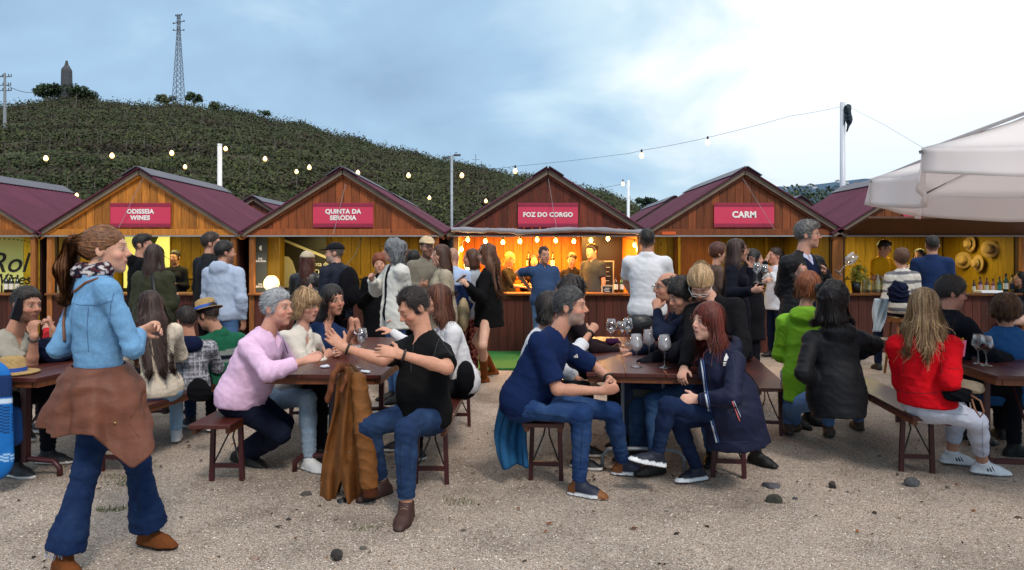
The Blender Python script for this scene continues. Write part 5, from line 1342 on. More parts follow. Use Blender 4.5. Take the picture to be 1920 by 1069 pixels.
for i in range(7):
    px = 1826 + i * 12; p = P(px, 530, Y0 + .12); bottle(p[0], p[1], .955, .20 + .05 * ((i * 3) % 4) / 3 + (.05 if i > 3 else 0), cols[i], ['shortest dark bottle at the left of the row on the hat stall counter', 'second dark red bottle in the counter row of the hat stall', 'third red bottle in the row, below the hats', 'rosy bottle in the middle right of the counter row', 'dark green bottle with turquoise label on the hat stall counter', 'green bottle right of the turquoise labelled one', 'pale bottle at the right end of the hat stall counter'][i], 'bottles on the hat stall counter', ['e8e0d0', 'd8a8b0', 'c8c8c0', 'e0c0c8', '2a8a90', 'e8e8e0', '283a5a'][i])
for i in range(9):
    px = 1612 + i * 8.5; p = P(px, 530, Y0 + .12 + .08 * (i % 2)); bottle(p[0], p[1], .955, .20 + .09 * ((i * 5) % 3) / 2, ['b8b088', 'c8c4a8', '8a8a60'][i % 3], ['leftmost', 'second', 'third', 'fourth', 'middle', 'sixth', 'seventh', 'last but one', 'rightmost'][i] + ' clear bottle of the pale cluster left on the hat stall counter', 'pale bottle cluster on the hat stall counter', 'd0c890', 'c8c0a0')
mb = MB(); a = P(1852, 533, Y0 - .02); mb.box((0, 0, .02), (.34, .22, .04)); tag(mb.build('white_tray', mat('white_paint', ''), None, loc=(a[0], a[1] - .0, .955), bevel=.004), 'low white tray on the hat stall counter', 'tray')
p = P(1605, 530, Y0 + .05); root = thing_at('potted_plant', p[0], p[1], .955, 'yellow leafed plant in a black pot at the counter corner', 'potted plant'); mb = MB(); mb.lathe([(0, 0), (.055, 0), (.075, .17), (.068, .17), (.05, .02)], (0, 0, 0), 16); mb.build('pot', mat('black_pot', '15130f', .4), root, True)
r = np.random.default_rng(3); C = r.normal(size=(160, 3)) * np.array([.05, .05, .07]) + np.array([.02, 0, .30]); link_obj('leaves', leaf_mesh('leaves', C, .045, np.tile(np.array(lin('a8a040')), (160, 1)) * r.uniform(.6, 1.3, (160, 1)), r), root, mats=(leaf_mat(),))
# generic bottles on other counters
for i, (px, lb) in enumerate([(12, 'first dark bottle under the Rol poster'), (22, 'second dark bottle under the Rol poster'), (33, 'third dark bottle under the Rol poster'), (436, 'bottle at the right end of the Odisseia counter'), (1356, 'bottle left of centre on the Carm counter'), (1462, 'bottle right of centre on the Carm counter'), (1285, 'bottle at the left of the Carm counter')]):
    p = P(px, 530, Y0 + .1); bottle(p[0], p[1], .955, .28, '1c2414', lb, 'bottles on the other counters')

# ------------------------------------------------------------------ poles, string lights
def pole(px, pyt, d, r, col, label, name='light_pole', es=0, zt=None):
    top = P(px, pyt, d); root = empty(name, (top[0], d, 0), label, 'pole'); mb = MB(); mb.tube([(0, 0, 0), (0, 0, top[2])], [r * 1.1, r], 10); mb.build('pole', mat('polepaint_' + col, col, .4, .05), root, True); return root, top
wp, t1 = pole(412, 270, 14.6, .045, 'e8e6e4', 'white pole with a bulb on top behind the Odisseia roof')
lp, t2 = pole(847, 291, 17.0, .03, '9aa4ae', 'slim grey lamp post between the Serôdia and Foz stalls', 'lamp_post')
mb = MB(); [mb.box((sg * .13, 0, t2[2] - .03 * (sg < 0) * 2), (.16, .10, .04)) for sg in (-1, 1)]; mb.tube([(-.2, 0, t2[2] - .05), (.2, 0, t2[2])], .012, 5); mb.build('floodlights', mat('flood_grey', '4a5058', .5), lp)
wp3, t3 = pole(1178, 338, 17.0, .035, 'dfe4ea', 'thin white pole between the Foz and Carm stalls')
wp4, t4 = pole(1580, 192, 15.5, .055, 'c8ccd4', 'tall white flag pole behind the hat stall roof', 'flag_pole')
Fs = Field((-.25, -.2, 0), (.35, .2, 1.1), .015); Fs.ell((.02, 0, .85), (.10, .09, .14), None, .05); Fs.ell((.06, 0, .62), (.09, .09, .18), None, .05); Fs.cone((.06, 0, .5), (.0, 0, .25), .05, .02, .05); Fs.cone((-.02, 0, .7), (-.08, 0, .45), .03, .01, .03)
V, Q = Fs.nets(); V = V * .8 + .02 * snoise(V, 14, 2)[:, None]; Vc = V + np.array([t4[0] + .04, 15.4, t4[2] - 1.0]); o = link_obj('bundled_flag', np_mesh('bundled_flag', V, Q), None, (t4[0] + .05, 15.42, t4[2] - .85), (mat('flag_cloth', '20303a', .9, .5, 6, .5),)); tag(o, 'dark green and maroon flag bundled at the top of the tall pole', 'flag')
def string_lights(pts, bulbs, label, r=.04, es=3, sag=.15):
    """pts, bulbs: (px, py, depth); bulbs hang just under the cable"""
    root = empty('string_lights', tuple(P(*pts[0])), label, 'string lights'); o0 = P(*pts[0])
    P3 = [P(*p) - o0 for p in pts]; seq = []
    for a, b in zip(P3[:-1], P3[1:]):
        for i in range(8): t = i / 8; seq.append(a + (b - a) * t - UP * sag * .25 * 4 * t * (1 - t) * .3)
    seq.append(P3[-1]); mb = MB(); mb.tube(seq, .0035, 4); mb.build('cable', blackm, root)
    for b in bulbs:
        warm_bulb(root, tuple(P(*b) - o0), r, es, 'ffbe68')
D1 = 13.6
string_lights([(-60, 292, 12), (86, 289, 12.3), (210, 283, 12.6), (322, 279, 13), (415, 272, 14.5), (497, 290, 14), (580, 306, 13.7), (671, 316, 13.5), (766, 321, 13.3), (866, 321, 13.1), (965, 312, 13), (1160, 290, 12.5), (1203, 282, 12.2), (1327, 258, 12.5), (1480, 218, 14.2), (1577, 200, 15.4)],
              [(86, 297, 12.3), (210, 292, 12.6), (322, 287, 13), (423, 279, 14.4), (497, 298, 14), (580, 314, 13.7), (671, 324, 13.5), (766, 329, 13.3), (866, 329, 13.1), (966, 321, 13), (1203, 292, 12.2), (1327, 267, 12.5)], 'long string of warm bulbs crossing the whole scene above the roofs')
string_lights([(60, 350, 16), (144, 359, 16.2), (190, 354, 16.2), (347, 306, 15.4), (415, 274, 14.6), (480, 298, 15), (556, 315, 15.3), (680, 345, 16), (805, 364, 16.6), (911, 370, 17), (1000, 382, 17.5)],
              [(108, 362, 16.1), (144, 366, 16.2), (190, 362, 16.2), (347, 313, 15.4), (556, 322, 15.3), (805, 371, 16.6), (911, 377, 17)], 'lower string of warm bulbs sloping down behind the roofs')
string_lights([(1090, 358, 17.5), (1130, 352, 17.2), (1178, 342, 17)], [(1168, 345, 17.05)], 'short bulb string running to the thin white pole')
cable('cable', [P(1583, 196, 15.4), P(1656, 233, 12), P(1800, 318, 9)], .003, mat('grey_cable', '7a7e86', .6), 'thin cable running from the tall flag pole down behind the parasol', 'cable', 0)

# ------------------------------------------------------------------ parasol (upper right)
def canvas_mat():
    m, t, b = base_mat('parasol_canvas'); c = (*lin('fdf7f6'), 1); b.inputs['Base Color'].default_value = c; b.inputs['Roughness'].default_value = .9; b.inputs['Specular IOR Level'].default_value = .15
    tl = t.node('ShaderNodeBsdfTranslucent'); tl.inputs[0].default_value = c; mx = t.node('ShaderNodeMixShader'); mx.inputs[0].default_value = .5; t.link(b, 0, mx, 1); t.link(tl, 0, mx, 2); t.link(mx, 0, t.n['Material Output'], 0)
    tc = t.node('ShaderNodeTexCoord'); n = t.node('ShaderNodeTexNoise', i_Scale=3.0, i_Detail=5.0); t.link(tc, 'Object', n, 'Vector'); bp = t.node('ShaderNodeBump', i_Strength=.5, i_Distance=.03); t.link(n, 0, bp, 'Height'); t.link(bp, 0, b, 'Normal'); return m
canv = canvas_mat()
def parasol():
    root = empty('parasol', (4.75, 5.25, 0), 'large white parasol with drooping valance at the upper right', 'parasol')
    o0 = np.array([4.75, 5.25, 0]); rim = [np.array(p, float) for p in ((2.50, 4.4, 2.2), (3.06, 6.15, 2.2), (4.42, 7.85, 2.2), (6.2, 7.6, 2.2), (7.2, 6.0, 2.2), (6.9, 4.1, 2.2), (5.6, 2.8, 2.2), (3.9, 2.9, 2.2))]
    apex = np.array([4.75, 5.25, 3.02]); n = 8; V = []; Q = []; N = 14; M = 10
    for i in range(n):
        a, b = rim[i], rim[(i + 1) % n]; base = len(V)
        for r_ in range(M + 1):
            for c in range(N + 1):
                t = c / N; e = a + (b - a) * t; s_ = r_ / M; p = apex + (e - apex) * s_
                p = p - UP * (.13 * s_ * 4 * t * (1 - t) * s_ * .35 + .18 * math.sin(math.pi * s_) * .4); p = p + (nrm([o0[0] - e[0], o0[1] - e[1], 0]) * .22 * 4 * t * (1 - t) * s_ ** 2); V.append(p)
        for r_ in range(M):
            for c in range(N): k = base + r_ * (N + 1) + c; Q.append((k, k + 1, k + N + 2, k + N + 1))
    me = np_mesh('canopy', np.array(V) - o0, Q); o = link_obj('canopy', me, root, mats=(canv,)); sm = o.modifiers.new('s', 'SOLIDIFY'); sm.thickness = .004
    for i in range(n):
        a, b = rim[i], rim[(i + 1) % n]; V = []; Q = []; K = 6; N2 = 26
        out = nrm(np.cross(b - a, UP)); ctr = np.array([4.75, 5.25, 2.2]); out = out if (out @ ((a + b) / 2 - ctr)) > 0 else -out
        for j in range(K + 1):
            for c in range(N2 + 1):
                t = c / N2; s_ = j / K; e = a + (b - a) * t; ins = nrm([o0[0] - e[0], o0[1] - e[1], 0]) * .22 * 4 * t * (1 - t)
                p = e + ins - UP * (.13 * .35 * 4 * t * (1 - t)); p = p - UP * s_ * ((.15 if i in (6, 7) else .22) + .04 * math.sin(math.pi * t)) + out * (.025 * math.sin(t * 9 + i) * s_ + .012 * s_ * s_ + .018 * math.sin(t * 23 + i * 2) * s_); V.append(p)
        for j in range(K):
            for c in range(N2): k = j * (N2 + 1) + c; Q.append((k, k + 1, k + N2 + 2, k + N2 + 1))
        o = link_obj('valance', np_mesh('valance', np.array(V) - o0, Q), root, mats=(canv,)); sm = o.modifiers.new('s', 'SOLIDIFY'); sm.thickness = .003
        mb = MB(); mb.bar(apex - o0 - UP * .06, rim[i] - o0 - UP * .025, .03, .02); mb.build('rib', mat('rib_grey', '8a8688', .5), root)
    mb = MB(); mb.tube([(0, 0, .05), (0, 0, 3.0)], .03, 10); mb.build('pole', mat('rib_grey', ''), root, True); mb = MB(); mb.box((0, 0, .04), (.6, .6, .08)); mb.build('base', mat('dark_base', '3a3a3c', .8), root)
parasol()
# white marquee wall at the right edge
mb = MB(); mb.box((0, 0, 1.0), (2.4, .1, 2.0)); o = mb.build('marquee_wall', mat('white_pvc', 'c8d6dc', .5), None, loc=(*P(1980, 500, 19)[:2], 0)); tag(o, 'white marquee wall at the right edge behind the beige walker', 'marquee')
# ------------------------------------------------------------------ people
DK, LT = '2b1e18', '8a6a48'
def hs(c, c2=None, **k): d = dict(st='short', c=c); d.update(k); (c2 and d.update(c2=c2)); return d
JEANS = dict(c='22385e', m='denim'); DARK = dict(c='15161c'); SNK = dict(c='1c1e24', sole='d8d4d0'); BLK = dict(c='141210', sole='0c0a0a')
def stripes(cols, f, ax=2, off=0):
    C = np.array([lin(c) for c in cols])
    def fn(V, J):
        q = (V - J['pel']) @ J['u']; i = np.floor((q + off) * f).astype(int) % len(cols); return C[i]
    return fn
def plaid(V, J):
    z = (V - J['pel']) @ J['u']; x = (V - J['pel']) @ J['r']; y = (V - J['pel']) @ J['f']; h = x + y * .9
    a = (np.mod(z, .042) < .020).astype(float); b = (np.mod(h, .042) < .020).astype(float); l = ((np.mod(z + .010, .042) < .007) | (np.mod(h + .010, .042) < .007)).astype(float)
    base = .04 + .20 * (a + b) * .5 + .35 * l
    return np.stack([base, base * 1.0, base * 1.12], 1)
def colblock(hi, lo, t, sleeve=None):
    A, B = np.array(lin(hi)), np.array(lin(lo))
    def fn(V, J): return np.where((((V - J['pel']) @ J['u']) > t)[:, None], A, B)
    return fn
def checks(c, l, w=.02):
    A, B = np.array(lin(c)), np.array(lin(l))
    def fn(V, J):
        z = (V - J['pel']) @ J['u']; h = (V - J['pel']) @ J['r'] + (V - J['pel']) @ J['f'] * .9; m = (np.mod(z, w) < w * .4) ^ (np.mod(h, w) < w * .4); return np.where(m[:, None], B, A)
    return fn

# 1 -- woman in the denim shirt, walking past at the left
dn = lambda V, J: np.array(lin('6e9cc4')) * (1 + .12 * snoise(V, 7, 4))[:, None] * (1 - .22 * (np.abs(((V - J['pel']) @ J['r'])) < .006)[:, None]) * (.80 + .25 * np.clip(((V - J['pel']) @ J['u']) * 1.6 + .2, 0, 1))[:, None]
def scarfcol(V, J):
    m = snoise(V * np.array([1, 1, 1.6]), 60, 4); return np.where((m > .25)[:, None], np.array(lin('c0b8b8')), np.where((m < -.45)[:, None], np.array(lin('5a2a30')), np.array(lin('1b1d2c'))))
J = pose(205, 420, 385, yaw=138, sex='f', k=1.0, hyaw=104, head=(200, 469, .03), neck=(178, 521), pel=(188, 752), pyaw=125,
         aR=((250, 654, 1), (262, 622, 1)), aL=((108, 655, -1), (150, 640, 1)), lR=((258, 866, 'd', 3.66), (280, 996, 'd', 3.74)), lL=((162, 880, 'd', 3.50), (118, 1046, 'd', 3.50)),
         hand=dict(R=dict(d=(.8, .5, .35), n=(.2, -.6, -.5), c1=45, c2=60)), foot=dict(R=(.95, -.30, 0), L=(.75, -.55, -.05)), sw=.165)
W1 = person('woman in blue denim shirt walking past, brown leather jacket tied at her waist', J, dict(near=1, build=1.02, hs=.97, skin='d09a80', h=.0065, hc=.008, bust=.8,
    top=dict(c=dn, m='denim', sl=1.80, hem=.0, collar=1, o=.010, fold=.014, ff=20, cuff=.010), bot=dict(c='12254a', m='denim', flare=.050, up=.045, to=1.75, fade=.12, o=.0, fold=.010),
    shoe=dict(c='6a3c1e', sole='2a1c14', m='suede', ank=.09, sh=.016), scarf=scarfcol, browc='5a3a28',
    hair=dict(st='pony', c='5a3620', c2='9a6a44', len=.26, tie=.035, vol=.002, n=750, sway=(-.12, 0, 0))), near=True)
def on(root, name, mb_or_field, m, col='808080', fold=0, smooth=True, **k):
    org = np.array(root.location)
    if isinstance(mb_or_field, Field): return emit(root, org, name, mb_or_field, col, m, fold, **k)
    me = mb_or_field.mesh(name, smooth); me.transform(Matrix.Translation(-Vector(org))); return link_obj(name, me, root, mats=(m,))
# leather jacket knotted round the waist
def sheet_ring(P_, root, name, m, col, th=.007):
    """P_ : rows x cols x 3 grid of points"""
    R_, C_ = P_.shape[:2]; idx = np.arange(R_ * C_).reshape(R_, C_); q = np.stack([idx[:-1, :-1], idx[:-1, 1:], idx[1:, 1:], idx[1:, :-1]], -1).reshape(-1, 4)
    org = np.array(root.location) if root else np.zeros(3); c = col(P_.reshape(-1, 3)) if callable(col) else np.tile(np.array(lin(col)), (R_ * C_, 1))
    o = link_obj(name, np_mesh(name, P_.reshape(-1, 3) - org, q, c), root, mats=(m,)); s_ = o.modifiers.new('s', 'SOLIDIFY'); s_.thickness = th; s_.offset = 0; return o
pl, rr, ff = J['pel'], J['rp'], J['fp']; nth, nz = 120, 46; th = np.linspace(-math.radians(200), math.radians(160), nth); Pj = np.zeros((nz, nth, 3))
for j in range(nz):
    v = j / (nz - 1)
    for i, t in enumerate(th):
        # angle 0 = her back seen by the camera, + towards her right side
        dirv = rr * math.sin(t) - ff * math.cos(t)
        t = t - .98; corner = .18 * max(0, 1 - abs(t - 1.0) / .62) + .02 * max(0, 1 - abs(t + .5) / .5)
        L = .285 + corner; rad = .112 + .026 * abs(math.sin(t + .98)) + .042 * min(1, v * 4) ** .7 + v * (.035 + .075 * math.exp(-((t - 1.25) / .6) ** 2) + .065 * math.exp(-((t + 1.3) / .5) ** 2))
        rad += v * .020 * math.sin(t * 7 + .6 * math.sin(5 * v)) + .010 * v * math.sin(t * 15 + 2) + .006 * math.sin(t * 3 + v * 9 + 2 * math.sin(t * 2)) + .005 * math.sin(v * 26 + t * 3) * math.exp(-v * 2)
        Pj[j, i] = pl + UP * (.175 - v * L) + dirv * rad
sheet_ring(Pj, W1, 'leather_jacket', vmat('brown_leather', .62, .35, .25, 14, .5, 90, wrinkle=9), lambda V: np.array(lin('683e2e')) * (1 + .15 * snoise(V, 9, 2))[:, None], .012)
draw_on(W1, 'pocket_seam', [(278, 736), (262, 758), (244, 784)], .0035, mat('seam_brown', '3a2018', .6), ('leather_jacket',))
draw_on(W1, 'front_seam', [(240, 720), (238, 790), (262, 822)], .0025, mat('seam_brown', '3a2018', .6), ('leather_jacket',))
for c_ in surf_pts(W1, [(216, 793), (90, 790)], ('leather_jacket',)): mb = MB(); mb.lathe([(0, -.006), (.008, -.005), (.008, .005), (0, .006)], c_, 10); on(W1, 'button', mb, mat('brass_button', '9a7a50', .4, metal=.6))
draw_on(W1, 'bag_strap', [(184, 522), (160, 530), (138, 548), (124, 570), (119, 604), (121, 640)], .007, mat('tan_strap', '7a5038', .6), ('shirt',))
Fs = Field(J['head'] - .2, J['head'] + .2, .006); tc_ = J['head'] + J['H'] @ np.array([0, -.108, .030])
for t in np.linspace(0, 6.28, 13)[:-1]: Fs.ell(tc_ + (J['H'][:, 0] * math.cos(t) + UP * math.sin(t)) * .030, (.014, .014, .014), None, .006)
on(W1, 'scrunchie', Fs, CMATS['cloth'](), lambda V: np.where((snoise(V, 160, 2) > 0)[:, None], np.array(lin('b0a48c')), np.array(lin('4a4030'))), .003)
for q in 'RL':   # frayed hems
    A = J['a' + q]; mb = MB(); r_ = np.random.default_rng(ord(q))
    for i in range(60):
        t = r_.uniform(0, 6.28); p = A + np.array([math.cos(t) * .072, math.sin(t) * .072, +.046]); mb.tube([p, p + np.array([r_.normal() * .006, r_.normal() * .006, -r_.uniform(.008, .028)])], .0016, 3, False)
    tag(on(W1, 'frayed_hem', mb, mat('denim_thread', '8fa6c4', .9)), kind='stuff')

# 2.. left table
J = pose(52, 531, 256, yaw=78, sit=True, sex='m', head=(50, 572), neck=(22, 634), pel=(-30, 745), aR=((72, 694, -1), (64, 630, -1)), aL=((108, 685, 1), (98, 612, 1)),
         hand=dict(R=dict(d=(-.15, .05, 1), n=(.1, .9, .1), c1=35, c2=45), L=dict(d=(-.3, 0, .9), n=(-.8, -.4, 0), c1=60, c2=70)), hyaw=72, pitch=6)
PM = person('seated man in pale grey t-shirt talking on a phone at the left edge', J, dict(skin='b87e62', build=1.18, belly=1.1, beard=('2a211c', .75), hair=hs('1f1a18', '3a3230', vol=.002), top=dict(c='9d988c', sl=.75, cuff=.014, hem=.05, o=.016, fold=.015), bot=dict(c='16181e'), shoe=SNK, watch=(('R', '2a2a2a'),)), near=True)
mb = MB(); c_ = J['head'] + J['H'] @ np.array([.100, .045, -.02]); mb.box((0, 0, 0), (.014, .08, .16)); ph = mb.build('mobile_phone', mat('phone_black', '10141c', .25), None, bevel=.004, loc=tuple(c_)); ph.rotation_euler = (math.radians(-20), 0, math.radians(-15)); tag(ph, 'dark mobile phone held to the ear of the seated man', 'phone')
J = pose(150, 556, 220, yaw=-85, sit=True, sex='m', k=.97, aR='chest', aL=((96, 640, -1), (88, 618, 1)))
person('seated person in red sweater mostly hidden behind the denim shirt woman', J, dict(skin='b87e62', hair=hs(DK), top=dict(c='b02028'), bot=DARK, shoe=SNK))
J = pose(282, 540, 245, yaw=-150, sit=True, sex='f', k=.95, hyaw=-125, head=(281, 574), neck=(288, 612), pel=(300, 727), aR='table', aL='table', pitch=10)
person('seated girl with very long dark hair and cream top seen from behind', J, dict(skin='c78c6e', build=.92, hair=dict(st='long', c='2a1a16', c2='4a3028', len=.46, w=.085, out=.05, n=700), top=dict(c='d6c8b4', hem=.03, o=.016, fold=.015), bot=dict(c='8fb0cc', m='denim', fade=.1), shoe=dict(c='c8ccd0', sole='d8d8d8')), near=True)
J = pose(349, 577, 228, yaw=-160, sit=True, sex='m', k=.86, hyaw=-135, neck=(356, 642), pel=(358, 722), aR='table', aL='table', pitch=8)
BY = person('seated boy in black and white plaid shirt with navy hood', J, dict(skin='c08468', build=.9, hair=hs('1d1715', '3a302c', vol=.004), h=.008, top=dict(c=plaid, hc=.007, hem=.04, o=.018, fold=.008), bot=DARK, shoe=dict(c='d4d4dc', sole='e8e8e8')), near=True)
Fs = Field(J['neck'] - .2, J['neck'] + .2, .009); Fs.ell(J['neck'] - J['f'] * .075 - UP * .005, np.array([.105, .062, .075]), np.array([J['r'], J['f'], UP]).T, .02); Fs.ell(J['neck'] - J['f'] * .04 + UP * .055, np.array([.065, .05, .04]), np.array([J['r'], J['f'], UP]).T, .012, 'sub'); on(BY, 'hood', Fs, CMATS['cloth'](), '141c38', .008)
J = pose(392, 562, 216, yaw=-140, sit=True, sex='m', k=.95, hyaw=-112, head=(390, 592), neck=(412, 630), pel=(416, 712), aR='table', aL='table', pitch=18)
person('seated man in straw hat and green sweater with grey bands', J, dict(skin='a87458', build=.95, hair=hs(DK), strawhat=1, top=dict(c=lambda V, J: np.where((np.abs((V - J['pel']) @ J['u'] - .20) < .018)[:, None], np.array(lin('141826')), np.where((np.abs((V - J['pel']) @ J['u'] - .21) < .055)[:, None], np.array(lin('7c8480')), np.array(lin('1d5a42')))), hem=.05, o=.02, m='knit', collar=1), bot=dict(c='2a3a5a'), shoe=SNK), near=True)

# standing group left
J = pose(422, 453, 172, yaw=168, sex='m', hyaw=128, aR='pocket', aL='down', k=1.0)
person('standing man in pale grey hooded sweatshirt and jeans seen from behind', J, dict(skin='b87e62', build=1.08, hair=hs('14110f', vol=.004), beard=('1c1614', .7), top=dict(c='a9b6cc', hood=1, hem=.04, o=.024, cuff=-.004, m='fleece', fold=.016), bot=dict(c='4a6a92', m='denim'), shoe=SNK, hc=.011, h=.010))
J = pose(397, 437, 164, yaw=150, sex='m', hyaw=108, aR='down', aL='down')
person('standing man in black jacket over grey shirt behind the grey hoodie man', J, dict(skin='b88068', hair=hs('2a1f1a', vol=.004), beard=('2a1f1a', .5), top=[dict(c='6a7072', hem=.04), dict(c='15161a', name='jacket', hem=.08, o=.026, collar=1, m='shell', open=.05)], bot=DARK, shoe=BLK))
J = pose(291, 458, 180, yaw=176, sex='f', hyaw=172, aR='bent', aL='bent')
OL = person('standing woman with long brown hair and olive green jacket seen from behind', J, dict(skin='c78c6e', build=1.1, hair=dict(st='long', c='241613', c2='4a2e26', len=.42, w=.08, n=420), top=dict(c='30321f', hem=.30, o=.028, flare=.03, m='shell', fold=.016), bot=DARK, shoe=BLK, h=.011, hc=.011))
mb = MB(); mb.bar(J['neck'] + J['r'] * .06 - J['f'] * .13 - UP * .02, J['pel'] + J['r'] * .14 - J['f'] * .17, .035, .006); on(OL, 'bag_strap', mb, mat('black_strap', '121214', .5))
J = pose(268, 440, 166, yaw=125, sex='m', hyaw=98, aR='bent', aL='bent')
person('standing man in black hoodie with short dark hair facing right in profile', J, dict(skin='b07a60', hair=hs('17120f', quiff=1), top=dict(c='101114', hood=1, hem=.06, o=.024, m='fleece'), bot=DARK, shoe=BLK))
J = pose(328, 470, 108, yaw=-5, sex='f', aR='bent', aL='bent')
person('small dark haired vendor inside the ODISSEIA WINES stall', J, dict(skin='a8705a', hair=hs('17120f'), top=dict(c='23242a'), bot=DARK, shoe=BLK, h=.014))
J = pose(-14, 452, 112, yaw=30, sex='m', aR='bent', aL=((14, 520, -1), (27, 546, -1)))
person('vendor in green t-shirt leaning on the Rol counter, cut by the frame', J, dict(skin='a8705a', hair=hs('17120f'), top=dict(c='33472a', sl=.8), bot=DARK, shoe=BLK, h=.014))

# standing group between Serodia and Foz
J = pose(577, 472, 148, yaw=176, sex='f', aR='bent', aL='bent')
person('woman in black leather jacket with auburn ponytail under a pale knit cap', J, dict(skin='c78c6e', hair=dict(st='long', c='3a1c14', c2='5a2c20', len=.30, w=.05, n=260), cap='b8a890', top=dict(c='141314', hem=.05, o=.03, m='leather'), bot=DARK, shoe=BLK, hc=.012))
J = pose(627, 456, 156, yaw=-118, sex='m', hyaw=-84, aR='bent', aL='bent')
BP = person('bearded man in black flat cap and navy jacket with dark backpack', J, dict(skin='c08a74', build=1.12, beard=('9a928c', .8), hair=hs('4a4440'), cap='1c1c20', top=dict(c='171c2c', hem=.08, o=.03, m='shell', fold=.016), bot=DARK, shoe=BLK, hc=.012))
Fs = Field(J['neck'] - .55, J['neck'] + .5, .014); c0 = J['neck'] - J['f'] * .20 - J['u'] * .24; Fs.ell(c0, np.array([.15, .10, .25]), np.array([J['r'], J['f'], J['u']]).T, .03); Fs.ell(c0 - J['f'] * .07 - J['u'] * .08, np.array([.11, .06, .12]), np.array([J['r'], J['f'], J['u']]).T, .02)
o_ = emit(BP, np.array(BP.location), 'backpack', Fs, '121216', CMATS['cloth'](), .012)
J = pose(738, 447, 178, yaw=-62, sex='m', hyaw=-86, head=(738, 470), aR=((705, 545, 1), (697, 524, -1)), aL=((762, 552, 1), (742, 590, -1)))
person('man with shoulder length grey curly hair and white jacket facing left', J, dict(skin='c89078', hair=dict(st='curly', c='5a5c60', c2='9a9ca0', len=.10, w=.085, vol=.012, wave=1, n=380, face=.045), top=[dict(c='181a24', hem=.04), dict(c='d0cec6', name='jacket', collar=1, hem=.12, o=.034, m='shell', open=.055, fold=.018)], bot=dict(c='3e5c88', m='denim'), shoe=BLK, h=.010, hc=.011))
J = pose(711, 477, 150, yaw=12, sex='f', aR='chest', aL='bent')
person('short woman with cropped reddish hair and black coat facing the camera', J, dict(skin='cc9478', hair=hs('6a3018', '9a5030', vol=.01, full=1), top=dict(c='121216', hem=.35, o=.03, scarf=1), bot=DARK, shoe=BLK, hc=.012))
J = pose(801, 444, 160, yaw=25, sex='m', aR='bent', aL='down')
person('bearded man in beige baseball cap and glasses wearing a grey jacket', J, dict(skin='b47e66', beard=('2a1e18', .8), hair=hs('2a1e18'), cap='c8b08e', glasses='181818', top=dict(c='7a7468', hem=.08, o=.026, collar=1), bot=DARK, shoe=BLK))
J = pose(826, 458, 168, yaw=-75, sex='f', hyaw=-68, aR='bent', aL='down')
person('woman with long straight brown hair and long beige cardigan facing left', J, dict(skin='cc9880', hair=dict(st='long', c='3a241a', c2='6a4430', len=.34, w=.075, n=380), top=dict(c='a89c88', hem=.42, o=.026, flare=.05, m='knit', fold=.018, fdir=(.9, .6, .25)), bot=dict(c='2a2624'), shoe=BLK, hc=.012, h=.011))
J = pose(849, 464, 150, yaw=172, sex='m', aR='down', aL='down')
person('bald man in light blue and navy shirt seen from behind', J, dict(skin='c8907a', stub='8a6a58', build=1.05, top=dict(c=colblock('a8bcdc', '1c2c54', .30), hem=.08, o=.02, collar=1), bot=DARK, shoe=BLK))
J = pose(777, 468, 146, yaw=172, sex='m', aR='down', aL='down')
person('dark haired man in white shirt seen from behind beside the beige cap man', J, dict(skin='b47e66', hair=dict(st='bob', c='15110f', len=.03, n=160), top=dict(c='c8ccd4', hem=.08), bot=DARK, shoe=BLK))
J = pose(762, 466, 138, yaw=150, sex='f', aR='down', aL='down')
person('person with auburn bob mostly hidden behind the white jacket man', J, dict(skin='c08a70', hair=dict(st='bob', c='3a1e18', len=.08, n=160), top=dict(c='3a5a78', hem=.1), bot=DARK, shoe=BLK))
# woman with the tall brown boots
J = pose(908, 455, 160, yaw=-104, sex='f', hyaw=-96, head=(912, 476), neck=(917, 510), aR=((893, 556, 1), (872, 530, 1)), aL=((903, 560, -1), (876, 535, -1)), pitch=12, spread=.8,
         lR=((893, 640, 1), (926, 692, 'd', 8.9)), lL=((905, 648, -1), (908, 706, 'd', 8.75)), foot=dict(R=(-.8, -.45, 0), L=(-.9, -.4, 0)), hand=dict(L=dict(c1=50, c2=50)))
BW = person('woman in black blazer and tall brown suede boots looking at her phone', J, dict(skin='d0a088', hair=dict(st='long', c='3a2218', c2='8a5a3a', len=.40, w=.085, wave=.7, n=520), top=dict(c='101012', hem=.17, o=.034, flare=.035, m='cloth', fold=.014), bot=None, shoe=dict(c='74401c', sole='2a1a10', boot=.42, m='suede', sh=.012), hc=.011, h=.010))
mb = MB(); mb.box((0, 0, 0), (.07, .012, .14)); ph = mb.build('mobile_phone', mat('phone_pale', 'b8b0b8', .3), None, bevel=.003, loc=tuple(P(864, 522, 8.35))); ph.rotation_euler = (.9, .2, 1.2); tag(ph, 'pale phone in the hands of the tall brown boots woman', 'phone')
Fs = Field(P(869, 590, 8.4) - .3, P(869, 590, 8.4) + .3, .014); c0 = P(869, 590, 8.42); Fs.ell(c0, (.07, .15, .20), None, .02); bg = emit(None, np.zeros(3), 'shoulder_bag', Fs, 'a89878', CMATS['knit'](), .012); tag(bg, 'beige woven shoulder bag hanging beside the black blazer', 'bag')
J = pose(884, 466, 148, yaw=-95, sex='f', aR='bent', aL='bent')
person('person in pale grey top and patterned trousers behind the boots woman', J, dict(skin='c08a70', hair=dict(st='bob', c='4a2e20', len=.10, n=160), top=dict(c='9aa0a8', hem=.1), bot=dict(c=lambda V: np.where((snoise(V, 60, 3) > .2)[:, None], np.array(lin('b06a60')), np.array(lin('4a1e20')))), shoe=dict(c='d8d8dc', sole='eeeeee')))

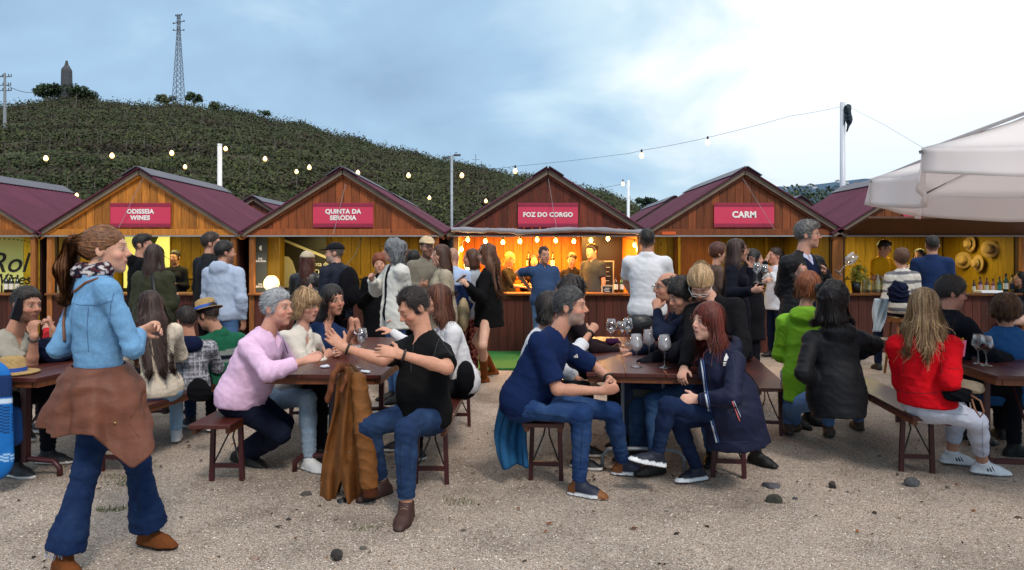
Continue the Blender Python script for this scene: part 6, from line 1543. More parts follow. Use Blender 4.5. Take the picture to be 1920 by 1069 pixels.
# orange lit stall
J = pose(1020, 463, 131, yaw=18, sex='m', hyaw=22, aR=((970, 512, 1), (996, 545, 1)), aL='down')
person('smiling man in slate blue polo with hand on hip before the lit counter', J, dict(skin='b0765a', build=1.08, belly=1.0, hair=hs('2a2220', recede=1), top=dict(c='33486a', sl=.75, collar=1, hem=.06, o=.02, cuff=.012), bot=dict(c='4a6a94', m='denim'), shoe=SNK, h=.010, hc=.011))
J = pose(1072, 474, 110, yaw=-12, sex='f', aR='bent', aL='bent', pitch=10)
person('dark haired female vendor in black shirt inside the orange lit stall', J, dict(skin='b88062', hair=dict(st='bun', c='17110e', n=120), top=dict(c='1c1a1c', sl=1.2, collar=1), bot=DARK, shoe=BLK))
J = pose(1110, 458, 113, yaw=-40, sex='m', hyaw=-55, aR='bent', aL='down')
VM = person('male vendor in grey polo standing at the orange lit counter', J, dict(skin='c08460', hair=hs('1a1410', quiff=1), top=dict(c='3c3f42', sl=.7, collar=1, hem=.08, o=.02), bot=DARK, shoe=BLK))
J = pose(956, 473, 108, yaw=70, sex='f', aR='table', aL='bent', pitch=20)
person('blonde female vendor in dark top bending at the left of the lit stall', J, dict(skin='c88a68', hair=dict(st='long', c='8a5a30', c2='c08a50', len=.22, n=160), top=dict(c='1a1c20', sl=1.0), bot=DARK, shoe=BLK))
J = pose(1001, 476, 106, yaw=5, sex='f', aR='bent', aL='bent')
person('vendor with dark hair half hidden behind the slate polo man', J, dict(skin='c08060', hair=dict(st='bob', c='1c1410', len=.08, n=120), top=dict(c='2a1c18'), bot=DARK, shoe=BLK))

# pink shirt table
J = pose(520, 541, 272, yaw=80, sit=True, sex='m', hyaw=72, head=(520, 578), neck=(498, 634), pel=(452, 742), aR=((503, 700, -1), (572, 676, 1)), aL=((548, 690, 1), (592, 668, 1)),
         lR=((563, 788, 'd', 4.85), (468, 852, 'd', 4.98)), lL=((560, 776, 'd', 5.15), (452, 846, 'd', 5.25)), foot=dict(R=(.85, -.45, -.12), L=(.9, -.3, -.15)), hand=dict(R=dict(d=(.9, .3, .2), n=(.1, .6, -.6), c1=55, c2=60), L=dict(d=(.5, -.6, .2), n=(-.4, -.5, -.5), c1=50, c2=55)))
NPK = person('grey haired man in pink shirt seated with folded hands at the left table', J, dict(skin='cc8f78', build=1.15, belly=1.05, h=.0065, hair=hs('8c8e92', 'c4c6ca', vol=.003, n=900), browc='6a6664', top=dict(c='dcb8d6', sl=1.72, cuff=.008, collar=1, hem=.03, o=.018, fold=.018), bot=dict(c='161b2c', o1=.016), shoe=dict(c='1c1816', sole='14100e')), near=True).name
draw_on(bpy.data.objects[NPK], 'placket', [(524, 622), (532, 640), (540, 662)], .0030, mat('pink_seam', 'a878a0', .7), ('shirt',))
J = pose(573, 536, 246, yaw=62, sit=True, sex='f', hyaw=62, head=(575, 572), neck=(566, 624), pel=(528, 735), pitch=8, aR=((588, 700, -1), (612, 668, 1)), aL=((612, 680, 1), (632, 664, -1)), hand=dict(R=dict(c1=50, c2=60), L=dict(c1=50, c2=60)))
person('seated woman with wavy blonde bob and white blouse', J, dict(skin='c8907a', hair=dict(st='curly', c='7a5c3c', c2='c8a880', len=.07, w=.080, vol=.010, wave=.8, n=620, face=.046, fringe=1), top=dict(c='d8d0c4', sl=1.7, collar=1, hem=.03, o=.018, cuff=.010, v=.08), bot=dict(c='8a9aa8', m='denim'), shoe=dict(c='d0d0d0', sole='e0e0e0')), near=True)
J = pose(624, 528, 232, yaw=35, sit=True, sex='f', hyaw=48, head=(624, 562), neck=(610, 612), pel=(600, 705), pitch=6, aR=((652, 668, -1), (660, 618, -1)), aL=((662, 660, 1), (672, 618, -1)), hand=dict(R=dict(d=(-.1, .1, 1), n=(.6, .5, 0), c1=60, c2=70), L=dict(d=(-.2, 0, 1), n=(-.8, .3, 0), c1=60, c2=70)), roll=-6)
person('seated dark haired woman in sleeveless top resting chin near clasped hands', J, dict(skin='b97d62', hair=dict(st='long', c='15100f', c2='2a201e', len=.17, w=.075, n=520, face=.050), lip='8a4038', top=dict(c='1e3054', sl=0, hem=.05, o=.016, v=.10), bot=DARK, shoe=BLK, watch=(('L', 'd8d0d8'),), browc='15100e'), near=True)
J = pose(775, 533, 292, yaw=-48, sit=True, sex='m', hyaw=-58, head=(776, 578), neck=(796, 640), pel=(796, 772), pitch=30, aR=((718, 676, -1), (645, 652, 1)), aL=((838, 690, -1), (742, 662, -1)), sw=.19,
         lL=((762, 806, 'd', 4.18), (762, 948, 'd', 4.20)), lR=((690, 800, 'd', 4.45), (716, 905, 'd', 4.62)), foot=dict(L=(-.10, -1, -.05), R=(-.6, -.7, 0)),
         hand=dict(R=dict(d=(-.75, .2, .55), n=(.25, -.55, .15), c1=12, c2=18, thumb=1.0, spread=1.6), L=dict(d=(-1, 0, .22), n=(.1, .5, -.4), c1=8, c2=14, thumb=1.1, spread=1.3)))
BM = person('man in black short sleeved shirt seated and gesturing with both open hands', J, dict(skin='c88a6c', build=1.16, belly=1.1, h=.0065, hair=hs('201817', '3c302c', vol=.003, n=900, recede=1), eyes='shut', top=dict(c='131314', sl=.78, cuff=.012, collar=1, hem=.05, o=.016, fold=.014), bot=dict(c='1e3050', m='denim', fade=.16, cuff='7f9ab8', to=1.9), shoe=dict(c='3e2620', sole='2c1a14', laces='8a6a5a'), watch=(('L', '1a1a1a'), ('R', '141414'))), near=True)
J = pose(826, 532, 238, yaw=-70, sit=True, sex='f', hyaw=-80, head=(820, 562), neck=(838, 612), pel=(866, 716), aR=((770, 650, 1), (735, 622, 1)), aL='lap', hand=dict(R=dict(d=(-.9, 0, .3), n=(.2, .2, -.9), c1=15, c2=25)))
person('seated woman with auburn hair and white top behind the black shirt man', J, dict(skin='c98f74', hair=dict(st='long', c='33201a', c2='8a4a2a', len=.20, w=.07, n=520), top=dict(c='d4d2d4', hem=.05, o=.018), bot=dict(c='16161c'), shoe=SNK), near=True)
Fs = Field(P(873, 705, 5.4) - .25, P(873, 705, 5.4) + .25, .012); c0 = P(873, 708, 5.4); Fs.ell(c0, (.07, .10, .13), None, .02); bg = emit(None, np.zeros(3), 'dark_bag', Fs, '101014', CMATS['cloth'](), .014); tag(bg, 'black cloth bag hanging at the bench behind the black shirt man', 'bag')

# centre table
J = pose(1068, 532, 284, yaw=62, sit=True, sex='m', hyaw=72, head=(1070, 576), neck=(1040, 634), pel=(982, 750), aR=((1050, 744, -1), (1128, 733, 1)), aL=((1116, 690, 1), (1144, 712, -1)), sw=.185,
         lR=((1092, 775, 'd', 4.55), (1086, 905, 'd', 4.47)), lL=((1148, 772, 'd', 4.90), (1168, 868, 'd', 4.86)), foot=dict(R=(.88, -.47, 0), L=(.97, -.1, 0)), hand=dict(R=dict(d=(.95, .1, .15), n=(.1, .8, .3), c1=50, c2=45), L=dict(d=(.3, -.6, -.4), n=(-.2, -.5, -.5), c1=45, c2=45)))
NM = person('man with grey beard in navy polo seated with clasped hands', J, dict(skin='bd8268', build=1.10, belly=1.0, h=.0065, beard=('8c8884', .75), browc='2a2422', hair=hs('2c2a2a', '6a6a6c', vol=.002, n=900), top=dict(c='14244a', sl=.85, cuff=.016, collar=1, hem=.05, o=.018, fold=.014), bot=dict(c='1c3460', m='denim', fade=.26, o1=.010), shoe=dict(c='1a2034', sole='d8dce0', sole2='6a3a20', heel='6a4020', toe='7a4a22', laces='14182a', sh=.032), watch=(('L', '15120f'),)), near=True)
for e_ in surf_pts(NM, [(1080, 668)], ('shirt',), .006):
    mb = MB(); k_ = 4.6 / F; [mb.bar(e_ + np.array([(i * 3 - 3) * k_, 0, -3 * k_]), e_ + np.array([(i * 3 - 4.5) * k_, 0, (0 + i * 2) * k_]), 2 * k_, .003) for i in range(3)]; on(NM, 'chest_emblem', mb, mat('white_print', ''), smooth=False)
nth = 26; Pj = np.zeros((30, nth, 3))
for j in range(30):
    v = j / 29
    for i in range(nth):
        w = i / (nth - 1) - .5; Pj[j, i] = P(963 - 4 * math.sin(v * 3), 722 + v * 148, 4.88) + np.array([w * (.13 + .07 * math.sin(v * 2.6)) + .01 * math.sin(v * 7), .05 * math.sin(w * 6) - .10 * abs(w) + .012 * math.sin(w * 22 + v * 5), -.03 * abs(w) * v])
sheet_ring(Pj, NM, 'tied_jacket', vmat('teal_cloth', .8, .3, .15, 12, .4, 120), lambda V: np.array(lin('1d5580')) * np.ones((len(V), 1)), .03)
J = pose(1030, 545, 246, yaw=72, sit=True, sex='f', hyaw=75, head=(1034, 580), neck=(1016, 628), pel=(990, 730), aR=((1118, 668, -1), (1108, 622, 1)), aL='table', pitch=8)
person('seated woman with dark bob and white top hidden behind the navy polo man', J, dict(skin='b87e64', hair=dict(st='bob', c='1a1413', c2='3a302c', len=.08, w=.085, vol=.012, n=460), top=dict(c='cfd0d6', sl=1.4, hem=.05, o=.02), bot=DARK, shoe=SNK, watch=(('R', '22201e'),)), near=True)
J = pose(1076, 521, 222, yaw=95, sit=True, sex='f', hyaw=110, aR='table', aL='table', seat=.52)
person('seated person with dark curly hair at the far end of the bench', J, dict(skin='b87e64', hair=dict(st='curly', c='1c1412', len=.05, w=.09, vol=.018, wave=1.2, n=360), top=dict(c='241c20', hem=.05), bot=DARK, shoe=SNK))
J = pose(1213, 430, 180, yaw=172, sex='m', hyaw=174, aR=((1254, 540, 1), (1236, 560, 1)), aL=((1174, 530, 1), (1190, 560, 1)), sw=.19)
WP = person('tall man in white polo shirt seen from behind near the lit counter', J, dict(skin='a8745c', build=1.12, hair=hs('16110f', vol=-.002), top=dict(c='d8d8dc', sl=.72, cuff=.010, collar=1, hem=.02, o=.018, fold=.014), bot=dict(c='2a3c64', m='denim'), shoe=BLK, h=.010, hc=.011))
Fs = Field(P(1198, 605, 7.3) - .3, P(1198, 605, 7.3) + .3, .012); Fs.ell(P(1198, 610, 7.28), (.15, .09, .13), None, .03); Fs.plane(P(1198, 590, 7.28), UP); bg = emit(None, np.zeros(3), 'black_bag', Fs, '0e0e12', CMATS['leather'](), .006); tag(bg, 'black bag worn at the hip of the white polo man', 'bag')
J = pose(1249, 511, 240, yaw=-88, sit=True, sex='m', hyaw=-80, head=(1252, 540), neck=(1276, 586), pel=(1292, 700), aL=((1238, 628, -1), (1232, 580, 1)), aR='table', hand=dict(L=dict(c1=70, c2=80)))
person('balding man with glasses seated, fist held near his mouth', J, dict(skin='b47a60', hair=dict(st='bald', c='2a2422', n=260), glasses='20303a', top=dict(c='1a2236', hem=.05), bot=dict(c='3a4a6a'), shoe=BLK), near=True)
J = pose(1281, 522, 256, yaw=-80, sit=True, sex='f', hyaw=-70, head=(1279, 556), neck=(1300, 600), pel=(1312, 716), pitch=18, aL=((1262, 664, -1), (1240, 645, 1)), aR='table')
person('seated person with short dark hair and black jacket leaning over the table', J, dict(skin='b67c62', hair=hs('17110f', vol=.012, full=1), top=dict(c='15151d', hem=.05, o=.024, fold=.016), bot=dict(c='2a4468', m='denim'), shoe=BLK), near=True)
J = pose(1318, 484, 262, yaw=-20, sit=True, sex='f', hyaw=-22, head=(1314, 532), neck=(1336, 566), pel=(1368, 738), pitch=48, aR=((1296, 640, -1), (1282, 690, -1)), aL=((1392, 640, -1), (1380, 700, -1)),
         lL=((1405, 760, 'd', 5.05), (1418, 850, 'd', 5.18)), lR=((1330, 760, 'd', 4.9), (1335, 850, 'd', 5.0)), foot=dict(L=(.6, -.8, 0)))
person('blonde woman with ponytail, glasses and black sweater bending her head down', J, dict(skin='cc9880', build=1.05, eyes='shut', glasses='d8dcd8', hair=dict(st='pony', c='8a6a44', c2='d8b890', len=.16, tie=.06, vol=.008, n=700), top=dict(c='131215', hem=.06, o=.024, m='knit', fold=.014), bot=dict(c='3a5c88', m='denim', cuff='8aa4c0', to=1.82), shoe=dict(c='121012', sole='0c0a0a', ank=.09)), near=True)
J = pose(1328, 562, 290, yaw=-72, sit=True, sex='f', hyaw=-66, head=(1327, 603), neck=(1348, 658), pel=(1372, 772), aL=((1374, 748, -1), (1306, 748, 1)), aR=((1318, 738, 1), (1290, 745, -1)),
         lL=((1252, 760, 'd', 4.55), (1232, 852, 'd', 4.62)), lR=((1270, 790, 'd', 4.80), (1308, 880, 'd', 4.74)), foot=dict(L=(-.97, -.12, .22), R=(-.93, -.35, 0)), hand=dict(L=dict(d=(-.9, .3, -.1), n=(.1, .7, -.3), c1=55, c2=60), R=dict(d=(-.5, -.7, -.2), n=(.3, -.4, -.4), c1=50, c2=50)))
RW = person('red haired woman in long navy raincoat seated with crossed legs', J, dict(skin='d2a08a', h=.0065, lip='b05048', browc='3a2018', hair=dict(st='long', c='42160f', c2='8a3826', len=.26, w=.078, vol=.006, n=900, face=.050), top=dict(c='161b34', sl=1.9, hem=.17, hb=-.05, sitcoat=1, lap=.42, o=.022, m='shell', hood=1, fold=.018, open=0, name='raincoat'), bot=dict(c='121e3c', m='denim', fade=.08, o=.0, o1=.004), shoe=dict(c='161c2c', sole='dfe2e6', sole2='5a2a20', laces='0e1220', sh=.036, sw=.006)), near=True)
# zip stripe, chest emblem and pocket zip on the raincoat
draw_on(RW, 'zip_stripe', [(1314, 672), (1318, 700), (1323, 740), (1331, 780), (1344, 830)], .006, mat('white_tape', 'c8d0e0', .6), ('raincoat',))
draw_on(RW, 'zip_stripe', [(1318, 672), (1322, 700), (1327, 740), (1335, 780), (1348, 830)], .0025, mat('zip_blue', '4a6ab0', .6), ('raincoat',))
draw_on(RW, 'pocket_zip', [(1373, 753), (1387, 790)], .0035, mat('pink_zip', 'd86a6a', .6), ('raincoat',)); draw_on(RW, 'pocket_zip', [(1376, 752), (1389, 782)], .002, mat('white_tape', ''), ('raincoat',))
for e_ in surf_pts(RW, [(1362, 675)], ('raincoat',), .006):
    mb = MB(); k_ = 4.4 / F; mb.poly_prism([e_ + np.array([-5 * k_, 0, -2 * k_]), e_ + np.array([6 * k_, 0, -2 * k_]), e_ + np.array([4 * k_, 0, 5 * k_]), e_ + np.array([0, 0, 13 * k_]), e_ + np.array([-4 * k_, 0, 4 * k_])], (0, .004, 0)); [mb.box(e_ + np.array([0, 0, -(5 + 2.6 * i) * k_]), (12 * k_, .004, 1.4 * k_)) for i in range(3)]
    on(RW, 'sail_emblem', mb, mat('white_print', ''), smooth=False)

# standing group in front of Carm
J = pose(1384, 447, 180, yaw=62, sex='f', hyaw=84, head=(1383, 470), aR=((1372, 552, -1), (1412, 545, -1)), aL=((1398, 545, 1), (1408, 500, 1)))
person('woman with long brown hair, glasses and dark navy coat holding a glass', J, dict(skin='c98f78', glasses='a08060', hair=dict(st='long', c='2a1a16', c2='4a3028', len=.34, w=.085, n=480), top=dict(c='131520', hem=.42, o=.030, flare=.04, fold=.016), bot=dict(c=lambda V: np.where((snoise(V, 50, 3) > .1)[:, None], np.array(lin('8a2a30')), np.array(lin('c0a0a0'))), flare=.05, to=1.75), shoe=dict(c='4a2a1c', sole='2a1a10'), h=.010, hc=.011))
J = pose(1347, 457, 152, yaw=95, sex='f', aR='bent', aL='bent')
person('person with short reddish brown hair behind the long haired coat woman', J, dict(skin='c08a70', hair=hs('3e2018', '6a3a28', vol=.012, full=1), top=dict(c='5a4a44', hem=.1), bot=DARK, shoe=BLK))
J = pose(1413, 466, 158, yaw=88, sex='f', hyaw=84, aR=((1408, 540, -1), (1432, 528, -1)), aL=((1420, 520, 1), (1436, 490, 1)))
person('woman with sleek black hair in profile facing right, holding up a hand', J, dict(skin='cf9c84', hair=dict(st='long', c='0f0d0e', c2='1c1a1c', len=.14, w=.07, n=220), top=dict(c='15151a', hem=.30, o=.024), bot=DARK, shoe=BLK))
J = pose(1452, 464, 124, yaw=-70, sex='f', aR='mouth', aL='mouth')
person('person in white shirt and dark trousers with both hands at the mouth', J, dict(skin='c08068', hair=dict(st='bun', c='2a1c18', n=120), top=dict(c='ccd0d8', hem=.14), bot=dict(c='141c30'), shoe=BLK))
J = pose(1512, 412, 206, yaw=30, sex='m', hyaw=68, head=(1514, 441), neck=(1504, 484), aR=((1468, 545, 1), (1494, 515, -1)), aL=((1546, 535, 1), (1544, 510, -1)), sw=.19, hand=dict(L=dict(c1=60, c2=60), R=dict(c1=60, c2=60)))
GM = person('tall grey haired man with black glasses and dark quilted jacket', J, dict(skin='c08a76', build=1.10, glasses='141414', h=.0085, hc=.010, hair=hs('4c4a4a', '9a9894', vol=.006, n=600, quiff=1), top=[dict(c='b0b8d4', hem=.04, collar=1, o=.010, v=.05), dict(c='141c36', name='sweater', hem=.05, o=.018, v=.13), dict(c='17171b', name='jacket', hem=.10, o=.040, m='shell', open=.075, fold=.022, fdir=(0, 0, 1), ff=42)], bot=DARK, shoe=BLK), near=True)
J = pose(1518, 506, 234, yaw=158, sit=True, sex='f', hyaw=128, head=(1518, 538), neck=(1508, 590), pel=(1516, 706), aR='table', aL='lap')
person('seated woman in bright green hooded coat with reddish bob', J, dict(skin='c58c74', hair=dict(st='bob', c='6a3420', c2='a8683c', len=.05, w=.085, vol=.008, n=520), top=dict(c='74a824', hood=1, hem=.16, o=.026, m='shell', flare=.01, fold=.016, name='coat'), bot=dict(c='5a7aa8', m='denim'), shoe=dict(c='4a3a30', sole='2a221c')), near=True)
J = pose(1556, 520, 256, yaw=-178, sit=True, sex='f', hyaw=-175, head=(1558, 562), neck=(1566, 622), pel=(1568, 740), aR=((1640, 645, 1), (1612, 668, 1)), aL=((1506, 700, -1), (1530, 716, 1)), sw=.175,
         lL=((1476, 712, 'd', 5.40), (1490, 792, 'd', 6.0)), lR=((1600, 716, 'd', 5.9), (1610, 790, 'd', 6.2)), foot=dict(L=(-.9, -.5, 0)))
person('seated woman with dark curly hair and black hooded rain jacket seen from behind', J, dict(skin='b87e64', build=1.08, hair=dict(st='curly', c='140f10', c2='2a1e1e', len=.15, w=.11, vol=.022, wave=1.0, n=900), top=dict(c='121419', hood=1, hem=.12, hb=-.03, sitcoat=1, o=.026, m='shell', flare=-.01, fold=.018, name='jacket'), bot=dict(c='5a7cac', m='denim', fade=.2, to=1.85), shoe=dict(c='4a3a2e', sole='2c241e', laces='6a5a48')), near=True)

# right table
J = pose(1732, 532, 274, yaw=150, sit=True, sex='f', hyaw=158, head=(1732, 574), neck=(1730, 632), pel=(1738, 752), pyaw=95, aR=((1782, 716, -1), (1790, 672, 1)), aL=((1690, 715, 1), (1720, 720, 1)),
         lR=((1828, 768, 'd', 4.75), (1842, 868, 'd', 4.80)), lL=((1795, 768, 'd', 5.2), (1784, 850, 'd', 5.22)), foot=dict(R=(.94, -.33, 0), L=(.95, -.28, 0)), sw=.165)
RS = person('woman with long straight blonde hair and red sweater seated in white trousers', J, dict(skin='c58c70', build=1.12, h=.0065, hair=dict(st='long', c='6a4c30', c2='c8a478', len=.235, w=.088, vol=.004, n=1100, out=.03), top=dict(c='c4101c', sl=1.95, hem=-.015, o=.026, fold=.020, m='fleece', name='sweater'), bot=dict(c='bfc4d4', o=.006, o1=.008, to=1.72, fold=.010), shoe=dict(c='dcdee2', sole='e4e6ea', stripes=1, laces='d8dade', m='shoe')), near=True)
mb = MB(); th = np.linspace(-2.6, 1.2, 26); mb.tube([J['pel'] + UP * .008 + (J['rp'] * math.cos(t) * .176 + J['fp'] * math.sin(t) * .134) * 1.10 for t in th], .012, 6); on(RS, 'belt', mb, mat('tan_strap', ''))
J = pose(1785, 517, 240, yaw=96, sit=True, sex='m', hyaw=80, head=(1783, 550), neck=(1778, 594), pel=(1775, 706), aR='table', aL='table', pitch=10)
person('man with glasses and dark jacket seated beyond the red sweater woman', J, dict(skin='b87c66', build=1.1, glasses='141414', hair=hs('1c1816', '4a4440', vol=.008, full=1), top=dict(c='15181f', hem=.05, o=.028, collar=1), bot=DARK, shoe=BLK), near=True)
J = pose(1884, 548, 240, yaw=172, sit=True, sex='f', hyaw=170, head=(1884, 582), neck=(1886, 626), pel=(1890, 735), aR='table', aL='table', sw=.165)
BL = person('woman with brown bob and blue top seated at the right edge', J, dict(skin='c58c70', build=1.15, hair=dict(st='curly', c='3a2418', c2='7a5434', len=.03, w=.09, vol=.016, wave=.5, n=620), top=dict(c='2c5a90', hem=.06, o=.024, fold=.018), bot=DARK, shoe=BLK), near=True)
J = pose(1690, 468, 146, yaw=172, sit=True, sex='f', pel=(1692, 575), seat=.72, aR='bent', aL='bent')
SW_ = person('woman in white and grey striped sweater sitting on a stool', J, dict(skin='c58c70', hair=hs('4a2e1e', '6a4a34', vol=.014, full=1), top=dict(c=stripes(('c8c4bc', 'c8c4bc', '6a6a70'), 26), hem=.05, o=.024, m='knit'), bot=dict(c='1a2238'), shoe=BLK, hc=.011))
J = pose(1748, 443, 145, yaw=148, sex='m', hyaw=160, aR='down', aL='bent')
person('man in dark blue blazer standing at the hat stall counter', J, dict(skin='a8745c', hair=hs('15110f'), top=dict(c='1e3055', hem=.12, o=.028, collar=1), bot=DARK, shoe=BLK))
J = pose(1657, 451, 114, yaw=30, sex='m', hyaw=60, aR='bent', aL='table', pitch=18)
person('young vendor in bright yellow t-shirt inside the hat stall', J, dict(skin='b87c5c', hair=hs('17110d', quiff=1), glasses='1a1a1a', top=dict(c='d89a14', sl=.8, o=.02, m='fleece'), bot=DARK, shoe=BLK))
J = pose(1724, 466, 112, yaw=-50, sex='f', aR='bent', aL='bent')
person('female vendor in yellow top half hidden beside the blazer man', J, dict(skin='b87c5c', hair=dict(st='bob', c='1c1410', len=.10, n=120), top=dict(c='c88a14', sl=.8), bot=DARK, shoe=BLK))
J = pose(1906, 481, 84, yaw=176, sex='m', aR='down', aL='down')
person('distant person in beige shirt at the right edge by the marquee', J, dict(skin='a8745c', hair=hs('15110f'), top=dict(c='8a7a68', hem=.1), bot=DARK, shoe=BLK, h=.016, hc=.018))
J = pose(1914, 508, 118, yaw=-90, sit=True, sex='f', aR='table', aL='table')
person('seated person with dark hair at the right edge behind the blue top woman', J, dict(skin='a8745c', hair=dict(st='bob', c='15110f', len=.1, n=100), top=dict(c='22262e'), bot=dict(c='c0a090'), shoe=BLK, h=.015, hc=.016))

# stitched seams, hems and plackets that read on the nearest clothes
def seams(root, lines, m, r=.0017):
    for nm, parts, pts in lines: draw_on(root, nm, pts, r, m, parts, 6, .001)
sn = mat('seam_dark', '0c0c10', .8, 0); sj = mat('seam_denim', '0c1830', .8, 0); so_ = mat('seam_sky', '456c94', .8, 0)
seams(W1, [('yoke_seam', ('shirt',), [(122, 566), (150, 572), (185, 572), (214, 563)]), ('sleeve_seam', ('shirt',), [(214, 548), (208, 570), (206, 600)]), ('back_seam', ('shirt',), [(166, 574), (163, 615), (166, 660)])], so_)
seams(W1, [('side_seam', ('trousers',), [(128, 860), (112, 920), (100, 980)]), ('side_seam', ('trousers',), [(256, 860), (258, 920), (262, 970)])], sj)
seams(NM, [('sleeve_hem', ('shirt',), [(1028, 712), (1050, 716), (1066, 712)]), ('placket', ('shirt',), [(1066, 640), (1074, 656), (1078, 668)]), ('shoulder_seam', ('shirt',), [(1012, 640), (1002, 660), (1000, 684)])], sn)
seams(NM, [('side_seam', ('trousers',), [(980, 772), (1020, 778), (1060, 782)]), ('side_seam', ('trousers',), [(1092, 800), (1090, 840), (1088, 880)])], sj)
seams(BM, [('sleeve_hem', ('shirt',), [(828, 640), (838, 654), (848, 668)]), ('placket', ('shirt',), [(776, 645), (772, 670), (770, 700)]), ('shoulder_seam', ('shirt',), [(826, 628), (818, 650), (812, 676)])], mat('seam_black', '3a3a3e', .8, 0))
seams(BM, [('side_seam', ('trousers',), [(800, 792), (784, 800), (770, 830), (768, 880)]), ('side_seam', ('trousers',), [(750, 830), (750, 880), (752, 920)])], sj)
seams(RS, [('shoulder_seam', ('sweater',), [(1770, 640), (1764, 670), (1766, 700)]), ('shoulder_seam', ('sweater',), [(1690, 640), (1694, 668), (1694, 700)]), ('hem_band', ('sweater',), [(1668, 728), (1700, 736), (1740, 738), (1780, 732)]), ('cuff_seam', ('sweater',), [(1778, 690), (1790, 692), (1798, 690)])], mat('seam_red', '7a0810', .8, 0), .0022)
seams(RS, [('side_seam', ('trousers',), [(1740, 770), (1780, 776), (1815, 778)]), ('side_seam', ('trousers',), [(1842, 790), (1842, 830), (1844, 855)])], mat('seam_grey', '8a8e9c', .8, 0))
seams(RW, [('sleeve_seam', ('raincoat',), [(1372, 664), (1378, 690), (1378, 720)]), ('hem_band', ('raincoat',), [(1350, 828), (1375, 830), (1400, 828)]), ('cuff_seam', ('raincoat',), [(1312, 738), (1314, 748), (1313, 758)])], mat('seam_navy', '2a3250', .8, 0))
# ------------------------------------------------------------------ tables and benches
tabm = wood('table_top', '4a201a', .75, .33, .5, var=.08); edgew = wood('table_edge', '6a3a20', .7, .45, .4, var=.1); redst = mat('red_steel', '3e1216', .45, .15, 10); greyst = mat('grey_steel', '8c9298', .4, .1, 10, metal=.3)
brass = mat('brass', '8a6a30', .4, metal=.6)
def frame_dirs(x0, y0, x1, y1):
    a, b = np.array([x0, y0, 0.]), np.array([x1, y1, 0.]); d = nrm(b - a); s_ = np.array([d[1], -d[0], 0]); return a, b, d, s_
def make_table(x0, y0, x1, y1, w, label, foot='red', nb=3):
    a, b, d, s_ = frame_dirs(x0, y0, x1, y1); L = np.linalg.norm(b - a); root = empty('beer_table', tuple((a + b) / 2), label, 'table', 'folding tables on the gravel', math.atan2(-d[0], d[1]))
    for i in range(nb):
        wi = w / nb; mb = MB(); mb.box((-w / 2 + (i + .5) * wi, 0, .735), (wi - .002, L, .028)); mb.build('board', tabm, root, bevel=.003)
    for sg in (-1, 1): mb = MB(); mb.box((sg * (w / 2 - .03), 0, .700), (.04, L - .06, .040)); mb.build('side_rail', edgew, root)
    for sg in (-1, 1): mb = MB(); mb.box((0, sg * (L / 2 - .04), .700), (w - .10, .035, .040)); mb.build('end_rail', edgew, root)
    for sg in (-1, 1):
        y = sg * (L / 2 - .32)
        if foot == 'red':
            mb = MB(); mb.bar((0, y, .10), (0, y, .68), .045, .045); mb.build('leg', redst, root)
            mb = MB(); h = w * .36; mb.tube([(-h, y, .0), (-h, y, .07), (-h * .82, y, .115), (0, y, .125), (h * .82, y, .115), (h, y, .07), (h, y, 0)], .019, 8); mb.build('foot', redst, root, True)
            mb = MB(); mb.tube([(0, y - sg * .03, .34), (0, y - sg * .42, .68)], .010, 6); mb.build('brace', redst, root)
        elif foot == 'grey':
            h = w * .36; mb = MB(); mb.tube([(-h, y, .0), (-h, y, .10), (-h * .86, y, .15), (0, y, .16), (h * .86, y, .15), (h, y, .10), (h, y, 0)], .014, 8); mb.build('foot', greyst, root, True)
            for q in (-.5, .5): mb = MB(); mb.tube([(q * h, y, .16), (q * h, y, .69)], .013, 8); mb.build('leg', greyst, root)
            for q in (-1, 1): mb = MB(); mb.tube([(q * .02, y - sg * .05, .55), (q * .22, y - sg * .12, .36)], .007, 6); mb.build('brace', mat('dark_steel', '22201f', .5), root)
            mb = MB(); mb.box((0, y - sg * .05, .55), (.13, .03, .05)); mb.build('latch', mat('dark_steel', ''), root)
        else:
            for q in (-1, 1): mb = MB(); mb.bar((q * (w / 2 - .09), y, 0), (q * (w / 2 - .09), y, .69), .032, .032); mb.build('leg', redst, root)
            mb = MB(); mb.box((0, y, .10), (w - .2, .028, .035)); mb.build('crossbar', redst, root)
            mb = MB(); mb.tube([(0, y, .12), (0, y - sg * .4, .68)], .010, 6); mb.build('brace', redst, root)
    return root
def make_bench(x0, y0, x1, y1, label, w=.27, zt=.455):
    a, b, d, s_ = frame_dirs(x0, y0, x1, y1); L = np.linalg.norm(b - a); root = empty('bench', tuple((a + b) / 2), label, 'bench', 'folding benches beside the tables', math.atan2(-d[0], d[1]))
    mb = MB(); mb.box((0, 0, zt - .014), (w, L, .028)); mb.build('seat', tabm, root, bevel=.003)
    for sg in (-1, 1): mb = MB(); mb.box((sg * (w / 2 - .025), 0, zt - .045), (.03, L - .06, .034)); mb.build('side_rail', edgew, root)
    for sg in (-1, 1):
        y = sg * (L / 2 - .28)
        for q in (-1, 1): mb = MB(); mb.bar((q * .105, y, 0), (q * .092, y, zt - .03), .030, .026); mb.build('leg', redst, root)
        mb = MB(); mb.box((0, y, .115), (.20, .022, .028)); mb.build('crossbar', redst, root)
        for q in (-1, 1): mb = MB(); mb.tube([(q * .085, y, .14), (q * .02, y - sg * .05, .30), (0, y - sg * .20, zt - .04)], .006, 5); mb.build('brace', mat('dark_steel', '22201f', .5), root)
        mb = MB(); mb.box((0, y - sg * .06, .385), (.10, .04, .035)); mb.build('latch', mat('dark_steel', ''), root)
    return root
T1 = make_table(-3.45, 4.72, -3.12, 6.9, .74, 'left table with the straw hat lying on it', 'red')
T2 = make_table(-1.27, 4.80, -1.20, 7.0, .80, 'table between the pink shirt man and the black shirt man', 'red')
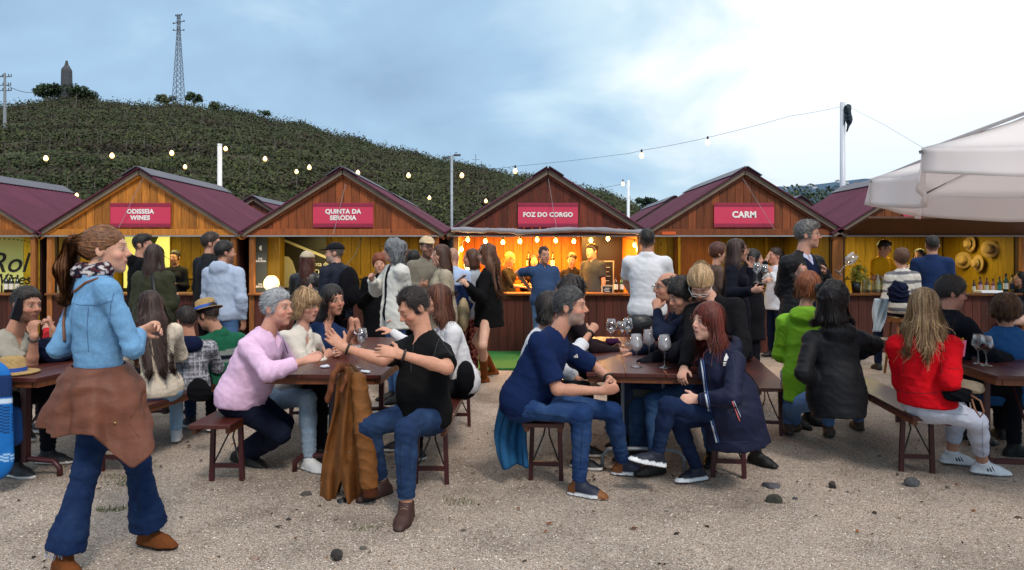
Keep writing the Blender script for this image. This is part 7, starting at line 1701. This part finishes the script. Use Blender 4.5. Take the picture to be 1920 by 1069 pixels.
T3 = make_table(.90, 4.84, 1.16, 7.02, .80, 'centre table crowded with stemmed wine glasses', 'grey')
T4 = make_table(3.62, 4.70, 3.95, 6.95, .84, 'right table with two stemmed glasses beside the red sweater woman', 'straight')
make_bench(-2.85, 4.82, -2.52, 6.98, 'left bench where the long haired girl and the plaid boy sit')
make_bench(-1.945, 4.62, -1.90, 6.82, 'bench with its near end empty beneath the pink shirt man')
make_bench(-.55, 4.55, -.48, 6.75, 'bench beneath the black shirt man')
make_bench(.20, 4.66, .46, 6.84, 'bench beneath the navy polo man')
make_bench(1.47, 4.72, 1.73, 6.90, 'bench beneath the red haired woman')
make_bench(2.84, 4.84, 3.13, 7.02, 'bench running back from the red sweater woman to the black jacket woman')
make_bench(4.40, 4.9, 4.66, 7.0, 'bench at the right edge beneath the blue top woman')
make_bench(2.15, 5.9, 2.52, 8.0, 'bench beneath the green coat woman, far from the camera')
# bar stool under the striped sweater
p = P(1690, 600, F / 146); root = empty('bar_stool', (p[0], p[1], 0), 'wooden stool beneath the striped sweater woman', 'stool'); mb = MB(); mb.lathe([(0, .70), (.17, .70), (.17, .74), (0, .74)], (0, 0, 0), 20); mb.build('seat', wood('counter_top', ''), root)
for i in range(4): a = math.pi / 4 + i * math.pi / 2; mb = MB(); mb.tube([(.20 * math.cos(a), .20 * math.sin(a), 0), (.12 * math.cos(a), .12 * math.sin(a), .70)], .016, 6); mb.build('leg', wood('counter_top', ''), root)
mb = MB(); mb.lathe([(.165, .24), (.178, .25), (.165, .26)], (0, 0, 0), 18); mb.build('footring', brass, root)

# ------------------------------------------------------------------ glasses
def glass_material():
    m = bpy.data.materials.new('clear_glass'); m.use_nodes = True; t = NT(m.node_tree); t.n.clear(); out = t.node('ShaderNodeOutputMaterial')
    tr = t.node('ShaderNodeBsdfTransparent'); tr.inputs[0].default_value = (.93, .94, .95, 1); gl = t.node('ShaderNodeBsdfGlossy'); gl.inputs['Roughness'].default_value = .04
    lw = t.node('ShaderNodeLayerWeight'); lw.inputs[0].default_value = .35; mr = t.node('ShaderNodeMapRange'); mr.inputs[3].default_value = .07; mr.inputs[4].default_value = .7; t.link(lw, 'Facing', mr, 0)
    mx = t.node('ShaderNodeMixShader'); t.link(mr, 0, mx, 0); t.link(tr, 0, mx, 1); t.link(gl, 0, mx, 2); t.link(mx, 0, out, 0); return m
GLASS = glass_material()
def frost_mat():
    if 'condensation' in MATS: return MATS['condensation']
    m = bpy.data.materials.new('condensation'); m.use_nodes = True; t = NT(m.node_tree); t.n.clear(); out = t.node('ShaderNodeOutputMaterial')
    tr = t.node('ShaderNodeBsdfTransparent'); df = t.node('ShaderNodeBsdfDiffuse'); df.inputs[0].default_value = (.98, .94, .95, 1); tl = t.node('ShaderNodeBsdfTranslucent'); tl.inputs[0].default_value = (.98, .94, .95, 1)
    m1 = t.node('ShaderNodeMixShader'); m1.inputs[0].default_value = .5; t.link(df, 0, m1, 1); t.link(tl, 0, m1, 2)
    tc = t.node('ShaderNodeTexCoord'); sp = t.node('ShaderNodeSeparateXYZ'); t.link(tc, 'Object', sp, 0); mr = t.node('ShaderNodeMapRange'); mr.inputs[1].default_value = .10; mr.inputs[2].default_value = .21; mr.inputs[3].default_value = .92; mr.inputs[4].default_value = .62; t.link(sp, 2, mr, 0)
    mx = t.node('ShaderNodeMixShader'); t.link(mr, 0, mx, 0); t.link(tr, 0, mx, 1); t.link(m1, 0, mx, 2); t.link(mx, 0, out, 0); MATS['condensation'] = m; return m
def wine_glass(loc, label, h=.225, R=.045, liquid=None, lvl=.35, haze=0, tilt=None, group='stemmed wine glasses', marks=True):
    root = empty('wine_glass', tuple(loc), label, 'wine glass', group); zb = h * .46
    prof = [(.0, .004), (R * .86, .0), (R * .86, .003), (R * .25, .009), (.005, .018), (.0042, zb - .01), (.010, zb), (R * .72, zb + h * .10), (R, zb + h * .19), (R * .96, zb + h * .30), (R * .72, h), (R * .71, h), (R * .94, zb + h * .30), (R * .975, zb + h * .19), (R * .70, zb + h * .105), (.004, zb + .006)]
    mb = MB(); mb.lathe(prof, (0, 0, 0), 26); mb.build('bowl', GLASS, root, True)
    rin = lambda z: np.interp(z, [zb + .006, zb + h * .105, zb + h * .19, zb + h * .30, h], [.004, R * .70, R * .965, R * .93, R * .70]) - .001
    if haze:
        zs = np.linspace(zb + .008, h * .98, 8); mb = MB(); mb.lathe([(rin(z), z) for z in zs], (0, 0, 0), 22); m = frost_mat(); mb.build('condensation', m, root, True)
    if liquid:
        zt = zb + h * lvl; zs = np.linspace(zb + .008, zt, 6); mb = MB(); mb.lathe([(0, zb + .008)] + [(rin(z) * .99, z) for z in zs] + [(0, zt)], (0, 0, 0), 22); mb.build('wine', mat('wine_' + liquid, liquid, .08, 0, spec=.6, alpha=.86), root, True)
    if marks:
        mb = MB(); mb.box((0, -R * .97, zb + h * .22), (.018, .002, .022)); mb.build('printed_mark', mat('faint_print', 'c8ccd8', .5, 0, alpha=.75), root)
    if tilt: root.rotation_euler = tilt
    return root
def on_table(px, py, z=.752): d = F * (CZ - z) / (py - HY); return P(px, py, d)
for (px, py, h, R, liq, lvl, hz, lb) in [(1193, 688, .235, .049, None, 0, 1, 'frosted wine glass standing nearest the table corner, leftmost of the front pair'), (1246, 690, .235, .049, 'd8c890', .08, 1, 'frosted wine glass with a little pale wine, rightmost of the front pair'),
        (1217, 676, .235, .049, None, 0, 1, 'frosted wine glass just behind and between the front pair'), (1229, 668, .235, .047, None, 0, 1, 'frosted wine glass furthest back of the frosted ones'), (1165, 655, .235, .049, 'e87018', .22, 0, 'wine glass holding orange drink'),
        (1146, 648, .235, .047, None, 0, 0, 'clear empty wine glass left of the orange drink'), (1177, 646, .235, .047, None, 0, 0, 'clear empty wine glass right behind the orange drink'),
        (1834, 682, .215, .046, 'd89070', .06, 0, 'nearly empty wine glass on the right table'), (1849, 686, .215, .046, '2a060c', .30, 0, 'wine glass with dark red wine on the right table'), (1769, 640, .21, .044, None, 0, 0, 'empty wine glass just right of the blonde hair'),
        (679, 668, .22, .044, None, 0, 0, 'empty wine glass standing between the gesturing hands'), (668, 690, .16, .042, None, 0, 0, 'low clear glass hidden behind the gesturing hand'), (650, 660, .15, .040, None, 0, 0, 'small clear glass before the sleeveless top woman')]:
    wine_glass(on_table(px, py), lb, h, R, liq, lvl, hz)
for (px, py, d, lb, liq, tl) in [(1572, 512, 5.85, 'tilted wine glass in the hand of the quilted jacket man', None, (.1, .7, 0)), (1419, 530, 7.2, 'wine glass held by the coat woman, left one of the two', None, (0, 0, 0)), (1432, 532, 7.5, 'wine glass held by the coat woman, right one of the two', 'c8c8b0', (0, .05, 0)),
        (1700, 520, 10.9, 'red wine glass held over the hat stall counter', '3a0a10', (0, 0, 0))]:
    wine_glass(P(px, py, d) - np.array([0, 0, .0]), lb, .2, .042, liq, .2, 0, tl, 'glasses in hands')
# things on the centre table
def heap(name, px, py, z, r3, col, m, label, cat, fold=.01, d=None, h=.008):
    c = on_table(px, py, z) if d is None else P(px, py, d); Fs = Field(c - np.array(r3) * 1.6 - .04, c + np.array(r3) * 1.6 + .04, h); Fs.ell(c + UP * r3[2] * .7, r3, None, .02); Fs.ell(c + np.array([r3[0] * .5, 0, r3[2] * .5]), np.array(r3) * .6, None, .03)
    V, Q = Fs.nets(); N = Fs.grad(V); V = V + N * ((folds(V, 3, 50) - .3) * fold)[:, None]; V[:, 2] = np.maximum(V[:, 2], c[2] + .001); o = link_obj(name, np_mesh(name, V - c, Q, np.tile(np.array(lin(col)), (len(V), 1))), None, tuple(c), (m,)); return tag(o, label, cat)
heap('knit_cap', 1148, 650, .75, (.07, .06, .045), '3a1838', CMATS['knit'](), 'dark purple knit cap lying on the centre table', 'cap')
heap('napkin', 1130, 656, .75, (.08, .05, .014), 'e0a818', CMATS['cloth'](), 'yellow cloth lying on the centre table by the elbow', 'napkin')
heap('dark_jacket', 95, 676, .75, (.17, .16, .10), '10162a', CMATS['cloth'](), 'dark navy jacket heaped on the left table by the straw hat', 'jacket', .02)
heap('crumpled_tissue', 608, 689, .752, (.03, .02, .008), 'c4ccd8', CMATS['cloth'](), 'crumpled white tissue on the table by the folded hands', 'tissue', .006, h=.005)
heap('crumpled_tissue', 684, 699, .752, (.03, .015, .008), 'c4ccd8', CMATS['cloth'](), 'crumpled tissue on the table right of the hanging jacket', 'tissue', .006, h=.005)
c = on_table(22, 700); straw_hat(tuple(c + UP * .006), np.eye(3), 'straw hat with blue printed band lying on the left table', '1f4aa0', None, 1.0)
mb = MB(); mb.lathe([(0, 0), (.03, .005), (.025, .03), (0, .035)], (0, 0, 0), 12); tag(mb.build('orange_fruit', mat('orange_peel', 'e07010', .5), None, True, loc=tuple(on_table(-2, 668))), 'bright orange object at the left edge behind the straw hat', 'fruit')
# food box in the hand of the red sweater woman
p = P(1797, 652, 4.85); root = empty('food_box', tuple(p), 'pink paper food box with golden fries in the hand of the red sweater woman', 'food box'); mb = MB(); k_ = 4.85 / F
mb.poly_prism([(-12 * k_, -.02, -14 * k_), (8 * k_, -.02, -16 * k_), (12 * k_, -.02, 14 * k_), (-12 * k_, -.02, 8 * k_)], (0, .05, 0)); mb.build('carton', mat('pink_paper', 'd86a8c', .7), root)
for i in range(12): mb = MB(); r = random.Random(i); x = r.uniform(-11, 10) * k_; mb.bar((x, r.uniform(-.01, .02), 4 * k_), (x + r.uniform(-.008, .008), r.uniform(-.01, .02), (12 + r.uniform(0, 7)) * k_), .009, .009); mb.build('fry', mat('fried_potato', 'd09a30', .7), root)
# bag on the lap of the red sweater woman
heap('beige_handbag', 1812, 735, .5, (.10, .10, .05), 'b0a088', CMATS['cloth'](), 'beige handbag on the knees of the red sweater woman', 'bag', .012, d=4.95)
heap('black_scarf', 1796, 752, .5, (.095, .07, .05), '0c0d12', CMATS['fleece'](), 'black scarf lying over the white trousers', 'scarf', .014, d=4.70)
mb = MB(); mb.tube([P(1815, 738, 4.66), P(1838, 752, 4.58), P(1845, 772, 4.56), P(1838, 782, 4.58), P(1828, 768, 4.60), P(1822, 748, 4.63)], .006, 6); tag(mb.build('leather_strap', mat('tan_strap', '7a5038', .6), None, True), 'brown leather strap looped over the white trouser knee', 'strap')
# black shoulder bag of the boy, blue bags, draped coats
heap('black_pouch', 372, 752, .5, (.085, .05, .10), '0d0d10', CMATS['cloth'](), 'black pouch hanging at the back of the plaid shirt boy', 'bag', .006, d=5.35)
def slab_bag(px0, px1, py0, py1, d, th, col, label, stripes_=()):
    a = P(px0, py1, d); b = P(px1, py0, d); c = (a + b) / 2; w, h = (b - a)[0], (b - a)[2]; Fs = Field((-w / 2 - .05, -th, -h / 2 - .05), (w / 2 + .05, th, h / 2 + .05), .010); Fs.cone((0, 0, -h / 2 + .05), (0, 0, h / 2 - .04), w / 2, w / 2 * .9, .03, flat=(0, 1, 0), q=w / th)
    V, Q = Fs.nets(); cc = np.tile(np.array(lin(col)), (len(V), 1))
    for z0, z1, c2, pat in stripes_:
        m = (V[:, 2] / h > z0) & (V[:, 2] / h < z1)
        if pat: m &= np.mod(V[:, 2] + V[:, 0] * .3, .02) < .009
        cc[m] = np.array(lin(c2))
    o = link_obj('bag', np_mesh('bag', V, Q, cc), None, tuple(c), (CMATS['shell'](),)); tag(o, label, 'bag', 'blue bags at the left edge'); return o
slab_bag(-60, 26, 702, 875, 4.62, .10, '1668b4', 'bright blue printed bag hanging at the left edge below the table', ((.26, .50, '16305e', 0), (.20, .25, 'c8d8e8', 0), (-.12, .18, '17305c', 1), (-.44, -.34, 'a8d0ee', 1)))
slab_bag(10, 42, 765, 835, 4.9, .08, '1d4a86', 'small darker blue backpack behind the printed blue bag')
mb = MB(); a = P(1650, 575, 8.9); Pj = np.zeros((24, 10, 3))
for j in range(24):
    for i in range(10): v = j / 23; w = i / 9 - .5; Pj[j, i] = P(1655 - 12 * v, 560 + v * 62, 9.0) + np.array([w * (.22 - .12 * v), .03 * math.sin(w * 14 + v * 6), 0])
o = sheet_ring(Pj, None, 'white_jacket', CMATS['cloth'](), 'a8b4bc', .01); tag(o, 'white jacket hanging from the stool beside the striped sweater woman', 'jacket')
heap('navy_jacket', 1684, 568, .9, (.12, .10, .16), '10162c', CMATS['cloth'](), 'navy jacket bundled at the back of the striped sweater woman', 'jacket', .02, d=8.85)
# brown jacket hanging from the near corner of the table
def hanging_jacket():
    root = empty('brown_jacket', tuple(P(650, 690, 4.62)), 'mustard brown corduroy collared jacket hanging from the table edge', 'jacket'); o0 = np.array(root.location)
    rowsL = [(690, 660, 640), (700, 670, 636), (730, 680, 628), (770, 685, 624), (800, 689, 616), (840, 694, 606), (880, 699, 598), (920, 702, 593), (955, 703, 592)]
    # (py, right px, left px)
    ys = np.array([r_[0] for r_ in rowsL]); rx = np.array([r_[1] for r_ in rowsL]); lx = np.array([r_[2] for r_ in rowsL]); ny, nx = 70, 90; G_ = np.zeros((ny, nx, 3))
    for j in range(ny):
        v = j / (ny - 1)
        for i in range(nx):
            u_ = i / (nx - 1); yb = 955 - 22 * (1 - u_) * (math.sin(u_ * 9) > -2) + 12 * u_ - 45 * math.exp(-((u_ - .42) / .10) ** 2); py = 688 + (yb - 688) * v; py2 = 688 + (955 - 688) * v
            x = np.interp(py2, ys, lx) * (1 - u_) + np.interp(py2, ys, rx) * u_; dp = 4.60 - .10 * math.sin(math.pi * u_) - .035 * v * math.sin(u_ * 17 + 1.2 * math.sin(v * 4)) - .02 * v * math.sin(u_ * 31 + v * 3) - .03 * math.sin(v * 8 + u_ * 4) * .3
            if u_ < .30: dp += .03 * math.sin((.30 - u_) * 12)
            G_[j, i] = P(650 + (x - 650) * .86, py, dp)
    m = vmat('corduroy', .75, .3, .28, 14, .6, 90)
    sheet_ring(G_, root, 'front_panel', m, lambda V: np.array(lin('6e431c')) * (1 + .12 * snoise(V, 8, 3))[:, None], .012)
    G2 = G_.copy(); G2[:, :, 1] += .11; G2[:, :, 0] = G_[:, :, 0] * .985 - .02; sheet_ring(G2, root, 'back_panel', m, '5a3818', .01)
    Fs = Field(P(640, 740, 4.45) - .35, P(660, 740, 4.45) + np.array([.35, .35, .35]), .008)
    # sleeve on the right, in front
    a = P(672, 712, 4.52); b = P(684, 800, 4.46); c = P(693, 915, 4.44); Fs2 = Field(np.min([a, b, c], 0) - .14, np.max([a, b, c], 0) + .14, .008); Fs2.cone(a, b, .050, .062, .03); Fs2.cone(b, c, .062, .055, .03, cutb=True)
    V, Q = Fs2.nets(); N = Fs2.grad(V); V = V + N * ((folds(V, 4, 40, (.2, .2, 1)) - .3) * .006)[:, None]; link_obj('sleeve', np_mesh('sleeve', V - o0, Q, np.tile(np.array(lin('744820')), (len(V), 1))), root, mats=(m,))
    d = nrm(c - b); F3 = Field(c - .12, c + .14, .008); F3.cone(c - d * .005, c + d * .055, .050, .044, .01, cuta=True, cutb=True); V, Q = F3.nets(); link_obj('cuff', np_mesh('cuff', V - o0, Q, np.tile(np.array(lin('4e2a1a')), (len(V), 1))), root, mats=(CMATS['knit'](),))
    # collar
    pts = [P(*q) for q in ((652, 688, 4.62), (634, 690, 4.50), (624, 706, 4.44), (620, 730, 4.44), (614, 748, 4.46))]; F4 = Field(np.min(pts, 0) - .08, np.max(pts, 0) + .08, .007)
    for p_, q_ in zip(pts[:-1], pts[1:]): F4.cone(p_, q_, .028, .030, .015, flat=(1, .4, 0), q=1.8)
    pts2 = [P(*q) for q in ((655, 688, 4.60), (648, 712, 4.46), (640, 732, 4.45))]
    for p_, q_ in zip(pts2[:-1], pts2[1:]): F4.cone(p_, q_, .020, .026, .015, flat=(1, .3, 0), q=1.8)
    V, Q = F4.nets(); link_obj('collar', np_mesh('collar', V - o0, Q, np.tile(np.array(lin('6e4028')), (len(V), 1))), root, mats=(vmat('collar_cord', .9, .2, .3, 20, .6, 140),))
    for px, py in ((655, 848), (603, 905), (611, 848), (599, 948)): mb = MB(); mb.lathe([(0, -.004), (.010, -.003), (.010, .003), (0, .004)], tuple(P(px, py, 4.42) - o0), 10); mb.build('button', mat('horn_button', '6a4a30', .4), root, True)
    mb = MB(); hp = P(642, 965, 4.5) - o0; mb.tube([P(640, 935, 4.52) - o0, P(645, 968, 4.50) - o0], [.03, .022], 8); mb.build('lining_strap', mat('black_strap', '121214', .5), root, True)
    tail = P(645, 958, 4.52) - o0
hanging_jacket()

# ------------------------------------------------------------------ letterings become plain meshes
bpy.context.view_layer.update()
dg = bpy.context.evaluated_depsgraph_get()
for o in [q for q in bpy.data.objects if q.type == 'FONT']:
    me = bpy.data.meshes.new_from_object(o.evaluated_get(dg)); n = bpy.data.objects.new('lettering', me); COL.objects.link(n); n.parent = o.parent; n.location = o.location; n.rotation_euler = o.rotation_euler; bpy.data.objects.remove(o)
